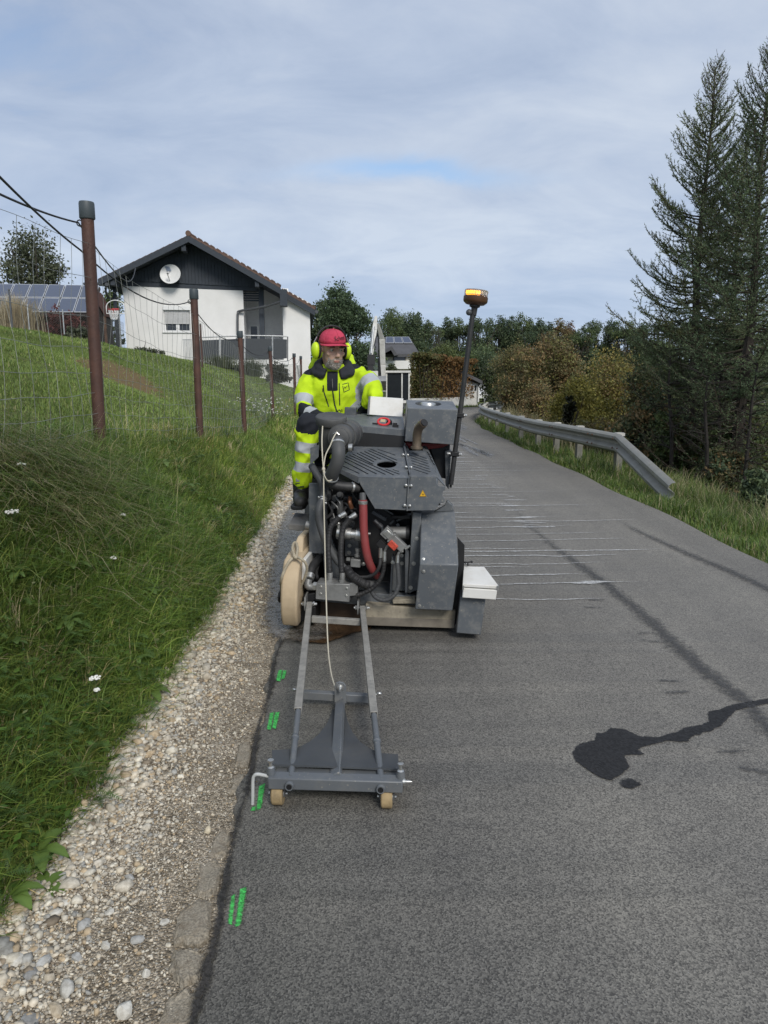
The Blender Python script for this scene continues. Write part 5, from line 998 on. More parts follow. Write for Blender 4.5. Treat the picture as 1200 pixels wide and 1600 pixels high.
    nm.build('netting', W, t, smooth=0)['kind'] = 'stuff'
    t = thing('slim_pole', 'slim dark pole standing before the solar panels', 'pole', (P(20, 520, 26).x, 26, float(H(P(20, 520, 26).x, 26)))); zz = P(19, 453, 26).z - t.location.z; MB().tube([(0, 0, -.2), (0, 0, zz)], .035, 8).build('pole', GREYMETAL, t); MB().ball((0, 0, zz), .04).build('cap', GREYMETAL, t)
    t = thing('garden_gate', 'narrow galvanised gate at the end of the terrace', 'gate', turned((P(283, 565, 33.4).x, 33.4, P(283, 566, 33.4).z))); hh = P(283, 532, 33.4).z - t.location.z
    for i in range(7): x = -.18 + i*.06; MB().bar((x, 0, -.3), (x, 0, hh), .018).build('bar', STEEL, t)
    MB().bar((-.2, 0, hh), (.2, 0, hh), .03).build('rail', STEEL, t); MB().bar((-.2, 0, -.2), (.2, 0, -.2), .03).build('rail', STEEL, t)
garden_left()
def far_buildings():
    Y = 62; t = thing('grey_roofed_house', 'far house with grey roof carrying three solar panels', 'house', P(628, 590, Y)); o = t.location.copy()
    def h(u, v, dy=0): return P(u, v, Y + dy) - o
    GR = mat('grey_roof', (.085, .085, .09), .8, var=.2, scale=2); a, b, c, d = h(585, 527, 3), h(640, 527, 3), h(656, 553, 0), h(575, 553, 0)
    MB().prism([a, b, c, d], [q - Vector((0, 0, .25)) for q in (a, b, c, d)]).build('roof', GR, t); SOL = MATS['solar_cells']
    for k in range(3):
        i0, i1 = .33 + k*.215, .53 + k*.215; q = [a.lerp(b, i0).lerp(d.lerp(c, i0), .05), a.lerp(b, i1).lerp(d.lerp(c, i1), .05), a.lerp(b, i1).lerp(d.lerp(c, i1), .42), a.lerp(b, i0).lerp(d.lerp(c, i0), .42)]; pn = MB().prism([w + Vector((0, -.03, .05)) for w in q], [w + Vector((0, -.06, .11)) for w in q]).build('solar_panel', MATS['aluminium'], t)
        m = sum(q, Vector())/4; q2 = [m + (w-m)*.9 for w in q]; MB().prism([w + Vector((0, -.06, .108)) for w in q2], [w + Vector((0, -.065, .118)) for w in q2]).build('cell_surface', SOL, pn)
    w0, w1 = h(606, 556), h(646, 556); MB().box(((w0.x+w1.x)/2, 2, -1.2), (w1.x-w0.x, 3.4, 2*(w0.z+1.2))).build('wall', mat('cream_render', (.62, .58, .48), .9, var=.1), t)
    MB().prism([h(575, 558, -1.4), h(612, 541, -1.4), h(622, 555, -1.4), h(616, 556, -1.4), h(611, 547, -1.4), h(580, 562, -1.4)], [h(575, 558, 2), h(612, 541, 2), h(622, 555, 2), h(616, 556, 2), h(611, 547, 2), h(580, 562, 2)]).build('gable_roof', GR, t)
    x0, x1 = h(614, 0).x, h(634, 0).x; q = h(0, 556).z; wn = MB().box(((x0+x1)/2, .28, q-.35), (x1-x0, .1, .75)).build('window', mat('dark_wood_frame', (.05, .045, .04), .7), t); MB().box(((x0+x1)/2, .222, q-.35), ((x1-x0)*.86, .03, .55)).build('pane', GLASS, wn)
    MB().box(((w0.x+w1.x)/2, .1, h(0, 570).z), (w1.x-w0.x+.4, .25, .7)).build('balcony', PLASTER, t)
    Y = 46; t = thing('small_white_building', 'small white building at the end of the hedge by the bend', 'building', P(735, 632, Y)); o = t.location.copy(); gz = 0
    def k(u, v, dy=0): return P(u, v, Y + dy) - o
    e = k(747, 600); q = k(690, 575); zb = -.5
    MB().prism([Vector((q.x-1, 0, zb)), Vector((e.x, 0, zb)), Vector((e.x, 0, e.z)), Vector((q.x-1, 0, q.z + .3))], [Vector((q.x-1, 5, zb)), Vector((e.x, 5, zb)), Vector((e.x, 5, e.z)), Vector((q.x-1, 5, q.z+.3))]).build('wall', mat('grey_white_render', (.60, .59, .56), .9, var=.1, scale=1.5), t)
    r0, r1 = k(690, 568, -.4), k(754, 599, -.4); MB().hexa([r0 + Vector((0, 0, -.05)), r1 + Vector((0, 0, -.05)), r1 + Vector((0, 5.8, -.05)), r0 + Vector((0, 5.8, -.05)), r0 + Vector((0, 0, .16)), r1 + Vector((0, 0, .16)), r1 + Vector((0, 5.8, .16)), r0 + Vector((0, 5.8, .16))]).build('roof', GR, t)
    MB().tube([k(752, 600, -.3), k(751, 604, -.2), k(747.6, 604, -.1), k(747.4, 628, -.1)], .05, 6).build('downpipe', WHITE_PVC, t)
    for u in (737.5, 743): x = k(u, 0).x; wn = MB().box((x, -.01, k(0, 606.5).z), (.19, .05, .42)).build('window', WHITE_PVC, t); MB().box((x, -.035, k(0, 606.5).z), (.13, .02, .34)).build('pane', GLASS, wn)
    a, b = P(640, 634, 40.6), P(735, 631, 46.0); a.z = b.z = -.3; t2 = thing('garden_wall', 'low white wall carrying the clipped orange brown hedge', 'wall', a); d = b - a; nn = Vector((d.y, -d.x, 0)).normalized()*.14; q = [nn*-1, nn, d + nn, d - nn]; MB().prism(q, [w + Vector((0, 0, .85)) for w in q]).build('wall_face', MATS['grey_white_render'], t2)
    # parked car half hidden behind the building, with its roof sign
    p = P(744, 628, 55); t = thing('parked_car', 'white car parked half hidden behind the small white building', 'car', (p.x, p.y, -.05), (0, 0, math.radians(76))); CW = mat('white_car_paint', (.75, .75, .74), .3, var=.03, coat=.5); BLK = mat('black_rubber', (.02, .02, .02), .7)
    pr = [(-2, .35), (-1.95, .75), (-1.2, .85), (-.6, 1.35), (.9, 1.4), (1.6, .95), (2, .85), (2.05, .35)]; MB().prism([Vector((x, -.8, z)) for x, z in pr], [Vector((x, .8, z)) for x, z in pr]).build('body', CW, t, bevel=.06)
    for s in (-1, 1): MB().prism([Vector((x, s*.805, z)) for x, z in ((-.95, .92), (-.5, 1.28), (.85, 1.32), (1.3, .96))], [Vector((x, s*.79, z)) for x, z in ((-.95, .92), (-.5, 1.28), (.85, 1.32), (1.3, .96))]).build('side_window', GLASS, t)
    for x in (-1.25, 1.3):
        for s in (-1, 1): wh = MB().cyl((x, s*.62, .32), (x, s*.82, .32), .32, 20).build('wheel', BLK, t); MB().cyl((x, s*.815, .32), (x, s*.83, .32), .18, 14).build('rim', STEEL, wh)
    p = P(757, 624, 50); t = thing('road_sign', 'small white triangular sign seen from behind beside the parked car', 'sign', (p.x, p.y, -.05)); MB().cyl((0, 0, 0), (0, 0, 1.6), .03).build('post', STEEL, t); z = P(757, 616, 50).z + .05; MB().prism([Vector((-.32, -.04, z-.2)), Vector((.32, -.04, z-.2)), Vector((0, -.04, z+.38))], [Vector((-.32, -.06, z-.2)), Vector((.32, -.06, z-.2)), Vector((0, -.06, z+.38))]).build('sign_plate', WHITE_PVC, t)
    p = P(790, 624, 60); t = thing('clipped_hedge', 'low clipped green hedge beyond the bend of the road', 'hedge', (p.x, p.y, -.06)); r = np.random.default_rng(6); n = 3600; c = np.c_[r.uniform(-3.2, 2.2, n), r.uniform(-.5, .5, n), np.minimum(1.25, r.random(n)*1.6)]; Vq, Fq, Tq = leaf_quads(c, .07, np.array([(.04, .075, .022)])*r.uniform(.7, 1.25, (n, 1)), r); link('leaves', npmesh('leaves', Vq, Fq, FOL, Tq), t)
far_buildings()
# ------------------------------------------------------------------ the wildlife fence
RUST = mat('rusty_brown_steel', (.072, .034, .025), .62, var=.3, scale=9, bump=.25, bscale=70, dirt=(.12, .05, .028), dirt_amt=.6, dscale=6)
CAPM = mat('slate_plastic', (.055, .068, .075), .5, var=.12); WIRE = mat('galvanised_wire', (.27, .28, .26), .55, .4, var=.15); CABLE = mat('black_cable', (.018, .018, .02), .6)
FP = [((157, 712), (136, 333), 4.67, .038), ((313, 694), (303, 462), 7.7, .038), ((383, 683), (375, 524), 11.1, .038), ((427, 660), (422, 546), 15.7, .038), ((461.5, 655), (459.5, 556), 19.6, .036)]
def fence():
    t = thing('wire_fence', 'tall wire mesh fence on rusty brown posts along the bank', 'fence', P(*FP[0][0], FP[0][2])); o = t.location.copy(); base, top = [], []
    for (b, tp, Y, rad) in FP: B = P(*b, Y); T = P(*tp, Y - .03); base.append(B); top.append(T)
    base.insert(0, Vector((-1.72, 1.4, base[0].z + .06))); top.insert(0, Vector((-1.80, 1.4, top[0].z + .08))); base.append(Vector((-2.75, 24, base[-1].z + .1))); top.append(Vector((-2.75, 24, top[-1].z + .1)))
    for i, (B, T) in enumerate(zip(base, top)):
        a, b = B - o - Vector((0, 0, .3)), T - o; pst = MB().tube([a, a.lerp(b, .5), b], .038, 16).build('post', RUST, t); d = (b-a).normalized(); MB().lathe([(.044, -.005), (.047, .0), (.046, .085), (.043, .095), (.0, .097)], b - d*.03, d, 18).build('cap', CAPM, pst); e = b - d*.06 + Vector((-.045, -.01, 0)); MB().tube([e + Vector((.018*math.cos(x), 0, .018*math.sin(x))) for x in np.linspace(0, 2*math.pi, 12, endpoint=False)], .004, 6, closed=True).build('ring', CABLE, pst)
    r = random.Random(12)
    fr = [.875, .74, .585, .46, .36, .27, .19, .12, .055]      # heights of the horizontal wires, closer together near the ground
    for i in range(len(base)-1):
        B0, T0, B1, T1 = base[i], top[i], base[i+1], top[i+1]; ln = (B1-B0).length; mb = MB(); rad = .0013 if i < 2 else .0018 if i < 3 else .0023
        def pt(s, f):
            p = B0.lerp(B1, s).lerp(T0.lerp(T1, s), f); sag = (.05 + .025*math.sin(i*2.1+1))*4*s*(1-s)*ln/3.2
            p = p + Vector((.02*math.sin(7*s + f*9 + i), 0, -sag*(.4 + .6*f) + .006*math.sin(23*s + f*40))); return p - o
        n = 24
        for f in fr: mb.tube([pt(k/n, f) for k in range(n+1)], rad*1.15, 4, cap=False)
        m = max(4, int(ln/.155))
        for k in range(m+1):
            s = (k + r.uniform(-.12, .12))/m; s = min(max(s, 0), 1); mb.tube([pt(s + r.uniform(-.004, .004), f) for f in [0] + fr[::-1]], rad, 4, cap=False)
        mb.build('wire_mesh', WIRE, t, smooth=0)
    # cables: one strung along the post tops, one running off to the house
    def sagline(a, b, s, n=14): return [a.lerp(b, k/n) + Vector((0, 0, -s*4*(k/n)*(1-k/n))) for k in range(n+1)]
    st = P(-60, 215, 2.6); c = [top[1] + Vector((-.05, -.02, -.22)), top[2] + Vector((-.05, 0, -.06)), top[3] + Vector((-.05, 0, -.06)), top[4] + Vector((-.05, 0, -.06)), top[5] + Vector((-.05, 0, -.06)), top[6] + Vector((-.05, 0, -.06))]
    pts = sagline(st, c[0], .02)[:-1]
    for a, b in zip(c, c[1:]): pts += sagline(a, b, .14)[:-1]
    pts.append(c[-1]); q = pts[0].copy(); t2 = thing('cable', 'black cable strung from post top to post top along the wire fence', 'cable', q); MB().tube([p - q for p in pts], .0055, 6).build('cable_run', CABLE, t2)
    a, b, e = P(-60, 274, 2.9), top[1] + Vector((-.05, -.02, -.06)), P(212, 416, 34.8); pts = sagline(a, b, .02)[:-1] + sagline(b, e, .5, 24); q = pts[0].copy(); t3 = thing('cable', 'black cable running from the first fence post to the roof of the white house', 'cable', q); MB().tube([p - q for p in pts], [.0055]*15 + [.007 + .014*k/24 for k in range(len(pts)-15)], 6).build('cable_run', CABLE, t3)
    p = P(292, 590, 16); q = P(313, 507, 24); t4 = thing('fence_post', 'thin brown post behind the second fence post by the terrace', 'post', (q.x, q.y, float(H(q.x, q.y)))); z = q.z - t4.location.z; MB().tube([(0, 0, -.2), (0, 0, z)], .035, 8).build('shaft', RUST, t4); MB().ball((0, 0, z), .037, 8, 5).build('cap', CAPM, t4)
fence()
# ------------------------------------------------------------------ guardrail
RAIL = mat('weathered_galvanised', (.27, .265, .235), .55, .35, var=.14, scale=5, dirt=(.20, .19, .14), dirt_amt=.55, dscale=7); RUSTY = mat('rust_stain', (.13, .07, .045), .8)
def guardrail():
    t = thing('guardrail', 'weathered steel guardrail along the bend, its end sloping into the grass', 'guardrail', (3.5, 12, -.2)); o = t.location.copy()
    key = [(1053, 773, 8.7), (968, 693, 11.6), (884, 676, 13.6), (832, 666, 16), (790, 654.5, 19.8), (764, 646, 24), (752, 640.5, 28), (752.5, 636, 31.5), (770, 632.5, 35), (806, 630, 38)]
    P3 = [P(u, v, Y) for u, v, Y in key]; prof = [(0, .155), (.045, .145), (.075, .115), (.08, .075), (.035, .045), (0, .02), (0, -.02), (.035, -.045), (.08, -.075), (.075, -.115), (.045, -.145), (0, -.155)]
    def section(p, d, s=1):
        q = d.cross(Vector((0, 0, 1))).normalized(); up = q.cross(d).normalized(); up = -up if up.z < 0 else up; q = -q if q.x > 0 else q
        return [p + q*x*s + up*z*s for x, z in prof] + [p + q*(x - .006)*s + up*z*s for x, z in reversed(prof)]
    runs = [[P3[0], P3[1]], spath(P3[1:], 7)]
    for k, rn in enumerate(runs):
        mb = MB(); n = len(prof)*2; vs = []
        for i, p in enumerate(rn):
            d = (rn[min(i+1, len(rn)-1)] - rn[max(i-1, 0)]).normalized()
            if k == 0 and i == 1: d = (rn[1]-rn[0]).normalized()
            vs += section(p - o, d)
        fs = [(i*n+j, i*n+(j+1)%n, (i+1)*n+(j+1)%n, (i+1)*n+j) for i in range(len(rn)-1) for j in range(n)] + [tuple(range(n))] + [tuple(range((len(rn)-1)*n, len(rn)*n))]; mb.add(vs, fs); mb.build('beam', RAIL, t)
        if k == 0: t.children[-1]['label'] = 'sloping end piece running down into the grass'
    pp = spath(P3[1:], 7)
    for i in (1, 6, 10, 14, 18, 22, 26, 30, 34, 38, 42, 46, 50):
        if i >= len(pp): continue
        p = pp[i] - o; z0 = float(H(pp[i].x, pp[i].y)) - .2 - o.z; x = p.x + (.14 if i < 44 else 0); q = MB().box((x, p.y + (0 if i < 44 else .14), (p.z + .10 + z0)/2), (.10, .14, p.z + .10 - z0)).build('post', mat('dull_post_steel', (.19, .185, .16), .7, .2, var=.25, scale=6), t); MB().box((x, p.y, p.z + .125), (.13, .16, .05)).build('post_cap', mat('pale_cap', (.50, .485, .44), .7), q)
    for i in (0, 3, 9, 16, 23): 
        p = pp[i] - o; j = MB(); d = (pp[i+1] - pp[i]).normalized(); q = d.cross(Vector((0, 0, 1))).normalized(); q = -q if q.x > 0 else q
        for a, z in ((-.08, .075), (.08, .075), (-.08, -.075), (.08, -.075)): j.ball(p + d*a + q*.082 + Vector((0, 0, z)), .016, 8, 5)
        j.build('bolt', RUSTY, t)
    # white marker posts continuing round the bend
    for k, (u, v, Y) in enumerate(((768, 640, 38), (775, 638, 40), (781, 637, 42))):
        q = P(u, v, Y); zb = float(H(q.x, q.y)); mp = thing('marker_post', 'short white marker post in the dry grass inside the bend', 'marker post', (q.x, q.y, zb), group='white marker posts inside the bend'); z = P(u, v - 7, Y).z - zb; MB().box((0, 0, z/2), (.13, .1, z)).build('shaft', WHITE_PVC, mp); MB().prism([Vector((-.065, -.05, z)), Vector((.065, -.05, z)), Vector((.065, -.05, z+.08))], [Vector((-.065, .05, z)), Vector((.065, .05, z)), Vector((.065, .05, z+.08))]).build('slanted_top', WHITE_PVC, mp)
guardrail()
# ------------------------------------------------------------------ excavator
def excavator():
    Y = 31; g = P(612, 0, Y); t = thing('excavator', 'white mini excavator with raised folded arm parked behind the worker', 'excavator', (g.x, Y, -.06)); o = t.location.copy()
    W = mat('white_machine_paint', (.62, .61, .57), .5, var=.12, scale=4, dirt=(.30, .27, .22), dirt_amt=.5, dscale=5); BL = mat('black_steel', (.022, .022, .024), .6); GLZ = mat('cab_glass', (.012, .015, .017), .35, spec=.25)
    def h(u, v, dy=0): return P(u, v, Y + dy) - o
    x0, x1, z1 = h(604, 0).x, h(639, 0).x, h(0, 582).z; zc = .72; pw = .06
    cab = MB()
    for x in (x0, (x0+x1)*.5 + .18, x1):
        for y in (0, 1.3): cab.box((x, y, (zc+z1)/2), (pw, pw, z1-zc))
    cab.box(((x0+x1)/2, .65, z1+.03), (x1-x0+.14, 1.46, .09)); cab.box(((x0+x1)/2, .65, zc-.06), (x1-x0+.1, 1.4, .12)); cb = cab.build('cab_frame', W, t, bevel=.012)
    MB().box(((x0+x1)/2, .03, (zc+z1)/2), (x1-x0-.05, .012, z1-zc-.05)).build('windscreen', GLZ, cb); MB().box((x1-.002, .65, (zc+z1)/2), (.012, 1.2, z1-zc-.1)).box((x0+.002, .65, (zc+z1)/2), (.012, 1.2, z1-zc-.1)).build('side_glass', GLZ, cb); MB().box(((x0+x1)/2, .75, zc+.3), (.5, .5, .14)).box(((x0+x1)/2, 1.0, zc+.6), (.5, .12, .6)).build('seat', BL, cb)
    MB().box((-.25, 1.4, .55), (1.7, 2.0, .45)).build('upper_body', W, t, bevel=.06); MB().cyl((-.2, 1, .25), (-.2, 1, .34), .5).build('slewing_ring', BL, t)
    for s in (-1, 1):
        tr = MB(); pts = [(-.05 + .22*math.cos(a) + (0 if False else 0), 0) for a in (0,)]; path = [(1.0 + .9 + .22*math.sin(a), .22 + .22*math.cos(a)) for a in np.linspace(0, math.pi, 9)] + [(1.0 - .9 - .22*math.sin(a), .22 - .22*math.cos(a)) for a in np.linspace(0, math.pi, 9)]
        tr.prism([Vector((-.2 + s*.55 - .16, y, z)) for y, z in path], [Vector((-.2 + s*.55 + .16, y, z)) for y, z in path]); tr.build('track', BL, t)
    # boom rises, stick folds down in front, bucket hangs at the bottom
    bm_ = [h(599, 612, -.1), h(598, 570, -.2), h(597, 530, -.5), h(590, 506, -.9)]; wd = [.20, .24, .22, .12]; mb = MB()
    for (a, b, w0, w1) in zip(bm_, bm_[1:], wd, wd[1:]): mb.prism([a + Vector((-w0*.5, -.1, 0)), a + Vector((w0*.5, -.1, 0)), a + Vector((w0*.5, .1, 0)), a + Vector((-w0*.5, .1, 0))], [b + Vector((-w1*.5, -.1, 0)), b + Vector((w1*.5, -.1, 0)), b + Vector((w1*.5, .1, 0)), b + Vector((-w1*.5, .1, 0))])
    mb.build('boom', W, t, bevel=.015); st = [h(587.5, 494, -1.1), h(585, 515, -1.2), h(581, 545, -1.5), h(578, 568, -1.7)]; ws = [.10, .22, .17, .13]; mb = MB()
    for (a, b, w0, w1) in zip(st, st[1:], ws, ws[1:]): mb.prism([a + Vector((-w0*.5, -.09, 0)), a + Vector((w0*.5, -.09, 0)), a + Vector((w0*.5, .09, 0)), a + Vector((-w0*.5, .09, 0))], [b + Vector((-w1*.5, -.09, 0)), b + Vector((w1*.5, -.09, 0)), b + Vector((w1*.5, .09, 0)), b + Vector((-w1*.5, .09, 0))])
    mb.build('stick', W, t, bevel=.015); MB().tube([h(593, 600, -.4), h(592, 560, -.7)], .05, 8).tube([h(592, 560, -.7), h(592, 535, -.85)], .03, 8).build('boom_cylinder', BL, t); MB().tube([h(580, 552, -1.75), h(584, 510, -1.5)], .045, 8).build('stick_cylinder', STEEL, t)
    MB().box(h(580, 562, -1.8), (.3, .25, .4)).box(h(579, 574, -1.8), (.22, .2, .3)).build('quick_coupler', BL, t); c = h(586, 604, -1.9); pr = [(math.cos(a)*.42, math.sin(a)*.42) for a in np.linspace(-.4, 2.6, 10)]; MB().prism([c + Vector((-.4, y, z)) for y, z in pr], [c + Vector((.45, y, z)) for y, z in pr]).build('bucket', mat('worn_bucket_steel', (.30, .30, .295), .5, .4, var=.2), t); MB().box(h(581, 586, -1.75), (.5, .4, .32)).build('bucket_bracket', W, t)
    MB().tube(spath([h(596, 600, -.3), h(593, 560, -.7), h(590, 520, -1.1), h(585, 540, -1.7)], 5), .022, 6).build('hose', BL, t)
excavator()
# ------------------------------------------------------------------ the ride-on joint saw
PAINT = mat('anthracite_paint', (.098, .108, .118), .48, var=.10, scale=5, bump=.05, bscale=220, dirt=(.27, .26, .235), dirt_amt=.42, dscale=24, coat=.03, speck=((.36, .33, .27), 110, .86))
PAINT2 = mat('anthracite_paint_clean', (.072, .080, .088), .45, var=.08, scale=5, dirt=(.22, .21, .19), dirt_amt=.4, dscale=14, speck=((.34, .31, .25), 120, .88))
DUSTY = mat('slurry_coated_steel', (.30, .265, .20), .85, var=.28, scale=7, bump=.3, bscale=60, dirt=(.11, .10, .085), dirt_amt=.65, dscale=5, speck=((.14, .12, .09), 60, .7))
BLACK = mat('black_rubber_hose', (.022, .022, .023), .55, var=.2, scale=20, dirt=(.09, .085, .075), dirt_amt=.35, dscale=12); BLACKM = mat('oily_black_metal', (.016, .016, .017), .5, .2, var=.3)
GREYR = mat('grey_rubber', (.060, .062, .064), .6, var=.15, dirt=(.12, .12, .11), dirt_amt=.3); PLAST = mat('dusty_black_plastic', (.055, .056, .056), .6, var=.15, scale=9, dirt=(.15, .145, .13), dirt_amt=.4, dscale=8)
SILVER = mat('zinc_plated', (.55, .55, .53), .32, .85, var=.15, scale=30, dirt=(.22, .2, .16), dirt_amt=.4, dscale=18); CASTING = mat('grey_casting', (.26, .26, .25), .5, .5, var=.2, scale=20, dirt=(.12, .11, .09), dirt_amt=.4)
REDH = mat('red_silicone_hose', (.24, .042, .042), .5, var=.12, scale=12, dirt=(.20, .09, .08), dirt_amt=.4, dscale=8); REDK = mat('red_plastic', (.62, .03, .035), .4); ORANGE = mat('orange_red_connector', (.50, .07, .04), .55, var=.25, scale=40)
CREAM = mat('slurry_caked_cream_guard', (.52, .41, .27), .72, var=.16, scale=6, bump=.12, bscale=40, dirt=(.36, .27, .17), dirt_amt=.5, dscale=5); ROPE = mat('tan_rope', (.38, .33, .24), .9, var=.2, scale=90); WHITEB = mat('white_painted_steel', (.70, .69, .65), .5, var=.06, scale=4, dirt=(.48, .44, .36), dirt_amt=.45, dscale=9)
EXH = mat('heat_tinted_steel', (.20, .155, .115), .4, .7, var=.35, scale=9); COPPER = mat('copper', (.35, .15, .08), .4, .7); YEL = mat('warning_yellow', (.75, .42, .02), .5); BLK = MATS['black_rubber']
M = Frame((0.0, 3.75, 0), (0, math.radians(3.6), math.radians(-5)))
saw = thing('joint_saw', 'dark grey ride-on road joint saw with open engine, hoses and beacon pole', 'road saw', M.loc, M.rot)
def m1(x, y): return (420 + x/3.158, 600 + y/3.158)        # enlarged view of the machine -> photograph
def A(u, v, y): return M.at(u, v, y)
def A1(x, y, d): return M.at(*m1(x, y), d)
def slab(name, pts, y0, y1, m, par=None, bevel=.004, one=True):
    a = [A1(x, y, y0) for x, y in pts] if one else [A(x, y, y0) for x, y in pts]; return MB().prism(a, [q + Vector((0, y1-y0, 0)) for q in a]).build(name, m, par or saw, bevel=bevel)
def hose(name, pts, r, m, par=None, seg=10, n=8, ribs=0):
    p = spath(pts, n)
    if ribs: 
        p = spath(pts, n*4); rr = [r*(1 + ribs*(.5 + .5*math.sin(i*1.9))) for i in range(len(p))]
    else: rr = r
    return MB().tube(p, rr, seg).build(name, m, par or saw)
def bolt(pts, par, r=.008, m=None, d=(0, -1, 0)):
    for p in pts:
        mb = MB(); dv = Vector(d); mb.lathe([(r, 0), (r, r*.5), (r*.85, r*.75), (.0, r*.85)], p, dv, 6); mb.lathe([(r*1.45, -.001), (r*1.45, r*.18)], p, dv, 14); mb.build('bolt', m or SILVER, par)
# chassis
chs = slab('chassis', [(478, 1085), (922, 1120), (915, 1205), (470, 1190)], 0, 1.5, DUSTY); slab('chassis_recess', [(208, 1065), (490, 1085), (490, 1190), (208, 1178)], .16, 1.5, mat('shaded_muddy_steel', (.075, .048, .03), .5, var=.3, scale=6), chs); slab('lower_lip', [(476, 1150), (918, 1165), (914, 1206), (470, 1191)], -.006, .05, mat('darker_slurry_steel', (.17, .15, .12), .7, var=.35, scale=9), chs, .003)  # recess brown holds mud and painted inner shade; lip is a darker slurry tone
slab('chassis_plate', [(208, 1010), (905, 1060), (905, 1130), (208, 1070)], .05, 1.45, PAINT, chs); slab('base_rail', [(610, 1066), (722, 1060), (722, 1084), (612, 1086)], -.005, .06, DUSTY, chs)
slab('rear_skirt', [(208, 1100), (230, 1102), (230, 1178), (208, 1176)], -.006, 1.4, BLACKM, chs, .002)
for x in (-.30, .26):
    for y in (.35, 1.1):
        p = Vector((x, y, .13)); w = MB().lathe([(.05, -.05), (.125, -.05), (.14, -.035), (.14, .035), (.125, .05), (.05, .05)], p, (1, 0, 0), 24).build('wheel', BLK, saw); MB().cyl(p - Vector((.052, 0, 0)), p + Vector((.052, 0, 0)), .06).build('hub', CASTING, w)
# dark engine room with its clutter
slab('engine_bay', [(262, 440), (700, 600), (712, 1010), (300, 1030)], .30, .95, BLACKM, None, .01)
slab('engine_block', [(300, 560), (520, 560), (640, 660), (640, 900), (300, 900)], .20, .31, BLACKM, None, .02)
def clutter():
    r = random.Random(9); mb = MB(); m2 = MB(); m3 = MB()
    for i in range(26):
        x, y = r.uniform(270, 440), r.uniform(520, 700); p = A1(x, y, r.uniform(.12, .2)); q = p + Vector((r.uniform(-.06, .06), r.uniform(-.02, .02), r.uniform(-.09, .09))); e = q + Vector((r.uniform(-.05, .05), 0, r.uniform(-.06, .06))); mb.tube(spath([p, q, e], 5), r.uniform(.004, .010), 7)
    for i in range(9):
        p = A1(r.uniform(285, 420), r.uniform(520, 690), .17); m2.lathe([(.012, 0), (.02, .004), (.02, .03), (.014, .034), (.014, .05)], p, (r.uniform(-.4, .4), -1, r.uniform(-.4, .4)), 12)
    for i in range(8):
        p = A1(r.uniform(560, 690), r.uniform(640, 820), .17); m3.bar(p, p + Vector((r.uniform(-.1, .1), 0, r.uniform(-.06, .06))), r.uniform(.008, .018))
    mb.build('fuel_lines', BLACK, saw)['kind'] = 'stuff'; m2.build('injector_caps', GREYR, saw)['kind'] = 'stuff'; m3.build('brackets', PAINT2, saw)['kind'] = 'stuff'
clutter()
for a, b in (((330, 560), (345, 620)), ((310, 580), (340, 640)), ((318, 640), (300, 700))): hose('pipe', [A1(*a, .10), A1((a[0]+b[0])/2+14, (a[1]+b[1])/2, .08), A1(*b, .11)], .004, CASTING)
MB().tube(spath([A1(402, 560, .12), A1(400, 585, .10), A1(410, 612, .11)], 5), .012, 10).build('copper_fitting', COPPER, saw)
MB().cyl(A1(352, 575, .10), A1(352, 640, .10), .018, 14).build('oil_filter', PLAST, saw)
slab('black_fascia', [(610, 650), (700, 650), (700, 668), (610, 664)], .12, .2, BLACKM, None, .003); 
mo = MB().cyl(A1(600, 735, .14), A1(690, 735, .14), .036, 20).build('starter_motor', CASTING, saw); MB().cyl(A1(680, 735, .14), A1(696, 735, .14), .044, 20).build('flange', BLACKM, mo)
# coupling bracket plate behind the belt guard
fl = slab('flange_plate', [(710, 632), (752, 640), (748, 1010), (690, 1035), (684, 1020)], .06, .40, PAINT); bolt([A1(730, 762, .06), A1(715, 886, .06), A1(700, 1005, .06)], fl)
g4 = [A1(720, 1112, -.10), A1(906, 1120, -.10), A1(906, 1120, .45), A1(720, 1112, .45)]; gm = [A1(745, 890, -.12), A1(936, 893, -.12)]; gt = [A1(752, 640, .10), A1(917, 630, .10)]
bk = [Vector((p.x, .45, p.z)) for p in gm] + [Vector((p.x - .015, .20, p.z - .003)) for p in gt]
gd = MB().add([g4[0], g4[1], gm[1], gm[0], gt[1], gt[0], Vector((g4[0].x, .45, g4[0].z)), Vector((g4[1].x, .45, g4[1].z)), bk[1], bk[0], bk[3], bk[2]], [(0, 1, 2, 3), (3, 2, 4, 5), (0, 3, 9, 6), (3, 5, 11, 9), (1, 7, 8, 2), (2, 8, 10, 4), (5, 4, 10, 11), (0, 6, 7, 1), (6, 9, 11, 10, 8, 7)]).build('belt_guard', PAINT, saw, bevel=.006)
dn = Vector((0, -.93, .36)); bolt([A1(765, 680, .075), A1(764, 866, -.098)], gd, .007, None, dn); bolt([A1(764, 924, -.122), A1(744, 1094, -.102)], gd, .007)
top_ = [A1(752, 612, .2), A1(905, 600, .2), A1(890, 575, .3), A1(760, 600, .3)]; slab('guard_top', [(815, 632), (915, 628), (905, 597), (880, 574), (868, 600)], .12, .16, PAINT, gd, .004)
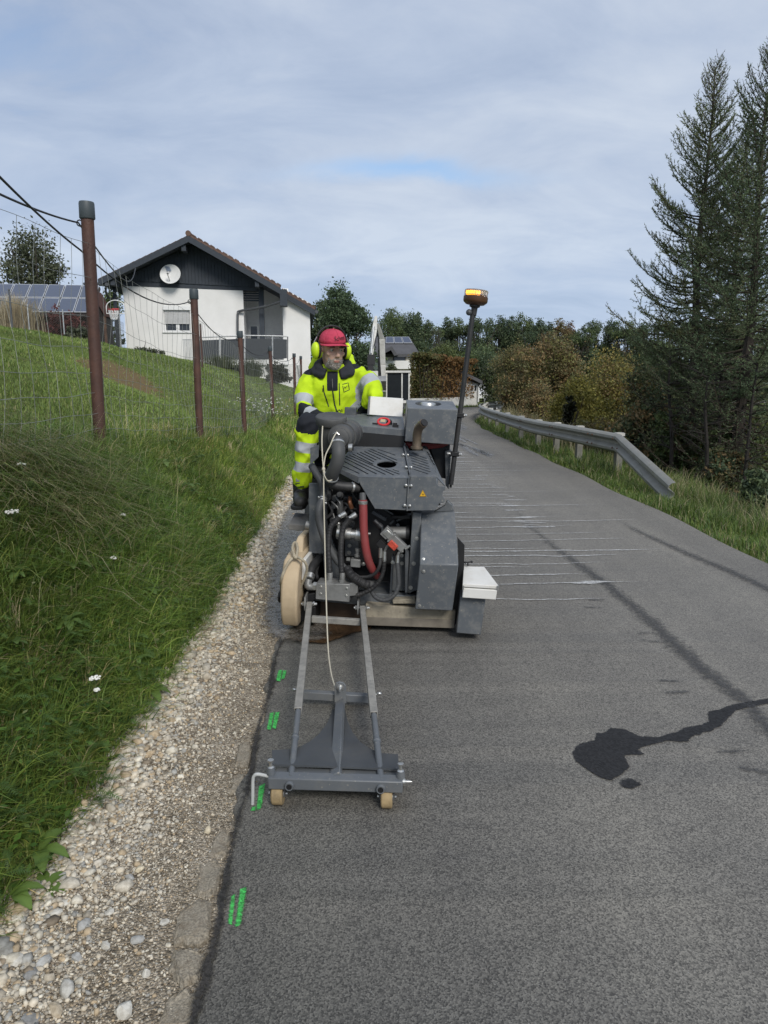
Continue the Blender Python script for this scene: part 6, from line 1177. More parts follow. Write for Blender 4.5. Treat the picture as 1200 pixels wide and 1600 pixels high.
# hood: a folded sheet with slots sawn through, in two halves with a bolted seam
def h4(x, y): return (530 + x/6.316, 680 + y/6.316)
HF = [A(*h4(190, 412), 0), A(*h4(688, 425), 0), A(*h4(628, 98), .50)]
def HT(x, y): return M.plane(*h4(x, y), *HF)
hn = (HF[1]-HF[0]).cross(HF[2]-HF[0]).normalized(); hn = hn if hn.z > 0 else -hn
def sheet(pts, th): return MB().prism(pts, [p - hn*th for p in pts])
def slot(mb, a, b, w=.010):
    mb.bar(HT(*a), HT(*b), w, .05, up=hn)
topl = sheet([HT(190, 412), HT(688, 425), HT(628, 98), HT(140, 112), HT(45, 205), HT(0, 330)], .006).build('hood', PAINT, saw, smooth=0)
cm = MB()
for a, b in [((375, 136), (556, 198)), ((300, 133), (571, 248)), ((283, 149), (575, 276)), ((243, 158), (412, 238)), ((203, 166), (368, 246)), ((168, 174), (342, 262)), ((130, 184), (336, 288)), ((96, 194), (540, 393)), ((66, 207), (456, 388)), ((44, 221), (370, 383)), ((26, 246), (286, 383)), ((18, 296), (198, 378)), ((450, 331), (596, 386)), ((524, 337), (590, 359))]: slot(cm, a, b)
c0 = HT(468, 288); ex, ey = HT(566, 288) - c0, HT(468, 254) - c0; ring_ = [c0 + ex*math.cos(a) + ey*math.sin(a) for a in np.linspace(0, 2*math.pi, 28, endpoint=False)]; cm.prism([p + hn*.03 for p in ring_], [p - hn*.04 for p in ring_])
hood = cut(topl, cm)
slab('front_panel', [((530 + x/6.316 - 420)*3.158, (680 + y/6.316 - 600)*3.158) for x, y in ((190, 413), (688, 426), (668, 742), (352, 728), (190, 455))], .001, .006, PAINT, hood, .002)
fp = [HT(190, 412), HT(0, 330)]; MB().prism([fp[0], fp[1], fp[1] - Vector((0, 0, .022)), fp[0] - Vector((0, 0, .034))], [q + Vector((.004, .004, 0)) for q in (fp[0], fp[1], fp[1] - Vector((0, 0, .022)), fp[0] - Vector((0, 0, .034)))]).build('folded_edge', PAINT, hood)
topr = sheet([HT(700, 406), HT(960, 409), HT(828, 104), HT(650, 100)], .006).build('hood', PAINT, saw, smooth=0); cm = MB()
for a, b in [((712, 166), (762, 186)), ((690, 170), (862, 230)), ((696, 198), (870, 256)), ((702, 222), (878, 281)), ((708, 249), (886, 309)), ((715, 277), (894, 337)), ((724, 304), (902, 363)), ((728, 333), (880, 383))]: slot(cm, a, b)
cm.prism([HT(668, 80) + hn*.03, HT(826, 80) + hn*.03, HT(826, 152) + hn*.03, HT(690, 152) + hn*.03], [HT(668, 80) - hn*.05, HT(826, 80) - hn*.05, HT(826, 152) - hn*.05, HT(690, 152) - hn*.05])
hoodr = cut(topr, cm)
slab('front_panel', [((530 + x/6.316 - 420)*3.158, (680 + y/6.316 - 600)*3.158) for x, y in ((702, 408), (960, 410), (962, 478), (985, 500), (1046, 503), (1046, 540), (1022, 556), (1020, 600), (1040, 622), (1040, 660), (990, 672), (962, 716), (950, 742), (670, 746))], .001, .006, PAINT, hoodr, .002)
sd = [HT(830, 104), HT(960, 409), A(*h4(1046, 500), .02), A(*h4(866, 112), .50)]; so_ = (sd[1]-sd[0]).cross(sd[3]-sd[0]).normalized(); so_ = so_ if so_.x > 0 else -so_
sp_ = MB().prism(sd, [p - so_*.006 for p in sd]).build('side_panel', PAINT, hoodr, smooth=0); cm = MB()
for i in range(4):
    a = sd[0].lerp(sd[3], .35).lerp(sd[1].lerp(sd[2], .35), .16 + i*.075); b = sd[0].lerp(sd[3], .85).lerp(sd[1].lerp(sd[2], .85), .24 + i*.09); cm.bar(a, b, .008, .05, up=so_)
cut(sp_, cm)
fr_ = MB(); fr_.prism([HT(622, 66), HT(642, 70), HT(702, 396), HT(690, 398)], [p + hn*.016 for p in (HT(622, 66), HT(642, 70), HT(702, 396), HT(690, 398))]); a = [A(*h4(x, y), -.014) for x, y in ((684, 400), (697, 398), (676, 748), (664, 746))]; fr_.prism(a, [p + Vector((0, .014, 0)) for p in a]); fr_.build('seam_flange', PAINT, hood)
for x, y in ((622, 95), (652, 208), (683, 330)):
    p = HT(x, y) + hn*.008; MB().cyl(p - Vector((.016, 0, 0)), p + Vector((.016, 0, 0)), .006, 6).build('seam_bolt', SILVER, hood); MB().ball(p - Vector((.014, 0, 0)), .009, 8, 5).ball(p + Vector((.014, 0, 0)), .009, 8, 5).build('seam_nut', SILVER, hood)
for x, y in ((684, 497), (670, 695)):
    p = A(*h4(x, y), -.007); MB().cyl(p - Vector((.016, 0, 0)), p + Vector((.016, 0, 0)), .006, 6).build('seam_bolt', SILVER, hood); MB().ball(p - Vector((.014, 0, 0)), .009, 8, 5).ball(p + Vector((.014, 0, 0)), .009, 8, 5).build('seam_nut', SILVER, hood)
tr3 = [A(*h4(x, y), -.001) for x, y in ((825, 540), (860, 606), (790, 606))]; wt = MB().prism(tr3, [p + Vector((0, .0015, 0)) for p in tr3]).build('warning_label', YEL, hoodr)
cen = sum(tr3, Vector())/3; b1 = MB(); yb = Vector((0, -.0006, 0)); b1.tube([cen + (p - cen)*.86 + yb for p in tr3], .0011, 4, closed=True)
for i in (-1, 0, 1): b1.tube([cen + Vector((i*.0035, -.0008, -.004)), cen + Vector((i*.0035 + .0012, -.0008, .0005)), cen + Vector((i*.0035 - .0008, -.0008, .005 - abs(i)*.002))], .0008, 4)
b1.build('hot_surface_symbol', BLACKM, wt)
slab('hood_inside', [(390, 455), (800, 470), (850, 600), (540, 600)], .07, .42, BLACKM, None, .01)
# rear pillars and dark frame behind the hood on the far side
slab('pillar', [(868, 330), (900, 330), (888, 520), (872, 500)], .50, .60, PAINT2); slab('radiator_frame', [(790, 295), (895, 300), (880, 470), (840, 460)], .55, .65, BLACKM); slab('radiator', [(415, 270), (880, 285), (870, 420), (415, 420)], .62, .9, BLACKM)
# cooling box with round opening, exhaust
bf = [A(637, 637.5, .40), A(715.5, 640.2, .40), A(708.8, 695, .40), A(632.5, 689.5, .40)]; d0 = A(632, 623.7, .70) - bf[0]; d1 = A(710.6, 628, .70) - bf[1]; dm = (d0 + d1)/2
bb = [p + dm for p in bf[:2]] + [p + Vector((dm.x*.8, dm.y, 0)) for p in bf[2:]]
cbx = MB().prism(bf, bb).build('cooling_box', PAINT, saw, smooth=0)
def bt(x, y): return M.plane(610 + x/6.96, 600 + y/6.96, bf[0], bf[1], bb[0])
c0 = bt(411, 212); ex, ey = bt(552, 216) - c0, bt(411, 185) - c0; rg = [c0 + ex*math.cos(a) + ey*math.sin(a) for a in np.linspace(0, 2*math.pi, 32, endpoint=False)]; cut(cbx, MB().prism([p + Vector((0, 0, .05)) for p in rg], [p - Vector((0, 0, .09)) for p in rg])); b_ = cbx.modifiers.new('edge', 'BEVEL'); b_.width = .004; b_.segments = 2; b_.limit_method = 'ANGLE'
MB().prism([c0 + (p-c0)*.985 - Vector((0, 0, .075)) for p in rg], [c0 + (p-c0)*.985 - Vector((0, 0, .088)) for p in rg]).build('fan_grille', BLACKM, cbx)
cc = c0 + Vector((.0, .03, -.012)); MB().lathe([(.05, -.03), (.052, .0), (.046, .014), (.03, .018), (.0, .019)], cc, (0, 0, 1), 20).build('filler_cap', SILVER, cbx)
hose('exhaust_pipe', [A(651, 703, .30), A(651.5, 690, .30), A(652, 678, .29), A(655, 668, .27), A(662, 661, .235)], .0255, EXH, None, 16)
pe = A(663, 660.3, .232); de = (A(662, 661, .235) - A(655, 668, .27)).normalized(); MB().lathe([(.022, 0), (.022, .003)], pe - de*.0005, de, 18).build('exhaust_mouth', BLACKM, saw)
MB().lathe([(.034, 0), (.034, .012)], A(651, 701, .30), (0, 0, 1), 18).build('exhaust_collar', EXH, saw)
# operator's table with key, knob and small parts
tb = [A(534, 645.5, .86), A(630, 651, .86), A(632.5, 671, .46), A(545, 664, .46)]; ti = MB().prism(tb, [p - Vector((0, 0, .012)) for p in tb]).build('table', PAINT, saw, bevel=.003)
lp = [A(545, 664.3, .458), A(632.5, 671.3, .458), A(632, 682, .458), A(545, 674, .458)]; MB().prism(lp, [p + Vector((0, .008, 0)) for p in lp]).build('table_lip', PAINT, ti, bevel=.002)
MB().prism([p - Vector((0, 0, .013)) for p in tb], [Vector((p.x, p.y, p.z-.20)) for p in tb]).build('table_box', BLACKM, saw)
tz = M.plane
def TB(u, v): return M.plane(u, v, tb[0], tb[1], tb[2])
kc = TB(599, 664); kx = Vector((.034, -.012, -.004)); ky = Vector((.008, .03, .018)); k1 = MB().tube([kc + kx*math.cos(a) + ky*math.sin(a) + Vector((0, 0, .02)) for a in np.linspace(0, 2*math.pi, 22, endpoint=False)], .0065, 8, closed=True).build('red_ring_key', REDK, saw)
MB().box(kc + Vector((-.005, .01, .026)), (.028, .012, .016)).build('key_head', mat('cream_label', (.6, .5, .3), .6), k1); MB().ball(TB(608, 663) + Vector((0, 0, .014)), (.017, .017, .017)).cyl(TB(608, 663), TB(608, 663) + Vector((0, 0, .01)), .02).build('ignition_knob', BLACKM, saw)
MB().box(TB(618, 667) + Vector((0, 0, .006)), (.035, .03, .014)).cyl(TB(617, 666), TB(617, 666) + Vector((0, 0, .02)), .012).build('toggle_switch', BLACKM, saw); MB().box(TB(586, 663) + Vector((0, 0, .004)), (.03, .03, .01)).build('rubber_pad', BLACKM, saw)
MB().box(A(548, 645, .84) + Vector((0, 0, .01)), (.075, .05, .05)).build('control_box', PAINT2, saw, bevel=.004)
wp = [A(578, 620, .84), A(630, 623.5, .84), A(628.5, 651.5, .80), A(576, 648, .80)]; MB().prism(wp, [p + Vector((0, .02, .004)) for p in wp]).build('instrument_lid', WHITEB, saw, bevel=.003); MB().bar(A(575.5, 649, .80), A(577.6, 620, .84), .012, .02).build('lid_edge', PAINT2, saw)
# radiator hoses behind the hood
hose('rear_red_hose', [A(546, 699, .54), A(560, 693, .54), A(582, 690.5, .54), A(606, 691, .54), A(632, 694, .54), A(660, 697, .54), A(690, 694, .54), A(706, 685, .56)], .020, REDH); hose('rear_black_hose', [A(545, 686, .56), A(575, 682, .56), A(610, 684, .56), A(640, 687, .56)], .016, BLACK)
# air cleaner
ac = A(517.5, 655, .10); vz = Vector((-.02, -.24, 1)).normalized()
aco = MB().lathe([(.066, -.17), (.070, -.15), (.070, -.03), (.072, -.028), (.083, -.022), (.085, -.012), (.085, .012), (.081, .018), (.072, .021), (.05, .016), (.0, .014)], ac, vz, 32).build('air_cleaner', PLAST, saw)
dc = A(531, 684, .0); MB().lathe([(.034, -.02), (.05, -.012), (.052, .0), (.066, .006), (.070, .02), (.070, .06), (.074, .062), (.076, .08), (.076, .20), (.079, .202), (.079, .225), (.076, .228), (.076, .30), (.06, .31)], dc, (0.04, 1, .02), 32).build('filter_drum', PLAST, aco)
for s in (-.1, 0, .13): MB().tube([dc + Vector((0, .12 + s*.6, 0)) + Vector((.0765*math.cos(a), 0, .0765*math.sin(a))) for a in np.linspace(0, 2*math.pi, 28, endpoint=False)], .004, 6, closed=True).build('rib', PLAST, aco)
hose('elbow_hose', [A(528, 690, -.01), A(527.5, 693, -.05), A(529, 706, -.085), A(527, 722, -.085), A(521, 736, -.065), A(517, 747, -.03)], .0355, GREYR, None, 18)
hc = MB(); hc.lathe([(.038, -.006), (.040, -.004), (.040, .004), (.038, .006)], A(527.6, 695, -.06), (A(528.6, 704, -.083) - A(527.5, 692, -.04)), 22); hc.build('hose_clamp', SILVER, saw)
hc = MB(); hc.lathe([(.038, -.006), (.040, -.004), (.040, .004), (.038, .006)], A(517.5, 745, -.035), (A(517, 747, -.03) - A(521, 736, -.065)), 22); hc.build('hose_clamp', SILVER, saw)
hose('intake_pipe', [A(510, 742, .03), A(514, 754, .0), A(528, 759, .0), A(550, 761, .02), A(560, 762, .04)], .0245, BLACK, None, 14); MB().lathe([(.026, -.006), (.0275, -.005), (.0275, .005), (.026, .006)], A(551, 761, .02), A(556, 761.5, .03) - A(546, 760.7, .015), 20).build('hose_clamp', SILVER, saw)
MB().cyl(A(545, 699.5, -.02), A(551, 699.5, -.02), .022, 18).build('valve_ring', SILVER, saw); MB().cyl(A(549, 699.5, -.02), A(552, 699.5, -.02), .016, 18).build('valve_end', BLACKM, saw)
MB().tube(spath([A(521, 678, -.03), A(525, 676, -.035), A(530, 679, -.035)], 5), .003, 6).tube(spath([A(524, 686, -.03), A(528, 683, -.035), A(533, 685, -.03)], 5), .0025, 6).build('wire_clip', SILVER, saw)
# left hand bracket, panel, grey coolant hose
slab('side_bracket', [(205, 315), (247, 300), (245, 360), (203, 402)], .06, .07, PAINT, None, .002); slab('side_panel', [(198, 490), (275, 492), (278, 838), (198, 835)], .12, .135, PAINT, None, .003); slab('side_panel_edge', [(264, 440), (275, 440), (280, 838), (270, 838)], .08, .30, PAINT2, None, .002)
hose('coolant_hose', [A(487, 728, .12), A(493, 738, .08), A(501, 752, .06), A(505, 770, .05), A(504, 783, .04)], .020, GREYR, None, 12)
hose('lower_coolant_hose', [A(504, 778, .02), A(498, 797, -.01), A(499, 815, -.01), A(506, 838, -.01), A(518, 862, -.005), A(534, 884, .0), A(560, 905, .0), A(582, 914, .03)], [.018]*2 + [.0225]*18 + [.019]*37, BLACK, None, 12) if False else hose('lower_coolant_hose', [A(504, 778, .02), A(498, 797, -.01), A(499, 815, -.01), A(506, 838, -.01), A(518, 862, -.005), A(534, 884, .0), A(560, 905, .0), A(582, 914, .03)], .0205, GREYR, None, 14)
MB().lathe([(.022, -.012), (.025, -.010), (.025, .010), (.022, .012)], A(504, 781, .02), A(503, 786, .01) - A(505, 774, .04), 18).ball(A(509, 786, .0), .008, 8, 6).ball(A(498, 777, .0), .007, 8, 6).build('hose_clamp', SILVER, saw)
slab('inner_plate', [(262, 740), (300, 740), (350, 870), (345, 985), (275, 985)], .13, .16, PAINT2, None, .002)
# red hose, pump, corrugated hoses
hose('red_hose', [A(567, 781, -.01), A(567.7, 800, -.015), A(568.3, 825, -.02), A(570.5, 850, -.02), A(575, 873, -.01), A(582, 890, .02), A(590, 900, .06)], .0222, REDH, None, 16)
MB().lathe([(.0235, -.009), (.0255, -.007), (.0255, .007), (.0235, .009)], A(567, 785, -.01), (0, 0, 1), 20).build('hose_clamp', SILVER, saw); hose('hose_neck', [A(566.5, 771, .01), A(567, 783, -.008)], .018, GREYR)
pu = MB().lathe([(.030, 0), (.037, .004), (.037, .018), (.028, .02), (.028, .05), (.034, .052), (.034, .08), (.026, .082), (.026, .105), (.036, .108), (.036, .165), (.03, .17)], A(526, 832, .05), (1, 0, -.03), 26).build('hydraulic_pump', SILVER, saw); MB().cyl(A(572, 834, .03), A(579, 834, .03), .008, 8).build('pump_bolt', SILVER, pu); MB().ball(A(529, 818, .03), .011).cyl(A(529, 818, .03), A(529, 827, .03), .008).build('banjo_bolt', SILVER, pu)
hose('corrugated_hose', [A(531, 807, .015), A(525, 813, .0), A(517, 823, -.015), A(514, 835, -.02), A(513, 855, -.02), A(514, 875, -.02), A(515, 893, -.02)], .0145, BLACK, None, 12, 8, .12); hose('corrugated_hose', [A(549, 809, .015), A(543, 815, .0), A(537, 824, -.02), A(534, 838, -.025), A(532.5, 860, -.025), A(533, 880, -.02), A(534, 894, -.02)], .0145, BLACK, None, 12, 8, .12)
ft = MB()
for a, b in (((541, 801.5), (529, 808)), ((557, 803), (546, 810))): ft.lathe([(.013, 0), (.0155, .003), (.0155, .03), (.0135, .032), (.0135, .045)], A(*a, .02), A(*b, .01) - A(*a, .02), 14)
ft.build('hose_fitting', SILVER, saw)
for u in (515, 534.5):
    f2 = MB(); p = A(u, 911, -.02); f2.lathe([(.019, 0), (.019, .016), (.0155, .018), (.0155, .055), (.014, .06)], p, (0, 0, 1), 6 if u < 0 else 16); f2.lathe([(.021, .0), (.021, .014)], p, (0, 0, 1), 6); f2.build('hose_fitting', CASTING, saw)
# manifold block
mf = slab('manifold_block', [(234, 984), (400, 988), (397, 1077), (230, 1062)], -.06, .06, CASTING, None, .003); slab('manifold_end', [(396, 985), (440, 975), (437, 1043), (396, 1048)], -.05, .06, CASTING, mf, .003); bolt([A1(258, 1001, -.061), A1(256, 1035, -.061), A1(385, 1008, -.061), A1(383, 1044, -.061)], mf, .006)
MB().lathe([(.013, 0), (.013, .004), (.009, .0045)], A1(412, 968, 0.0), (0, 0, 1), 14).build('plug', BLACKM, mf)
hose('left_elbow', [A1(240, 1000, -.02), A1(205, 1000, -.02), A1(192, 990, -.02), A1(196, 965, -.01)], .021, CASTING, None, 14, 5); MB().lathe([(.025, 0), (.025, .02)], A1(238, 1000, -.02), (-1, 0, 0), 6).lathe([(.023, 0), (.026, .004), (.026, .03), (.022, .034)], A1(200, 962, -.01), A1(212, 915, .03) - A1(200, 962, -.01), 16).build('union_nut', SILVER, saw)
hose('left_hose', [A1(198, 950, .0), A1(214, 905, .05), A1(240, 870, .12), A1(268, 845, .2)], .023, BLACK, None, 14); hose('left_cable', [A1(240, 960, .02), A1(234, 930, .06), A1(246, 890, .14)], .009, BLACK)
slab('left_foot', [(170, 1040), (234, 1030), (232, 1066), (200, 1085), (165, 1085)], -.03, .10, BLACKM, None, .004); slab('left_side_plate', [(160, 1080), (182, 1075), (178, 1170), (155, 1170)], -.02, .6, BLACKM, None, .003)
# solenoid valve
va, vb = A(596, 824, -.02), A(634, 860, -.02); vd = (vb - va).normalized(); vs_ = vd.cross(Vector((0, 1, 0))).normalized(); vv = MB(); Rm = Matrix((vd, vs_, vd.cross(vs_))).transposed()
vv.box(va.lerp(vb, .22), (.045, .056, .05), Rm).box(va.lerp(vb, .62), (.11, .046, .045), Rm).box(va.lerp(vb, .42) + vs_*.0, (.012, .06, .054), Rm); sv = vv.build('solenoid_valve', CASTING, saw, bevel=.003)
MB().lathe([(.016, 0), (.016, .022), (.0125, .024), (.0125, .05), (.010, .054)], va, -vd, 16).build('hand_override', BLACKM, sv); q = va.lerp(vb, .5) + Vector((0, -.026, 0)) - vs_*(-.012); oc = A1(612, 796, -.05); MB().box(oc, (.052, .036, .012), Rm).build('connector', ORANGE, sv, bevel=.004)
rb = MB()
for i in range(4):
    for j in range(3): rb.box(oc + vd*(-.018 + .012*i) + vs_*(-.011 + .011*j) + Vector((0, -.007, 0)), (.007, .006, .005), Rm)
rb.build('connector_ribs', ORANGE, sv); MB().box(A1(588, 742, -.045), (.045, .034, .012), Rm).build('name_plate', SILVER, sv, bevel=.002); MB().lathe([(.010, 0), (.010, .02), (.0065, .021), (.0065, .032)], A1(672, 812, -.03), A1(694, 800, -.03) - A1(672, 812, -.03), 6).build('nut', SILVER, sv); MB().box(A1(556, 790, .0), (.05, .04, .035), Rm).build('coil', BLACKM, sv, bevel=.003)
# stand of the valve: folded channel
st_ = slab('valve_stand', [(608, 852), (684, 838), (676, 1020), (600, 1020)], .09, .10, PAINT2, None, .002); slab('stand_flange', [(606, 852), (614, 851), (606, 1028), (596, 1028)], .02, .095, PAINT2, st_, .002); slab('stand_flange', [(672, 815), (690, 840), (684, 1030), (672, 1030)], .02, .095, PAINT2, st_, .002); bolt([A1(656, 846, .088), A1(657, 885, .088), A1(636, 884, .088), A1(612, 880, .018)], st_, .0075)
hose('small_hose', [A(594.5, 872, -.01), A(593, 884, -.02), A(587, 895, -.02), A(576, 901, -.01), A(562, 902, .0)], .0095, BLACK); MB().cyl(A(595, 856, -.01), A(594.5, 871, -.01), .0115, 12).cyl(A(601, 862, -.01), A(600.5, 877, -.015), .0115, 12).cyl(A(621.5, 868, -.03), A(621, 882, -.035), .0105, 12).build('hose_ferrule', SILVER, saw)
hose('spiral_hose', [A(600.5, 876, -.015), A(599, 892, -.03), A(593, 907, -.05), A(583, 918, -.06), A(570, 926, -.06), A(558, 930, -.05)], .0095, BLACK, None, 10, 8, .35); hose('braided_hose', [A(621, 880, -.035), A(622.5, 900, -.06), A(622.5, 915, -.08), A(616, 930, -.09), A(602, 938, -.08), A(588, 934, -.06), A(579, 922, -.03)], .0105, GREYR, None, 10, 8, .2)
hose('ribbed_hose', [A(541, 887, .0), A(550, 900, -.03), A(562, 909, -.045), A(576, 915, -.03)], .021, BLACK, None, 12, 6, .2); hose('elbow_pipe', [A(601, 862, -.01), A(604, 855, -.015), A(608, 852, -.02)], .0075, CASTING); hose('elbow_pipe', [A(621.5, 868, -.03), A(624, 863, -.03), A(630, 861, -.025)], .0075, CASTING)
vb2 = MB().box(A1(430, 880, .04), (.055, .05, .045)).build('check_valve', CASTING, saw, bevel=.003); MB().lathe([(.012, 0), (.016, .004), (.016, .016), (.011, .018), (.011, .032), (.015, .034), (.015, .05), (.009, .052)], A1(436, 855, .04), (.02, 0, 1), 12).build('stem_fitting', CASTING, vb2); MB().lathe([(.011, 0), (.011, .02)], A1(402, 866, .02), (-1, 0, 0), 6).build('plug', SILVER, vb2); bolt([A1(398, 798, .16), A1(396, 832, .16), A1(466, 888, .14), A1(342, 690, .12)], saw, .008)
slab('pump_plate', [(376, 760), (440, 760), (440, 850), (376, 850)], .17, .2, PAINT2, None, .003)
# beacon on its leaning pole
b0, b1_ = A(704.5, 757, .46), A(738.5, 492, .46); pole = MB().tube([b0, b1_], .0145, 14).build('beacon_pole', BLACK, saw); MB().lathe([(.007, 0), (.007, .02)], b0 + (b0-b1_).normalized()*.018, b1_-b0, 8).build('pole_tip', BLACKM, pole)
for f, sx in ((.187, -.05), (.42, -.03)):
    p = b0.lerp(b1_, f); MB().box(p, (.05, .045, .028)).build('pole_clamp', BLACKM, pole, bevel=.004); MB().cyl(p + Vector((-.045, -.01, 0)), p + Vector((.035, -.01, 0)), .006, 8).ball(p + Vector((-.042, -.01, 0)), .009, 8, 5).ball(p + Vector((.034, -.01, 0)), .009, 8, 5).build('clamp_bolt', SILVER, pole)
bd = (b1_-b0).normalized(); jt = b1_ + bd*.012; MB().ball(jt + Vector((-.022, -.01, .0)), .018).build('joint_ball', GREYMETAL, pole); MB().cyl(b1_ - bd*.01, b1_ + bd*.035, .012).build('joint_sleeve', SILVER, pole)
bc = A(742.5, 472.5, .46); nk = MB().lathe([(.012, -.075), (.016, -.07), (.018, -.03), (.030, -.024), (.030, -.012), (.022, -.01)], bc, bd, 20).build('beacon_neck', BLACK, pole)
AMB = mat('amber_housing', (.085, .040, .018), .4, var=.15); LENS, N_, L_ = new_mat('clear_lens'); pb = N_['Principled BSDF']; pb.inputs['Base Color'].default_value = (.85, .8, .75, 1); pb.inputs['Roughness'].default_value = .08; pb.inputs['Transmission Weight'].default_value = .85; pb.inputs['IOR'].default_value = 1.2
LIT = mat('lit_amber_led', (.9, .45, .05), .4, emit=(1, .36, .02), estr=2.2); bh = MB().lathe([(.02, -.016), (.052, -.012), (.066, .0), (.069, .008), (.069, .030), (.064, .033), (.058, .034)], bc, bd, 36).build('beacon_housing', AMB, nk)
MB().lathe([(.058, .034), (.066, .036), (.067, .060), (.064, .066), (.050, .069), (.0, .070)], bc, bd, 36).build('beacon_lens', LENS, nk); cx_ = bd.cross(Vector((0, 1, 0))).normalized(); cy_ = cx_.cross(bd); MB().lathe([(.047, .034), (.047, .040), (.044, .041)], bc, bd, 30).build('led_ring', BLACKM, nk)
for i in range(9):
    a = -math.pi/2 + (i - 5)*.27; d = cx_*math.cos(a)*-1 + cy_*math.sin(a)*(1 if (cy_.y > 0) else -1); p = bc + bd*.050 + d*.050; Rr = Matrix((d.cross(bd), d, bd)).transposed(); MB().box(p, (.0095, .006, .017), Rr).build('led', LIT if i < 7 else mat('unlit_led', (.6, .55, .4), .4), nk)
# water foot with white box at the side
slab('foot_plate', [(930, 755), (966, 795), (960, 1055), (946, 1060), (925, 1180), (908, 1210), (900, 1120), (936, 893)], .03, .04, BLACKM, None, .002); slab('water_foot', [(944, 1050), (1070, 1062), (1046, 1240), (924, 1230)], -.10, .12, PAINT, None, .006)
wb = [A(723, 912, -.14), A(779.5, 915.5, -.14), A(775, 937.5, -.14), A(722, 934, -.14)]; wk = [A(724.5, 884.5, .08), A(757, 885.5, .08)]; low = [Vector((wk[1].x, .08, wb[2].z)), Vector((wk[0].x, .08, wb[3].z))]
MB().prism([wb[0]*.97 + wb[2]*.03 - Vector((0, 0, .022)), wb[1]*.97 + wb[3]*.03 - Vector((0, 0, .022)), wb[2], wb[3]], [wk[0] - Vector((0, 0, .022)), wk[1] - Vector((0, 0, .022)), low[0], low[1]]).build('white_box', WHITEB, saw, bevel=.004); ld = MB().prism([wb[0], wb[1], wb[1] - Vector((0, 0, .018)), wb[0] - Vector((0, 0, .018))], [wk[0], wk[1], wk[1] - Vector((0, 0, .018)), wk[0] - Vector((0, 0, .018))]).build('box_lid', WHITEB, saw, bevel=.003)
MB().cyl(A(731, 884, .06), A(731, 879, .06), .004).cyl(A(727, 879, .06), A(737, 878, .06), .004).ball(A(727, 879, .06), .007, 8, 5).ball(A(737, 878, .06), .007, 8, 5).build('wing_screw', BLACKM, saw)
for u in (724, 778): MB().box(A(u, 918, -.145), (.008, .008, .02)).build('lid_catch', SILVER, ld)
# saw guard, caked with slurry, with the rope looped round it
gx0, gx1 = A(443, 930, -.15).x - .018, A(467, 930, -.15).x - .010; pr = []
zt, zl = A(455, 874, -.08).z, A(450, 978, -.08).z
for i in range(15): f = i/14; z = zl + (zt - zl)*f; y = .16 - math.sqrt(max(0, .31**2 - (z - (zl + .20))**2)); pr.append((y, z))
pr = [(.10, zl - .005)] + pr + [(.0, zt + .015), (.55, zt + .02), (.62, zl + .1), (.5, zl)]; sg = MB().prism([Vector((gx0, y, z)) for y, z in pr], [Vector((gx1, y, z)) for y, z in pr]).build('saw_guard', CREAM, saw, bevel=.012)
up2 = MB().hexa([Vector((gx0+.01, .02, zt)), Vector((gx1-.012, .02, zt)), Vector((gx1-.012, .5, zt)), Vector((gx0+.01, .5, zt)), Vector((gx0+.028, .12, zt+.085)), Vector((gx1-.03, .12, zt+.085)), Vector((gx1-.03, .4, zt+.085)), Vector((gx0+.028, .4, zt+.085))]).build('guard_crest', CREAM, sg, bevel=.008)
MB().box((gx1+.012, .12, zt - .06), (.02, .35, .12)).build('white_strip', WHITEB, sg, bevel=.003); MB().box((gx1+.03, .30, zl + .16), (.05, .5, .28)).build('guard_bracket', BLACKM, sg)
MB().cyl(A(449, 991, .12), A(452, 991, .12), .0, 8) if False else MB().cyl(Vector((gx0+.03, .16, zl + .10)), Vector((gx0+.04, .16, zl + .10)), .17, 40).build('saw_blade', mat('wet_blade_steel', (.22, .21, .19), .3, .7, var=.2), saw)
R8 = [A(440, 924, -.02), A(439.5, 906, -.14), A(446, 888, -.14), A(453, 876, -.13), A(461, 870.5, -.10), A(470, 873, -.13), A(477.5, 880, -.12), A(479.5, 890, -.10), A(477, 901, -.08), A(471, 914, -.05), A(468, 924, -.02)]
rp = thing('rope', 'tan rope looped around the cream saw guard', 'rope', M.M @ R8[4], M.rot); hose('rope_loop', [p - R8[4] for p in R8], .0075, ROPE, rp, 8, 8, .06); R9 = [A(461, 871, -.10), A(457, 858, -.03), A(459, 849, .05), A(463, 848.5, .05), A(465, 858, -.02), A(463, 871, -.10)]; hose('rope_handle', [p - R8[4] for p in R9], .007, ROPE, rp, 8, 8, .06); MB().ball(A(462, 871, -.115) - R8[4], (.014, .010, .010), 10, 7).ball(A(459.5, 869, -.115) - R8[4], (.01, .009, .009), 8, 6).build('knot', ROPE, rp)
MB().tube([A(438.5, 931, .0) + Vector((0, .04*math.cos(a), .03*math.sin(a))) for a in np.linspace(0, 6.28, 16, endpoint=False)], .008, 6, closed=True).build('guard_ring', BLACKM, sg)
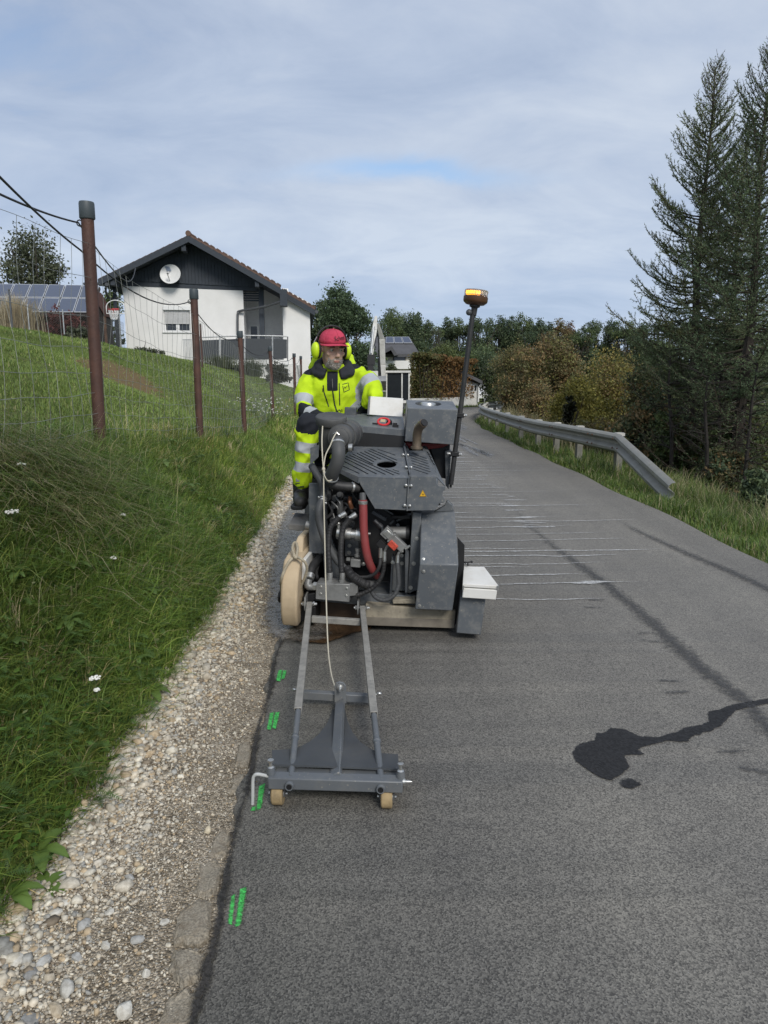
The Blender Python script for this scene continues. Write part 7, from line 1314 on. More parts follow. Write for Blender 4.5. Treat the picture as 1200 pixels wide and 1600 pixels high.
# footboard, seat, console
slab('footboard', [(100, 660), (135, 630), (200, 632), (196, 718), (98, 712)], .58, .62, mat('worn_board', (.16, .155, .145), .85, var=.25, scale=9), None, .003) if False else None
f0 = [A(451, 820, .30), A(482, 822, .30), A(483, 799, .66), A(461, 799, .66)]; fz = A(466, 820, .30).z; fq = [Vector((p.x, p.y, fz)) for p in f0]; MB().prism(fq, [p - Vector((0, 0, .035)) for p in fq]).build('footboard', mat('worn_board', (.16, .155, .145), .85, var=.25, scale=9), saw, bevel=.003)
MB().cyl(A(478, 820, .15), A(486, 822, .15), .025).build('step_bush', CASTING, saw)
sc_ = M.loc_of(P(527, 724, 4.98)); MB().box(sc_ - Vector((0, 0, .05)), (.46, .42, .09)).box(sc_ + Vector((0, .24, .14)), (.42, .08, .30)).build('seat', BLACKM, saw, bevel=.03); MB().box(sc_ - Vector((0, 0, .1 + (sc_.z-.1)/2 - .05)), (.36, .4, sc_.z - .25)).build('seat_pedestal', PAINT2, saw); MB().box((-.05, 1.0, .50), (.56, .75, .42)).build('rear_body', PAINT2, saw, bevel=.01)

# ------------------------------------------------------------------ guide frame with wheels in front of the saw
TG = Frame((-.165, 2.08, 0), (0, 0, math.radians(-3))); gf = thing('guide_trolley', 'grey steel guide frame on two small wheels at the front of the drawbar', 'guide frame', TG.loc, TG.rot)
GP_ = mat('guide_frame_paint', (.115, .125, .135), .45, var=.10, scale=7, bump=.05, bscale=200, dirt=(.24, .22, .18), dirt_amt=.35, dscale=9, speck=((.34, .31, .25), 120, .82)); GD = mat('slurry_spattered_bar', (.25, .24, .215), .6, var=.2, scale=12, dirt=(.10, .10, .10), dirt_amt=.6, dscale=40); TAN = mat('tan_polyurethane_tyre', (.34, .25, .13), .75, var=.25, scale=20, dirt=(.16, .12, .07), dirt_amt=.6, dscale=30)
def m6(x, y): return (370 + x/3.871, 930 + y/3.871)
def T6(x, y, d): return TG.at(*m6(x, y), d)
def T(u, v, d): return TG.at(u, v, d)
bp_ = [T6(186, 1096, 0), T6(1003, 1141, 0), T6(1000, 1200, 0), T6(186, 1176, 0)]; bmz = (bp_[0].z + bp_[1].z)/2; bml = (bp_[2].z + bp_[3].z)/2; x0, x1 = bp_[0].x, bp_[1].x
beam = MB().box(((x0+x1)/2, .022, (bmz+bml)/2), (x1-x0, .044, bmz-bml)).build('front_beam', GP_, gf, bevel=.004); hy = (bmz+bml)/2
MB().box(((x0+x1)/2 + .0, .075, bmz - .028), (x1-x0-.02, .03, .03)).build('rear_beam', GP_, gf, bevel=.003)
sl_ = [T6(320, 1148, 0), T6(871, 1166, 0)]
for p in sl_: MB().lathe([(.0085, .012), (.013, .013), (.015, .010), (.015, 0)], Vector((p.x, 0, p.z)), (0, -1, 0), 18).build('sleeve', GP_, beam); MB().lathe([(.009, 0), (.009, .004)], Vector((p.x, -.0095, p.z)), (0, -1, 0), 16).build('sleeve_bore', BLACKM, beam)
# two round push rods sliding in square drawbar tubes
def W(u, v, Y): return TG.loc_of(P(u, v, Y))
La, Lb, Lc = Vector((sl_[0].x, .02, sl_[0].z + .012)), W(467, 1107, 2.72), W(483.5, 944, 3.70); Ra, Rb, Rc = Vector((sl_[1].x, .02, sl_[1].z + .012)), W(583, 1113, 2.72), W(566, 950, 3.70)
def on_line(a, c, v):
    best = min(np.linspace(.05, .95, 181), key=lambda s: abs(pix_v(TG.M @ a.lerp(c, s)) - v)); return a.lerp(c, float(best))
def pix_v(w):
    d = w - CAMP; return 800 + F*(d.y*_sp + d.z*_cp)/(d.y*_cp - d.z*_sp)*-1
Lb, Rb = on_line(La, Lc, 1107), on_line(Ra, Rc, 1113)
for a, b, c in ((La, Lb, Lc), (Ra, Rb, Rc)):
    dd = (b-a).normalized(); MB().tube([a, b + (c-b)*.15], .0115, 12).build('push_rod', GP_, gf); MB().lathe([(.0115, 0), (.0145, .004), (.0145, .012), (.0115, .02)], a + (b-a)*.52, dd, 12).build('weld_collar', GP_, gf); tb_ = MB().bar(b - dd*.02, c, .030, .030).build('drawbar', GD, gf, bevel=.003); MB().bar(b - dd*.0215, b - dd*.0205, .022, .022).build('tube_mouth', BLACKM, tb_)
def XB(a, b, v, w): return MB().bar(a, b, w)
c1a, c1b = W(487, 967, 3.55), W(563, 972, 3.55); MB().bar(c1a, c1b, .030, .032).build('cross_bar', GD, gf, bevel=.003); c2a, c2b = W(474, 1085, 2.83), W(580, 1091, 2.83); MB().bar(c2a, c2b, .032, .034).build('cross_bar', GP_, gf, bevel=.003)
# centre post leaning back with pinned top plate
pb_, pt_ = T6(600, 1098, .03), W(531.5, 1097, 2.80); up_ = (pt_-pb_).normalized(); MB().bar(pb_, pt_, .037, .022, up=Vector((0, -1, .3))).build('centre_post', GP_, gf, bevel=.003)
tp = [W(u, v, 2.795) for u, v in ((522.5, 1098), (522.5, 1073), (525, 1068), (530, 1066), (536, 1067.5), (540.5, 1072), (541, 1099))]; tpo = MB().prism(tp, [p + Vector((0, .008, .002)) for p in tp]).build('pin_plate', GP_, gf, bevel=.001); pc = W(531.5, 1074, 2.79); MB().lathe([(.016, 0), (.016, .003), (.011, .004), (.011, .010), (.006, .012), (.006, .028)], pc, (0.1, -1, -.1), 14).build('pin_bolt', SILVER, tpo)
MB().cyl(pt_ + Vector((-.017, .0, -.004)), pt_ + Vector((.017, .0, -.004)), .010, 10).build('hinge', GP_, gf)
# curved gusset plate on both sides
pl0, pl1, pl2 = T6(215, 1040, .062), T6(975, 1068, .062), W(531, 1105, 2.80) + Vector((0, .02, -.02))
gs = [(215, 1032), (212, 948), (340, 938), (385, 925), (440, 895), (495, 850), (540, 795), (566, 740), (580, 690), (655, 700), (668, 765), (700, 838), (745, 895), (800, 935), (870, 965), (975, 972), (980, 1062)]; gp = [TG.plane(*m6(x, y), pl0, pl1, pl2) for x, y in gs]; pn_ = (pl1-pl0).cross(pl2-pl0).normalized(); MB().prism(gp, [p + pn_*.006 for p in gp]).build('gusset_plate', mat('gusset_paint', (.060, .066, .072), .5, var=.12, scale=7, dirt=(.13, .12, .10), dirt_amt=.35), gf)
# adjusting bolts, side screw, feeler rod
for (x, y) in ((207, 1062), (991, 1090)): p = T6(x, y, .03); p.z = bmz; MB().lathe([(.013, 0), (.014, .006), (.011, .022), (.006, .026), (.0045, .04), (.010, .041), (.010, .047), (.0, .048)], p, (0, 0, 1), 14).build('adjusting_bolt', SILVER, beam); MB().lathe([(.0145, -.001), (.0145, .006), (.0115, .022)], p, (0, 0, 1), 14).build('bolt_boss', GP_, beam)
MB().lathe([(.010, 0), (.010, .008), (.005, .009), (.005, .02), (.002, .03)], Vector((x1, .02, hy + .01)), (1, 0, 0), 12).build('side_screw', SILVER, beam)
for p, s in ((T6(352, 580, .8), -1), (T6(850, 600, .8), 1)): q = W(462 if s < 0 else 590, 1079 if s < 0 else 1085, 2.84); MB().cyl(q, q - Vector((s*.02, 0, 0)), .004, 8).ball(q + Vector((s*.006, 0, .003)), (.012, .006, .008), 8, 6).build('wing_screw', SILVER, gf)
hose('feeler_rod', [Vector((x0, .03, hy+.008)), T6(130, 1083, .02), T6(106, 1092, .02), T6(98, 1120, .02), T6(97, 1200, .02), T6(95, 1290, .02)], .0055, mat('pale_grey_rod', (.46, .47, .46), .5, var=.1), gf)
for x, y in ((252, 1245), (908, 1268)):
    p = T6(x, y, .03); p.z = .037; w = MB().lathe([(.02, -.018), (.034, -.018), (.037, -.014), (.037, .014), (.034, .018), (.02, .018)], p, (1, 0, 0), 28).build('wheel', TAN, gf); MB().cyl(p - Vector((.02, 0, 0)), p + Vector((.02, 0, 0)), .013).build('hub', CASTING, w)
    for s in (-1, 1): MB().box(p + Vector((s*.023, .004, .022)), (.005, .03, .055)).build('fork', GREYMETAL, w)
    MB().box(p + Vector((0, .004, .05)), (.052, .032, .008)).build('fork_crown', GREYMETAL, w); MB().cyl(p - Vector((.031, 0, 0)), p + Vector((.031, 0, 0)), .005, 8).build('axle', SILVER, w)
# pivot lugs where the drawbar meets the saw
for c in (Lc, Rc):
    MB().prism([c + Vector((s, dy, dz)) for s, dy, dz in ((-.026, -.02, -.03), (-.026, .12, -.05), (-.026, .12, .05), (-.026, -.01, .04))], [c + Vector((s, dy, dz)) for s, dy, dz in ((-.018, -.02, -.03), (-.018, .12, -.05), (-.018, .12, .05), (-.018, -.01, .04))]).build('pivot_lug', CASTING, gf); MB().cyl(c + Vector((-.045, .005, .0)), c + Vector((.04, .005, .0)), .0075, 8).lathe([(.013, 0), (.013, .01)], c + Vector((.018, .005, 0)), (1, 0, 0), 6).lathe([(.013, 0), (.013, .01)], c + Vector((-.028, .005, 0)), (-1, 0, 0), 6).build('pivot_bolt', SILVER, gf)
# guide cord from the air cleaner to the pin plate
cd = [P(527.5, 673, 3.77), P(521, 684, 3.68), P(516, 696, 3.66), P(508.5, 712, 3.64), P(505.5, 733, 3.62)]; q0 = cd[-1].copy(); ct = thing('tension_string', 'pale cord stretched from the air cleaner down to the guide frame pin', 'cord', q0)
hose('cord_strand', [p - q0 for p in cd], .0034, mat('pale_cord', (.52, .48, .38), .9, var=.12, scale=120), ct, 6); hose('cord_strand', [P(504, 666, 3.80) - q0, P(503, 690, 3.70) - q0, P(504, 715, 3.64) - q0, Vector((0, 0, 0))], .0034, MATS['pale_cord'], ct, 6)
hose('cord_strand', [Vector((0, 0, 0)), P(506, 780, 3.60) - q0, P(507.5, 850, 3.57) - q0, P(509.5, 930, 3.50) - q0, P(512.5, 1010, 3.25) - q0, P(517, 1050, 3.02) - q0, P(524, 1076, 2.80) - q0], .0034, MATS['pale_cord'], ct, 6); hose('cord_wrap', [Vector((0, 0, 0)), P(507, 743, 3.60) - q0, P(512, 751, 3.61) - q0, P(519, 750, 3.62) - q0], .003, MATS['pale_cord'], ct, 6); MB().ball((0, 0, 0), (.009, .009, .012), 10, 7).ball((.002, -.002, -.014), (.007, .007, .009), 8, 6).build('knot', MATS['pale_cord'], ct)
# ------------------------------------------------------------------ the operator
def remesh(mb, vox, smooth_it=6, fac=.5):
    o = mb.build('shape', [], None, 0); m = o.modifiers.new('r', 'REMESH'); m.mode = 'VOXEL'; m.voxel_size = vox; s = o.modifiers.new('s', 'SMOOTH'); s.factor = fac; s.iterations = smooth_it
    me = evaluated(o); bpy.data.objects.remove(o); return me
def limb(mb, pts, rs, seg=16):
    p = spath(pts, 5); t = np.linspace(0, 1, len(p)); mb.tube(p, list(np.interp(t, np.linspace(0, 1, len(rs)), rs)), seg); mb.ball(p[0], rs[0]*.99); mb.ball(p[-1], rs[-1]*.99)
def oval_tube(mb, secs, seg=28):
    """secs: (centre, half width, half depth, yaw)"""
    vs = []
    for c, w, d, yaw in secs: vs += [Vector(c) + Vector((w*math.cos(a)*math.cos(yaw) - d*math.sin(a)*math.sin(yaw), w*math.cos(a)*math.sin(yaw) + d*math.sin(a)*math.cos(yaw), 0)) for a in np.linspace(0, 2*math.pi, seg, endpoint=False)]
    n = len(secs); mb.add(vs, [(i*seg+k, i*seg+(k+1)%seg, (i+1)*seg+(k+1)%seg, (i+1)*seg+k) for i in range(n-1) for k in range(seg)] + [tuple(range(seg-1, -1, -1)), tuple(range((n-1)*seg, n*seg))])
def co(me): v = np.empty(len(me.vertices)*3, np.float32); me.vertices.foreach_get('co', v); return v.reshape(-1, 3).astype(float)
def setco(me, v): me.vertices.foreach_set('co', v.astype(np.float32).ravel()); me.update()
def attr(me, name, v): a = me.attributes.new(name, 'FLOAT', 'POINT'); a.data.foreach_set('value', np.asarray(v, np.float32))
def folds(me, amp, sc, seed=0):
    v = co(me); n = np.empty(len(v)*3, np.float32); me.vertices.foreach_get('normal', n); n = n.reshape(-1, 3); r = np.random.default_rng(seed); f = np.zeros(len(v))
    for k in range(9):
        d = r.normal(size=3); d /= np.linalg.norm(d); e = r.normal(size=3); q = r.uniform(.5, 1.9); f += (1 - 2*np.abs(np.sin(.5*(v @ d*sc*q + 2.2*np.sin(v @ e*sc*.3 + k) + k*1.3))))/q*(.6 + .4*np.sin(v @ e*sc*.22 + k))
    f = f/3.0; setco(me, v + n*f[:, None]*amp)
def seg_t(v, a, b):
    a, b = np.array(a), np.array(b); d = b - a; L = np.linalg.norm(d); t = (v - a) @ d/L; q = a + np.outer(np.clip(t, 0, L)/L, d); return t, np.linalg.norm(v - q, axis=1), L
def cloth_mat(name, base, layers, rough=.8):
    """cloth whose printed panels are where the named attribute is below zero"""
    m, N, L = new_mat(name); b = N['Principled BSDF']; b.inputs['Roughness'].default_value = rough; b.inputs['Specular IOR Level'].default_value = .25
    tc = N.new('ShaderNodeTexCoord'); n = N.new('ShaderNodeTexNoise'); n.inputs['Scale'].default_value = 10; n.inputs['Detail'].default_value = 6; L.new(tc.outputs['Object'], n.inputs['Vector']); r = N.new('ShaderNodeMapRange'); r.inputs[1].default_value = .3; r.inputs[2].default_value = .7; r.inputs[3].default_value = .86; r.inputs[4].default_value = 1.1; L.new(n.outputs['Fac'], r.inputs[0])
    rgb = N.new('ShaderNodeRGB'); rgb.outputs[0].default_value = (*base, 1); c = rgb.outputs[0]
    for at, cl in layers:
        a = N.new('ShaderNodeAttribute'); a.attribute_name = at; lt = N.new('ShaderNodeMath'); lt.operation = 'LESS_THAN'; L.new(a.outputs['Fac'], lt.inputs[0]); lt.inputs[1].default_value = 0
        mx = N.new('ShaderNodeMix'); mx.data_type = 'RGBA'; L.new(lt.outputs[0], mx.inputs[0]); L.new(c, mx.inputs[6]); mx.inputs[7].default_value = (*cl, 1); c = mx.outputs[2]
    mu = N.new('ShaderNodeMix'); mu.data_type = 'RGBA'; mu.blend_type = 'MULTIPLY'; mu.inputs[0].default_value = 1; L.new(c, mu.inputs[6]); L.new(r.outputs[0], mu.inputs[7]); L.new(mu.outputs[2], b.inputs['Base Color'])
    w = N.new('ShaderNodeTexNoise'); w.inputs['Scale'].default_value = 90; L.new(tc.outputs['Object'], w.inputs['Vector']); bp = N.new('ShaderNodeBump'); bp.inputs['Strength'].default_value = .12; bp.inputs['Distance'].default_value = .004; L.new(w.outputs['Fac'], bp.inputs['Height']); L.new(bp.outputs[0], b.inputs['Normal']); return m
HIVIS = (.50, .70, .015); REFL = (.40, .42, .44); NAVY = (.016, .018, .024)
def person():
    root0 = P(525, 718, 4.95); pr = thing('person', 'man in bright yellow work clothes, red cap and ear muffs, seated on the saw', 'person', (root0.x, root0.y, 0)); o = pr.location.copy()
    def Q(u, v, Y): return P(u, v, Y) - o
    pel = Q(527, 712, 4.98); nb = Q(520, 583, 4.84); hd = Q(519, 548, 4.79)
    sL, eL, wL = Q(481, 592, 4.87), Q(474, 640, 4.72), Q(507, 655, 4.56)          # arm at the image's left
    sR, eR, wR = Q(566, 588, 4.86), Q(583, 618, 4.68), Q(569, 643, 4.80)
    hL, kL, aL, tL = Q(505, 708, 4.92), Q(482, 662, 4.44), Q(470, 760, 4.46), Q(470, 790, 4.30)
    hR, kR, aR, tR = Q(548, 708, 4.92), Q(560, 672, 4.52), Q(562, 770, 4.52), Q(562, 800, 4.38)
    # jacket
    mb = MB(); ch = Q(525, 615, 4.87); wa = Q(527, 668, 4.93); hp = Q(527, 705, 4.97)
    oval_tube(mb, [(hp - Vector((0, 0, .04)), .19, .15, 0), (hp, .205, .155, 0), (wa, .20, .15, 0), (Q(526, 640, 4.90), .205, .15, 0), (ch, .215, .145, .05), (Q(524, 596, 4.86), .205, .13, .05), (Q(522, 586, 4.85), .15, .10, .05), (Q(521, 581, 4.84), .085, .075, .05)])
    limb(mb, [sL + Vector((.03, 0, -.01)), sL.lerp(eL, .5) + Vector((-.012, 0, 0)), eL], [.078, .070, .060]); limb(mb, [eL, eL.lerp(wL, .5) + Vector((0, 0, -.01)), wL], [.062, .055, .043])
    limb(mb, [sR + Vector((-.03, 0, -.01)), sR.lerp(eR, .55) + Vector((.02, 0, .01)), eR], [.080, .074, .066]); limb(mb, [eR, eR.lerp(wR, .5), wR], [.064, .056, .044])
    limb(mb, [sL + Vector((.02, 0, .005)), Q(521, 583, 4.85), sR + Vector((-.02, 0, .005))], [.066, .075, .068])
    me = remesh(mb, .0085, 7); folds(me, .012, 62, 3); v = co(me)
    x, y, z = v.T
    tL_, dL, LL = seg_t(v, sL, eL); fL, dfL, LfL = seg_t(v, eL, wL); tR_, dR, LR = seg_t(v, sR, eR); fR, dfR, LfR = seg_t(v, eR, wR)
    xl = Q(492, 600, 4.87).x; xr = Q(556, 600, 4.87).x; big = np.full(len(v), .5)
    armL = (dL < .105) & (x < xl); armR = (dR < .115) & (x > xr)
    def band(t, a, b): return np.maximum(a - t, t - b)
    refl = big.copy(); refl = np.where(armL & (dL <= dfL + .02), np.minimum(refl, band(tL_, .62*LL, .90*LL)), refl); refl = np.where(armR, np.minimum(refl, band(tR_, .40*LR, .74*LR)), refl)
    foreL = (dfL < .085) & (fL > .01) & (x < Q(515, 650, 4.6).x) & (y < Q(0, 600, 4.80).y) & (tL_ > LL*.96); refl = np.where(foreL, np.minimum(refl, band(fL, .30*LfL, .52*LfL)), refl)
    body = ~(armL | armR | foreL); front = y < ch.y + .02
    zd = z - (Q(0, 640, 4.78).z + (x - Q(550, 0, 4.78).x)*.95); refl = np.where(body & (x > Q(538, 0, 4.78).x), np.minimum(refl, np.abs(zd) - .032), refl)
    refl = np.where(body, np.minimum(refl, np.abs(z - Q(0, 652, 4.78).z) - .026), refl)
    dark = big.copy(); dark = np.where(foreL, np.minimum(dark, band(fL, .04*LfL, 2.0)), dark); dark = np.where((dfR < .08) & (fR > .45*LfR) & (x > Q(556, 0, 4.7).x), -.02, dark)
    shoulder = lambda c, rx: np.sqrt(((x - c.x)/rx)**2 + ((z - c.z)/.042)**2) - 1
    dark = np.minimum(dark, shoulder(Q(486, 576, 4.8), .085)*.03); dark = np.minimum(dark, shoulder(Q(551, 567, 4.8), .062)*.03)
    yoke = np.maximum(np.abs(x - Q(519, 0, 4.72).x) - .036, np.maximum(Q(0, 611, 4.72).z - z, z - Q(0, 580, 4.72).z)); dark = np.where(front, np.minimum(dark, yoke), dark)
    attr(me, 'refl', refl); attr(me, 'dark', dark)
    JM = cloth_mat('hi_vis_jacket', HIVIS, [('dark', NAVY), ('refl', REFL)]); me.materials.append(JM); me.polygons.foreach_set('use_smooth', [True]*len(me.polygons)); jacket = link('jacket', me, pr)
    tree = BVHTree.FromPolygons([Vector(q) for q in v], [p.vertices[:] for p in me.polygons])
    def drape(u, vv, off=.002):
        d = ray(u, vv); h = tree.ray_cast(CAMP - o, d.normalized())
        return (h[0] - d.normalized()*off) if h[0] else Q(u, vv, 4.75)
    ZIP = mat('dark_zip', (.02, .02, .022), .5); LITE = mat('zip_puller', (.45, .45, .44), .4, .5)
    def strip(name, pts, r, m, k=10):
        p = [drape(pts[i][0] + (pts[i+1][0]-pts[i][0])*j/k, pts[i][1] + (pts[i+1][1]-pts[i][1])*j/k) for i in range(len(pts)-1) for j in range(k)]; MB().tube(p, r, 6).build(name, m, jacket)
    strip('front_zip', [(519, 592), (520, 612), (523, 632), (527, 645)], .0042, ZIP); strip('front_zip_teeth', [(519.2, 592), (520.2, 612), (522.6, 630)], .0018, LITE)
    strip('pocket_zip', [(505, 602), (506, 612), (511, 627), (514, 636)], .0035, ZIP); strip('pocket_zip', [(530, 599), (530.5, 615), (531, 635)], .0035, ZIP); strip('zip_pull', [(504.5, 607), (503.5, 614)], .0025, ZIP, 4)
    strip('chest_logo', [(535, 600.5), (544, 598), (546, 609), (537.5, 612.5), (535, 600.5)], .0022, ZIP, 5); strip('chest_logo', [(538, 607), (538.6, 604), (540.2, 606.4), (541.5, 603.4), (543, 602.5)], .0014, ZIP, 4)
    strip('hem_lettering', [(528.5, 645), (528, 641.5), (530, 640), (532, 641.5), (531.5, 645)], .0025, ZIP, 4); strip('hem_lettering', [(534, 639.5), (534.5, 644.5)], .0025, ZIP, 4)
    # thick dark hood collar standing open at the throat
    cb = MB(); ring = []; nc = Q(521, 572, 4.84)
    for a in np.linspace(-2.75, 2.75, 25):      # angle from the back of the neck
        fz = (1 - math.cos(a))/2; ring.append(nc + Vector((math.sin(a)*(.098 + .012*fz), math.cos(a)*.085 - .015*fz, .045 - .085*fz)))
    cb.tube(ring, [.018 + .016*math.sin(math.pi*i/24)**.5 for i in range(25)], 12); ring2 = [p + Vector(((p.x-nc.x)*.18, (p.y-nc.y)*.18 + .008, -.030)) for p in ring]; cb.tube(ring2, [.02 + .016*math.sin(math.pi*i/24)**.5 for i in range(25)], 12)
    cm_ = remesh(cb, .007, 5); folds(cm_, .005, 90, 5); cm_.materials.append(mat('navy_collar', NAVY, .85, var=.2, bump=.2, bscale=120)); cm_.polygons.foreach_set('use_smooth', [True]*len(cm_.polygons)); link('collar', cm_, pr)
    for s, cu in ((-1, 488), (1, 545)): a, b = (Q(480, 571, 4.79), Q(486, 582, 4.765)) if s < 0 else (Q(543, 564, 4.80), Q(547, 572, 4.77)); 
    HM = mat('hivis_lining', HIVIS, .8, var=.12); hb_ = MB()      # folded hood bunched behind the neck
    limb(hb_, [Q(488, 574, 4.88), Q(499, 561, 4.92), Q(520, 556, 4.96), Q(542, 560, 4.92), Q(551, 569, 4.88)], [.03, .045, .05, .042, .028]); hm_ = remesh(hb_, .008, 5); folds(hm_, .009, 80, 8); hm_.materials.append(HM); hm_.polygons.foreach_set('use_smooth', [True]*len(hm_.polygons)); link('hood', hm_, pr)
    # trousers
    tb_ = MB(); oval_tube(tb_, [(hp + Vector((0, 0, -.14)), .17, .14, 0), (hp + Vector((0, 0, -.02)), .19, .15, 0), (hp + Vector((0, 0, .06)), .185, .145, 0)])
    limb(tb_, [hL, hL.lerp(kL, .5), kL], [.095, .088, .074]); aL2 = kL.lerp(aL, .93); aR2 = kR.lerp(aR, .9); limb(tb_, [kL, kL.lerp(aL2, .4), aL2], [.076, .070, .064]); limb(tb_, [hR, kR], [.095, .074]); limb(tb_, [kR, aR2], [.074, .062])
    me = remesh(tb_, .008, 6); folds(me, .011, 62, 11); v = co(me); big = np.full(len(v), .5); refl, dark = big.copy(), big.copy()
    for k, a, h in ((kL, aL2, hL), (kR, aR2, hR)):
        t, d, L = seg_t(v, k, a); m = d < .10; refl = np.where(m, np.minimum(refl, np.minimum(band(t, .30*L, .475*L), band(t, .64*L, .80*L))), refl); dk = np.sqrt(np.sum((v - np.array(k + Vector((0, -.05, .02))))**2, 1)) - .094; dark = np.minimum(dark, np.where(t < .16*L, dk, .5)); t2, d2, L2 = seg_t(v, k, h); dark = np.where((d2 < .11) & (t2 > .25*L2), -.05, dark)
    attr(me, 'refl', refl); attr(me, 'dark', dark); me.materials.append(cloth_mat('hi_vis_trousers', HIVIS, [('dark', NAVY), ('refl', REFL)])); me.polygons.foreach_set('use_smooth', [True]*len(me.polygons)); link('trousers', me, pr)
    BOOT = mat('black_boot_leather', (.022, .021, .02), .5, var=.3, scale=14, dirt=(.10, .09, .075), dirt_amt=.45, dscale=12)
    for a, t, k in ((aL, tL, kL), (aR, tR, kR)):
        sole = t.z - .02; b = MB(); limb(b, [a + Vector((0, 0, .045)), Vector((a.x, a.y, sole + .06)), Vector((a.x, a.y, sole + .05))], [.052, .050, .050]); limb(b, [Vector((a.x, a.y + .03, sole + .04)), Vector((a.x, a.y - .06, sole + .052)), Vector((t.x, a.y - .17, sole + .040))], [.044, .046, .042]); m = remesh(b, .006, 4); vv = co(m); vv[:, 2] = np.maximum(vv[:, 2], sole + .012); setco(m, vv); m.materials.append(BOOT); m.polygons.foreach_set('use_smooth', [True]*len(m.polygons)); bo = link('boot', m, pr)
        pts = [(.0, .075), (.035, .06), (.046, 0), (.044, -.10), (.046, -.16), (.030, -.205), (0, -.215)]; pts = pts + [(-x, y) for x, y in reversed(pts[1:-1])]; MB().prism([Vector((a.x + x, a.y + y, sole)) for x, y in pts], [Vector((a.x + x, a.y + y, sole + .022)) for x, y in pts]).build('sole', BLK, bo, bevel=.004)
        for i in range(4): z = sole + .075 + .022*i; MB().bar(Vector((a.x - .028, a.y - .052 - .014*(3-i)**1.2*.6, z)), Vector((a.x + .028, a.y - .052 - .014*(3-i)**1.2*.6, z + .006)), .005).build('lace', ZIP, bo)
        MB().box((a.x - .012, a.y - .054, sole + .165), (.022, .006, .022)).build('boot_tag', mat('grey_tag', (.3, .3, .3), .6), bo)
    # body: head, neck, trunk, arms and hands in one skin
    body = MB(); yaw = math.radians(26); Rz = Matrix.Rotation(yaw, 3, 'Z') @ Matrix.Rotation(math.radians(9), 3, 'X')
    def hp_(x, y, z): return hd + Rz @ Vector((x, y, z))          # head axes: -y is where the face points
    body.ball(hp_(0, .012, .045), (.076, .096, .088), 22, 16, Rz); body.ball(hp_(0, -.030, -.035), (.058, .062, .075), 20, 14, Rz); body.ball(hp_(0, -.056, -.086), (.032, .028, .026), 14, 10, Rz); body.ball(hp_(0, -.020, -.075), (.052, .055, .038), 16, 10, Rz)
    body.tube([hp_(0, -.084, .022), hp_(0, -.097, .0), hp_(0, -.110, -.020)], [.009, .011, .014], 10); body.ball(hp_(0, -.108, -.022), (.015, .012, .010), 10, 8, Rz)
    for s in (-1, 1):
        body.ball(hp_(s*.011, -.098, -.026), (.008, .008, .007), 8, 6, Rz); body.ball(hp_(s*.034, -.074, .030), (.026, .016, .010), 12, 8, Rz); body.ball(hp_(s*.043, -.062, -.012), (.022, .018, .018), 12, 8, Rz); body.ball(hp_(s*.078, .012, .0), (.010, .022, .032), 10, 8, Rz)
    body.ball(hp_(0, -.090, -.053), (.022, .010, .0055), 12, 6, Rz); body.ball(hp_(0, -.089, -.063), (.019, .010, .006), 12, 6, Rz)
    limb(body, [hp_(0, .025, -.04), Q(520, 575, 4.85), nb + Vector((0, .01, -.06))], [.056, .055, .065]); oval_tube(body, [(hp, .15, .11, 0), (wa, .145, .10, 0), (ch, .155, .095, 0), (Q(522, 592, 4.85), .12, .08, 0)])
    for s_, e_, w_ in ((sL, eL, wL), (sR, eR, wR)): limb(body, [s_ + Vector(((.05 if s_ is sL else -.05), .01, -.02)), s_.lerp(e_, .5), e_], [.045, .036, .030]); limb(body, [e_, w_], [.032, .026])
    for h_, k_, a_ in ((hL, kL, aL), (hR, kR, aR)): limb(body, [h_, k_], [.07, .055]); limb(body, [k_, a_], [.052, .036])
    me = remesh(body, .0056, 3, .45); v = co(me); loc = (v - np.array(hd)) @ np.array(Rz)
    lx, ly, lz = loc.T; inhead = (lz > -.13) & (np.abs(lx) < .1) & (np.abs(ly) < .15) & (lz < .16)
    # eye sockets and mouth line pressed into the face
    ey = np.exp(-(((np.abs(lx) - .031)/.015)**2 + ((lz - .012)/.010)**2))*(ly < -.03)*inhead; mo = np.exp(-((lx/.022)**2 + ((lz + .0578)/.0028)**2))*(ly < -.05)*inhead; f = np.outer(ey*.011 + mo*.006, np.array(Rz @ Vector((0, 1, 0)))); setco(me, v + f)
    beard = np.full(len(v), .5); bd_ = np.maximum(lz + .050 - .03*np.clip(np.abs(lx) - .034, 0, .03)/.03 - .006*np.sin(lx*160)*0, ly + .006); bd_ = np.minimum(bd_, np.maximum(np.abs(lz + .046) - .0055, np.abs(lx) - .027) + 10*(ly > -.06)); bd_ = np.where((lz < -.045) & (lz > -.068) & (np.abs(lx) < .021), np.maximum(bd_, .004 - np.abs(lz + .0575)*.3), bd_); low_ = np.where(lz < -.118, .1, bd_); beard = np.where(inhead, np.maximum(np.maximum(low_, np.abs(lx) - .050), -.02), .5)
    lip = np.where(inhead & (ly < -.07), ((lx/.021)**2 + ((lz + .058)/.0075)**2 - 1)*.01, .5); brow = np.where(inhead & (ly < -.04), (((np.abs(lx) - .033)/.022)**2 + ((lz - .033 + .12*np.abs(np.abs(lx) - .03))/.0055)**2 - 1)*.01, .5)
    attr(me, 'beard', beard); attr(me, 'lip', lip); attr(me, 'brow', brow)
    SK = cloth_mat('skin', (.62, .39, .29), [('beard', (.42, .36, .31)), ('lip', (.40, .18, .145)), ('brow', (.10, .08, .065))], .55); me.materials.append(SK); me.polygons.foreach_set('use_smooth', [True]*len(me.polygons)); bo = link('body', me, pr)
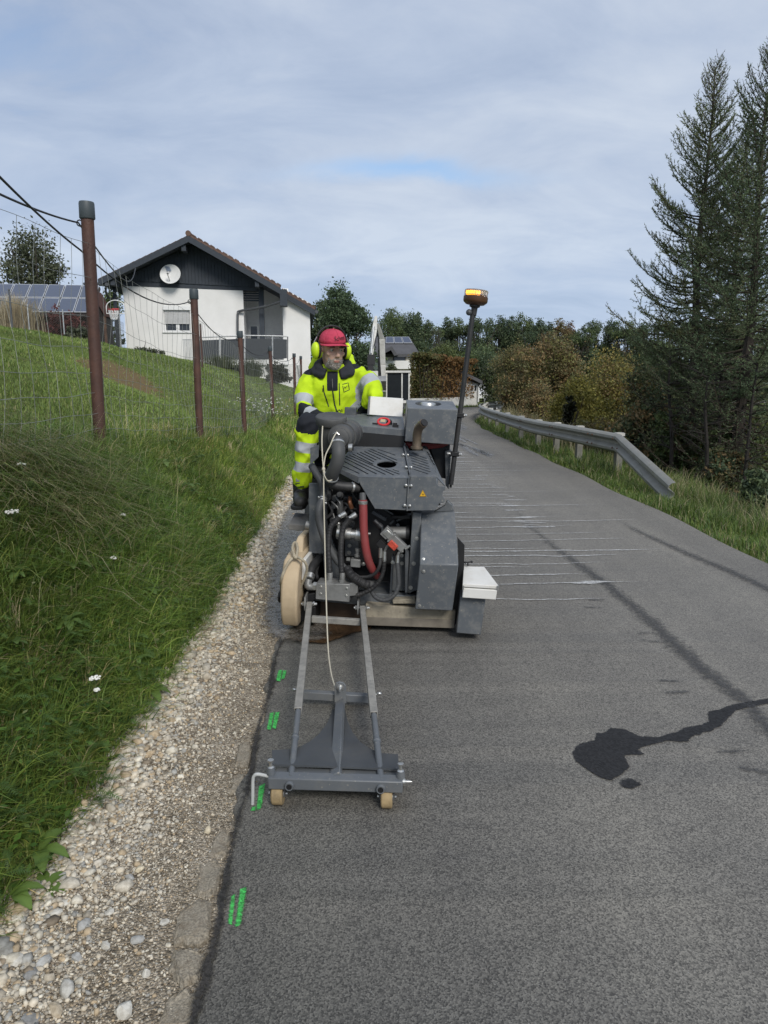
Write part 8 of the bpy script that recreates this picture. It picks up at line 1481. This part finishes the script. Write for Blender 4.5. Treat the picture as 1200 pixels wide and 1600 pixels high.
    for s in (-1, 1): MB().ball(hp_(s*.031, -.069, .012), .0115, 14, 10).build('eye', mat('eye_white', (.6, .57, .52), .25), bo); MB().ball(hp_(s*.031 + .003, -.0785, .012), (.0048, .003, .0048), 10, 6, Rz).build('iris', mat('dark_iris', (.03, .025, .02), .2), bo); 
    # short beard stubble gives the chin a soft outline
    r = np.random.default_rng(2); vb = co(me); nn = np.empty(len(vb)*3, np.float32); me.vertices.foreach_get('normal', nn); nn = nn.reshape(-1, 3); ix = np.where(beard < -.002)[0]; ix = r.choice(ix, min(5200, len(ix)*3)); b = vb[ix] + r.normal(0, .002, (len(ix), 3)); d = nn[ix]*.7 + np.array([0, 0, -.8]) + r.normal(0, .3, (len(ix), 3)); d /= np.linalg.norm(d, axis=1)[:, None]; Lh = r.uniform(.006, .014, len(ix))[:, None]; s = np.cross(d, r.normal(size=d.shape)); s = s/np.linalg.norm(s, axis=1)[:, None]*.0009
    gt = np.array([(.48, .45, .42), (.32, .28, .25), (.64, .62, .59)])[r.choice(3, len(ix))]; link('beard', npmesh('beard', np.stack([b - s, b + s, b + d*Lh], 1).reshape(-1, 3), np.arange(3*len(ix)).reshape(-1, 3), FOL, np.repeat(gt, 3, 0)), pr)
    # cap
    CAPR = mat('faded_red_cap', (.50, .062, .105), .95, var=.22, scale=16, bump=.5, bscale=60, spec=.15); cp = MB(); sg = 28; rows = 9; vs, fs = [], []
    for i in range(rows+1):
        t = i/rows*math.pi/2; 
        for k in range(sg):
            a = 2*math.pi*k/sg; q = Vector((.084*math.cos(a)*math.cos(t)**.8, .104*math.sin(a)*math.cos(t)**.8 + .008 - .012*math.sin(t), .047 + .092*math.sin(t)**.85)); vs.append(hp_(q.x, q.y, q.z))
    fs = [(i*sg+k, i*sg+(k+1)%sg, (i+1)*sg+(k+1)%sg, (i+1)*sg+k) for i in range(rows) for k in range(sg)]; cp.add(vs, fs); capo = cp.build('cap', CAPR, pr, smooth=60); sm_ = capo.modifiers.new('thick', 'SOLIDIFY'); sm_.thickness = .003
    br = MB(); nv = 17; o1, o2 = [], []
    for i in range(nv): a = math.pi + (i)/(nv-1)*math.pi; c, s = math.cos(a), math.sin(a); o1.append(hp_(.087*c, .106*s*1.0 + .008, .056 - .012*c*c)); o2.append(hp_(.090*c, .108*s - .070*max(0, -s)**.7 + .004, .058 - .022*c*c - .004*max(0, -s)))
    br.add(o1 + o2, [(i, i+1, nv+i+1, nv+i) for i in range(nv-1)]); bro = br.build('peak', CAPR, capo, smooth=60); sm_ = bro.modifiers.new('thick', 'SOLIDIFY'); sm_.thickness = .004
    for k in range(6):
        a = math.pi/6 + k*math.pi/3; MB().tube([hp_(.0845*math.cos(a)*math.cos(t)**.8, .1045*math.sin(a)*math.cos(t)**.8 + .008 - .012*math.sin(t), .047 + .0925*math.sin(t)**.85) for t in np.linspace(.05, 1.5, 9)], .0013, 5).build('panel_seam', mat('cap_seam', (.40, .045, .075), .9), capo)
    MB().ball(hp_(0, -.004, .139), (.008, .008, .005), 10, 6).build('button', CAPR, capo)
    tm = text_mesh('Schma', .036, .0004); vv = co(tm); ang = vv[:, 0]/.092 + .18; zz = .090 + vv[:, 1] + vv[:, 0]*.12; rad = np.sqrt(np.clip(1 - ((zz - .045)/.104)**2.4, .05, 1)); q = np.stack([np.sin(ang)*(.0855*rad + .003), -np.cos(ang)*(.1055*rad + .003) + .004, zz], 1); setco(tm, np.array([list(hp_(*w)) for w in q])); tm.materials.append(ZIP); link('lettering', tm, capo)
    # ear muffs and head band
    MUF = mat('neon_muff_plastic', (.60, .82, .02), .45, var=.06); 
    for s in (-1, 1):
        e = MB(); e.ball(hp_(s*.112, .014, -.002), (.028, .041, .055), 20, 14, Rz); mo_ = e.build('ear_muff', MUF, pr); c = MB(); c.ball(hp_(s*.092, .014, -.002), (.016, .040, .052), 18, 12, Rz); c.build('cushion', BLK, mo_); MB().tube([hp_(s*.124, .014, .048), hp_(s*.105, .014, .085)], .004, 6).build('wire_fork', SILVER, mo_)
    MB().tube([hp_(.105*math.cos(a), .02, .060 + .098*math.sin(a)) for a in np.linspace(0, math.pi, 17)], .0062, 8).build('head_band', BLK, pr)
    # gloved hands: palm, four curled fingers and a thumb
    def hand(w, d, up, nm):
        d = d.normalized(); up = (up - d*up.dot(d)).normalized(); s = d.cross(up); h = MB(); limb(h, [w - d*.03, w, w + d*.05], [.034, .030, .033]); h.ball(w + d*.06, (.04, .04, .022), 14, 8, Matrix((d, s, up)).transposed())
        for i, (L, off) in enumerate(((.070, .030), (.080, .010), (.074, -.010), (.058, -.030))): b = w + d*.085 + s*off; k1 = b + d*L*.45 - up*.012; k2 = k1 + d*L*.22 - up*L*.32; k3 = k2 - d*L*.12 - up*L*.28; limb(h, [b - d*.02, b, k1, k2, k3], [.0105, .0105, .0098, .009, .0075], 8)
        b = w + d*.03 + s*.035; limb(h, [b, b + s*.022 + d*.025 - up*.008, b + s*.018 + d*.05 - up*.022], [.013, .012, .009], 8); m = remesh(h, .005, 3); m.materials.append(mat(nm, (.018, .018, .02), .75, var=.2, bump=.2, bscale=140)); m.polygons.foreach_set('use_smooth', [True]*len(m.polygons)); link('glove', m, pr)
    hand(wL, Vector((.6, -.5, -.25)), Vector((0, -.2, 1)), 'black_glove'); hand(wR, Vector((-.25, -.1, -.5)), Vector((.2, -.9, .2)), 'black_glove')
person()
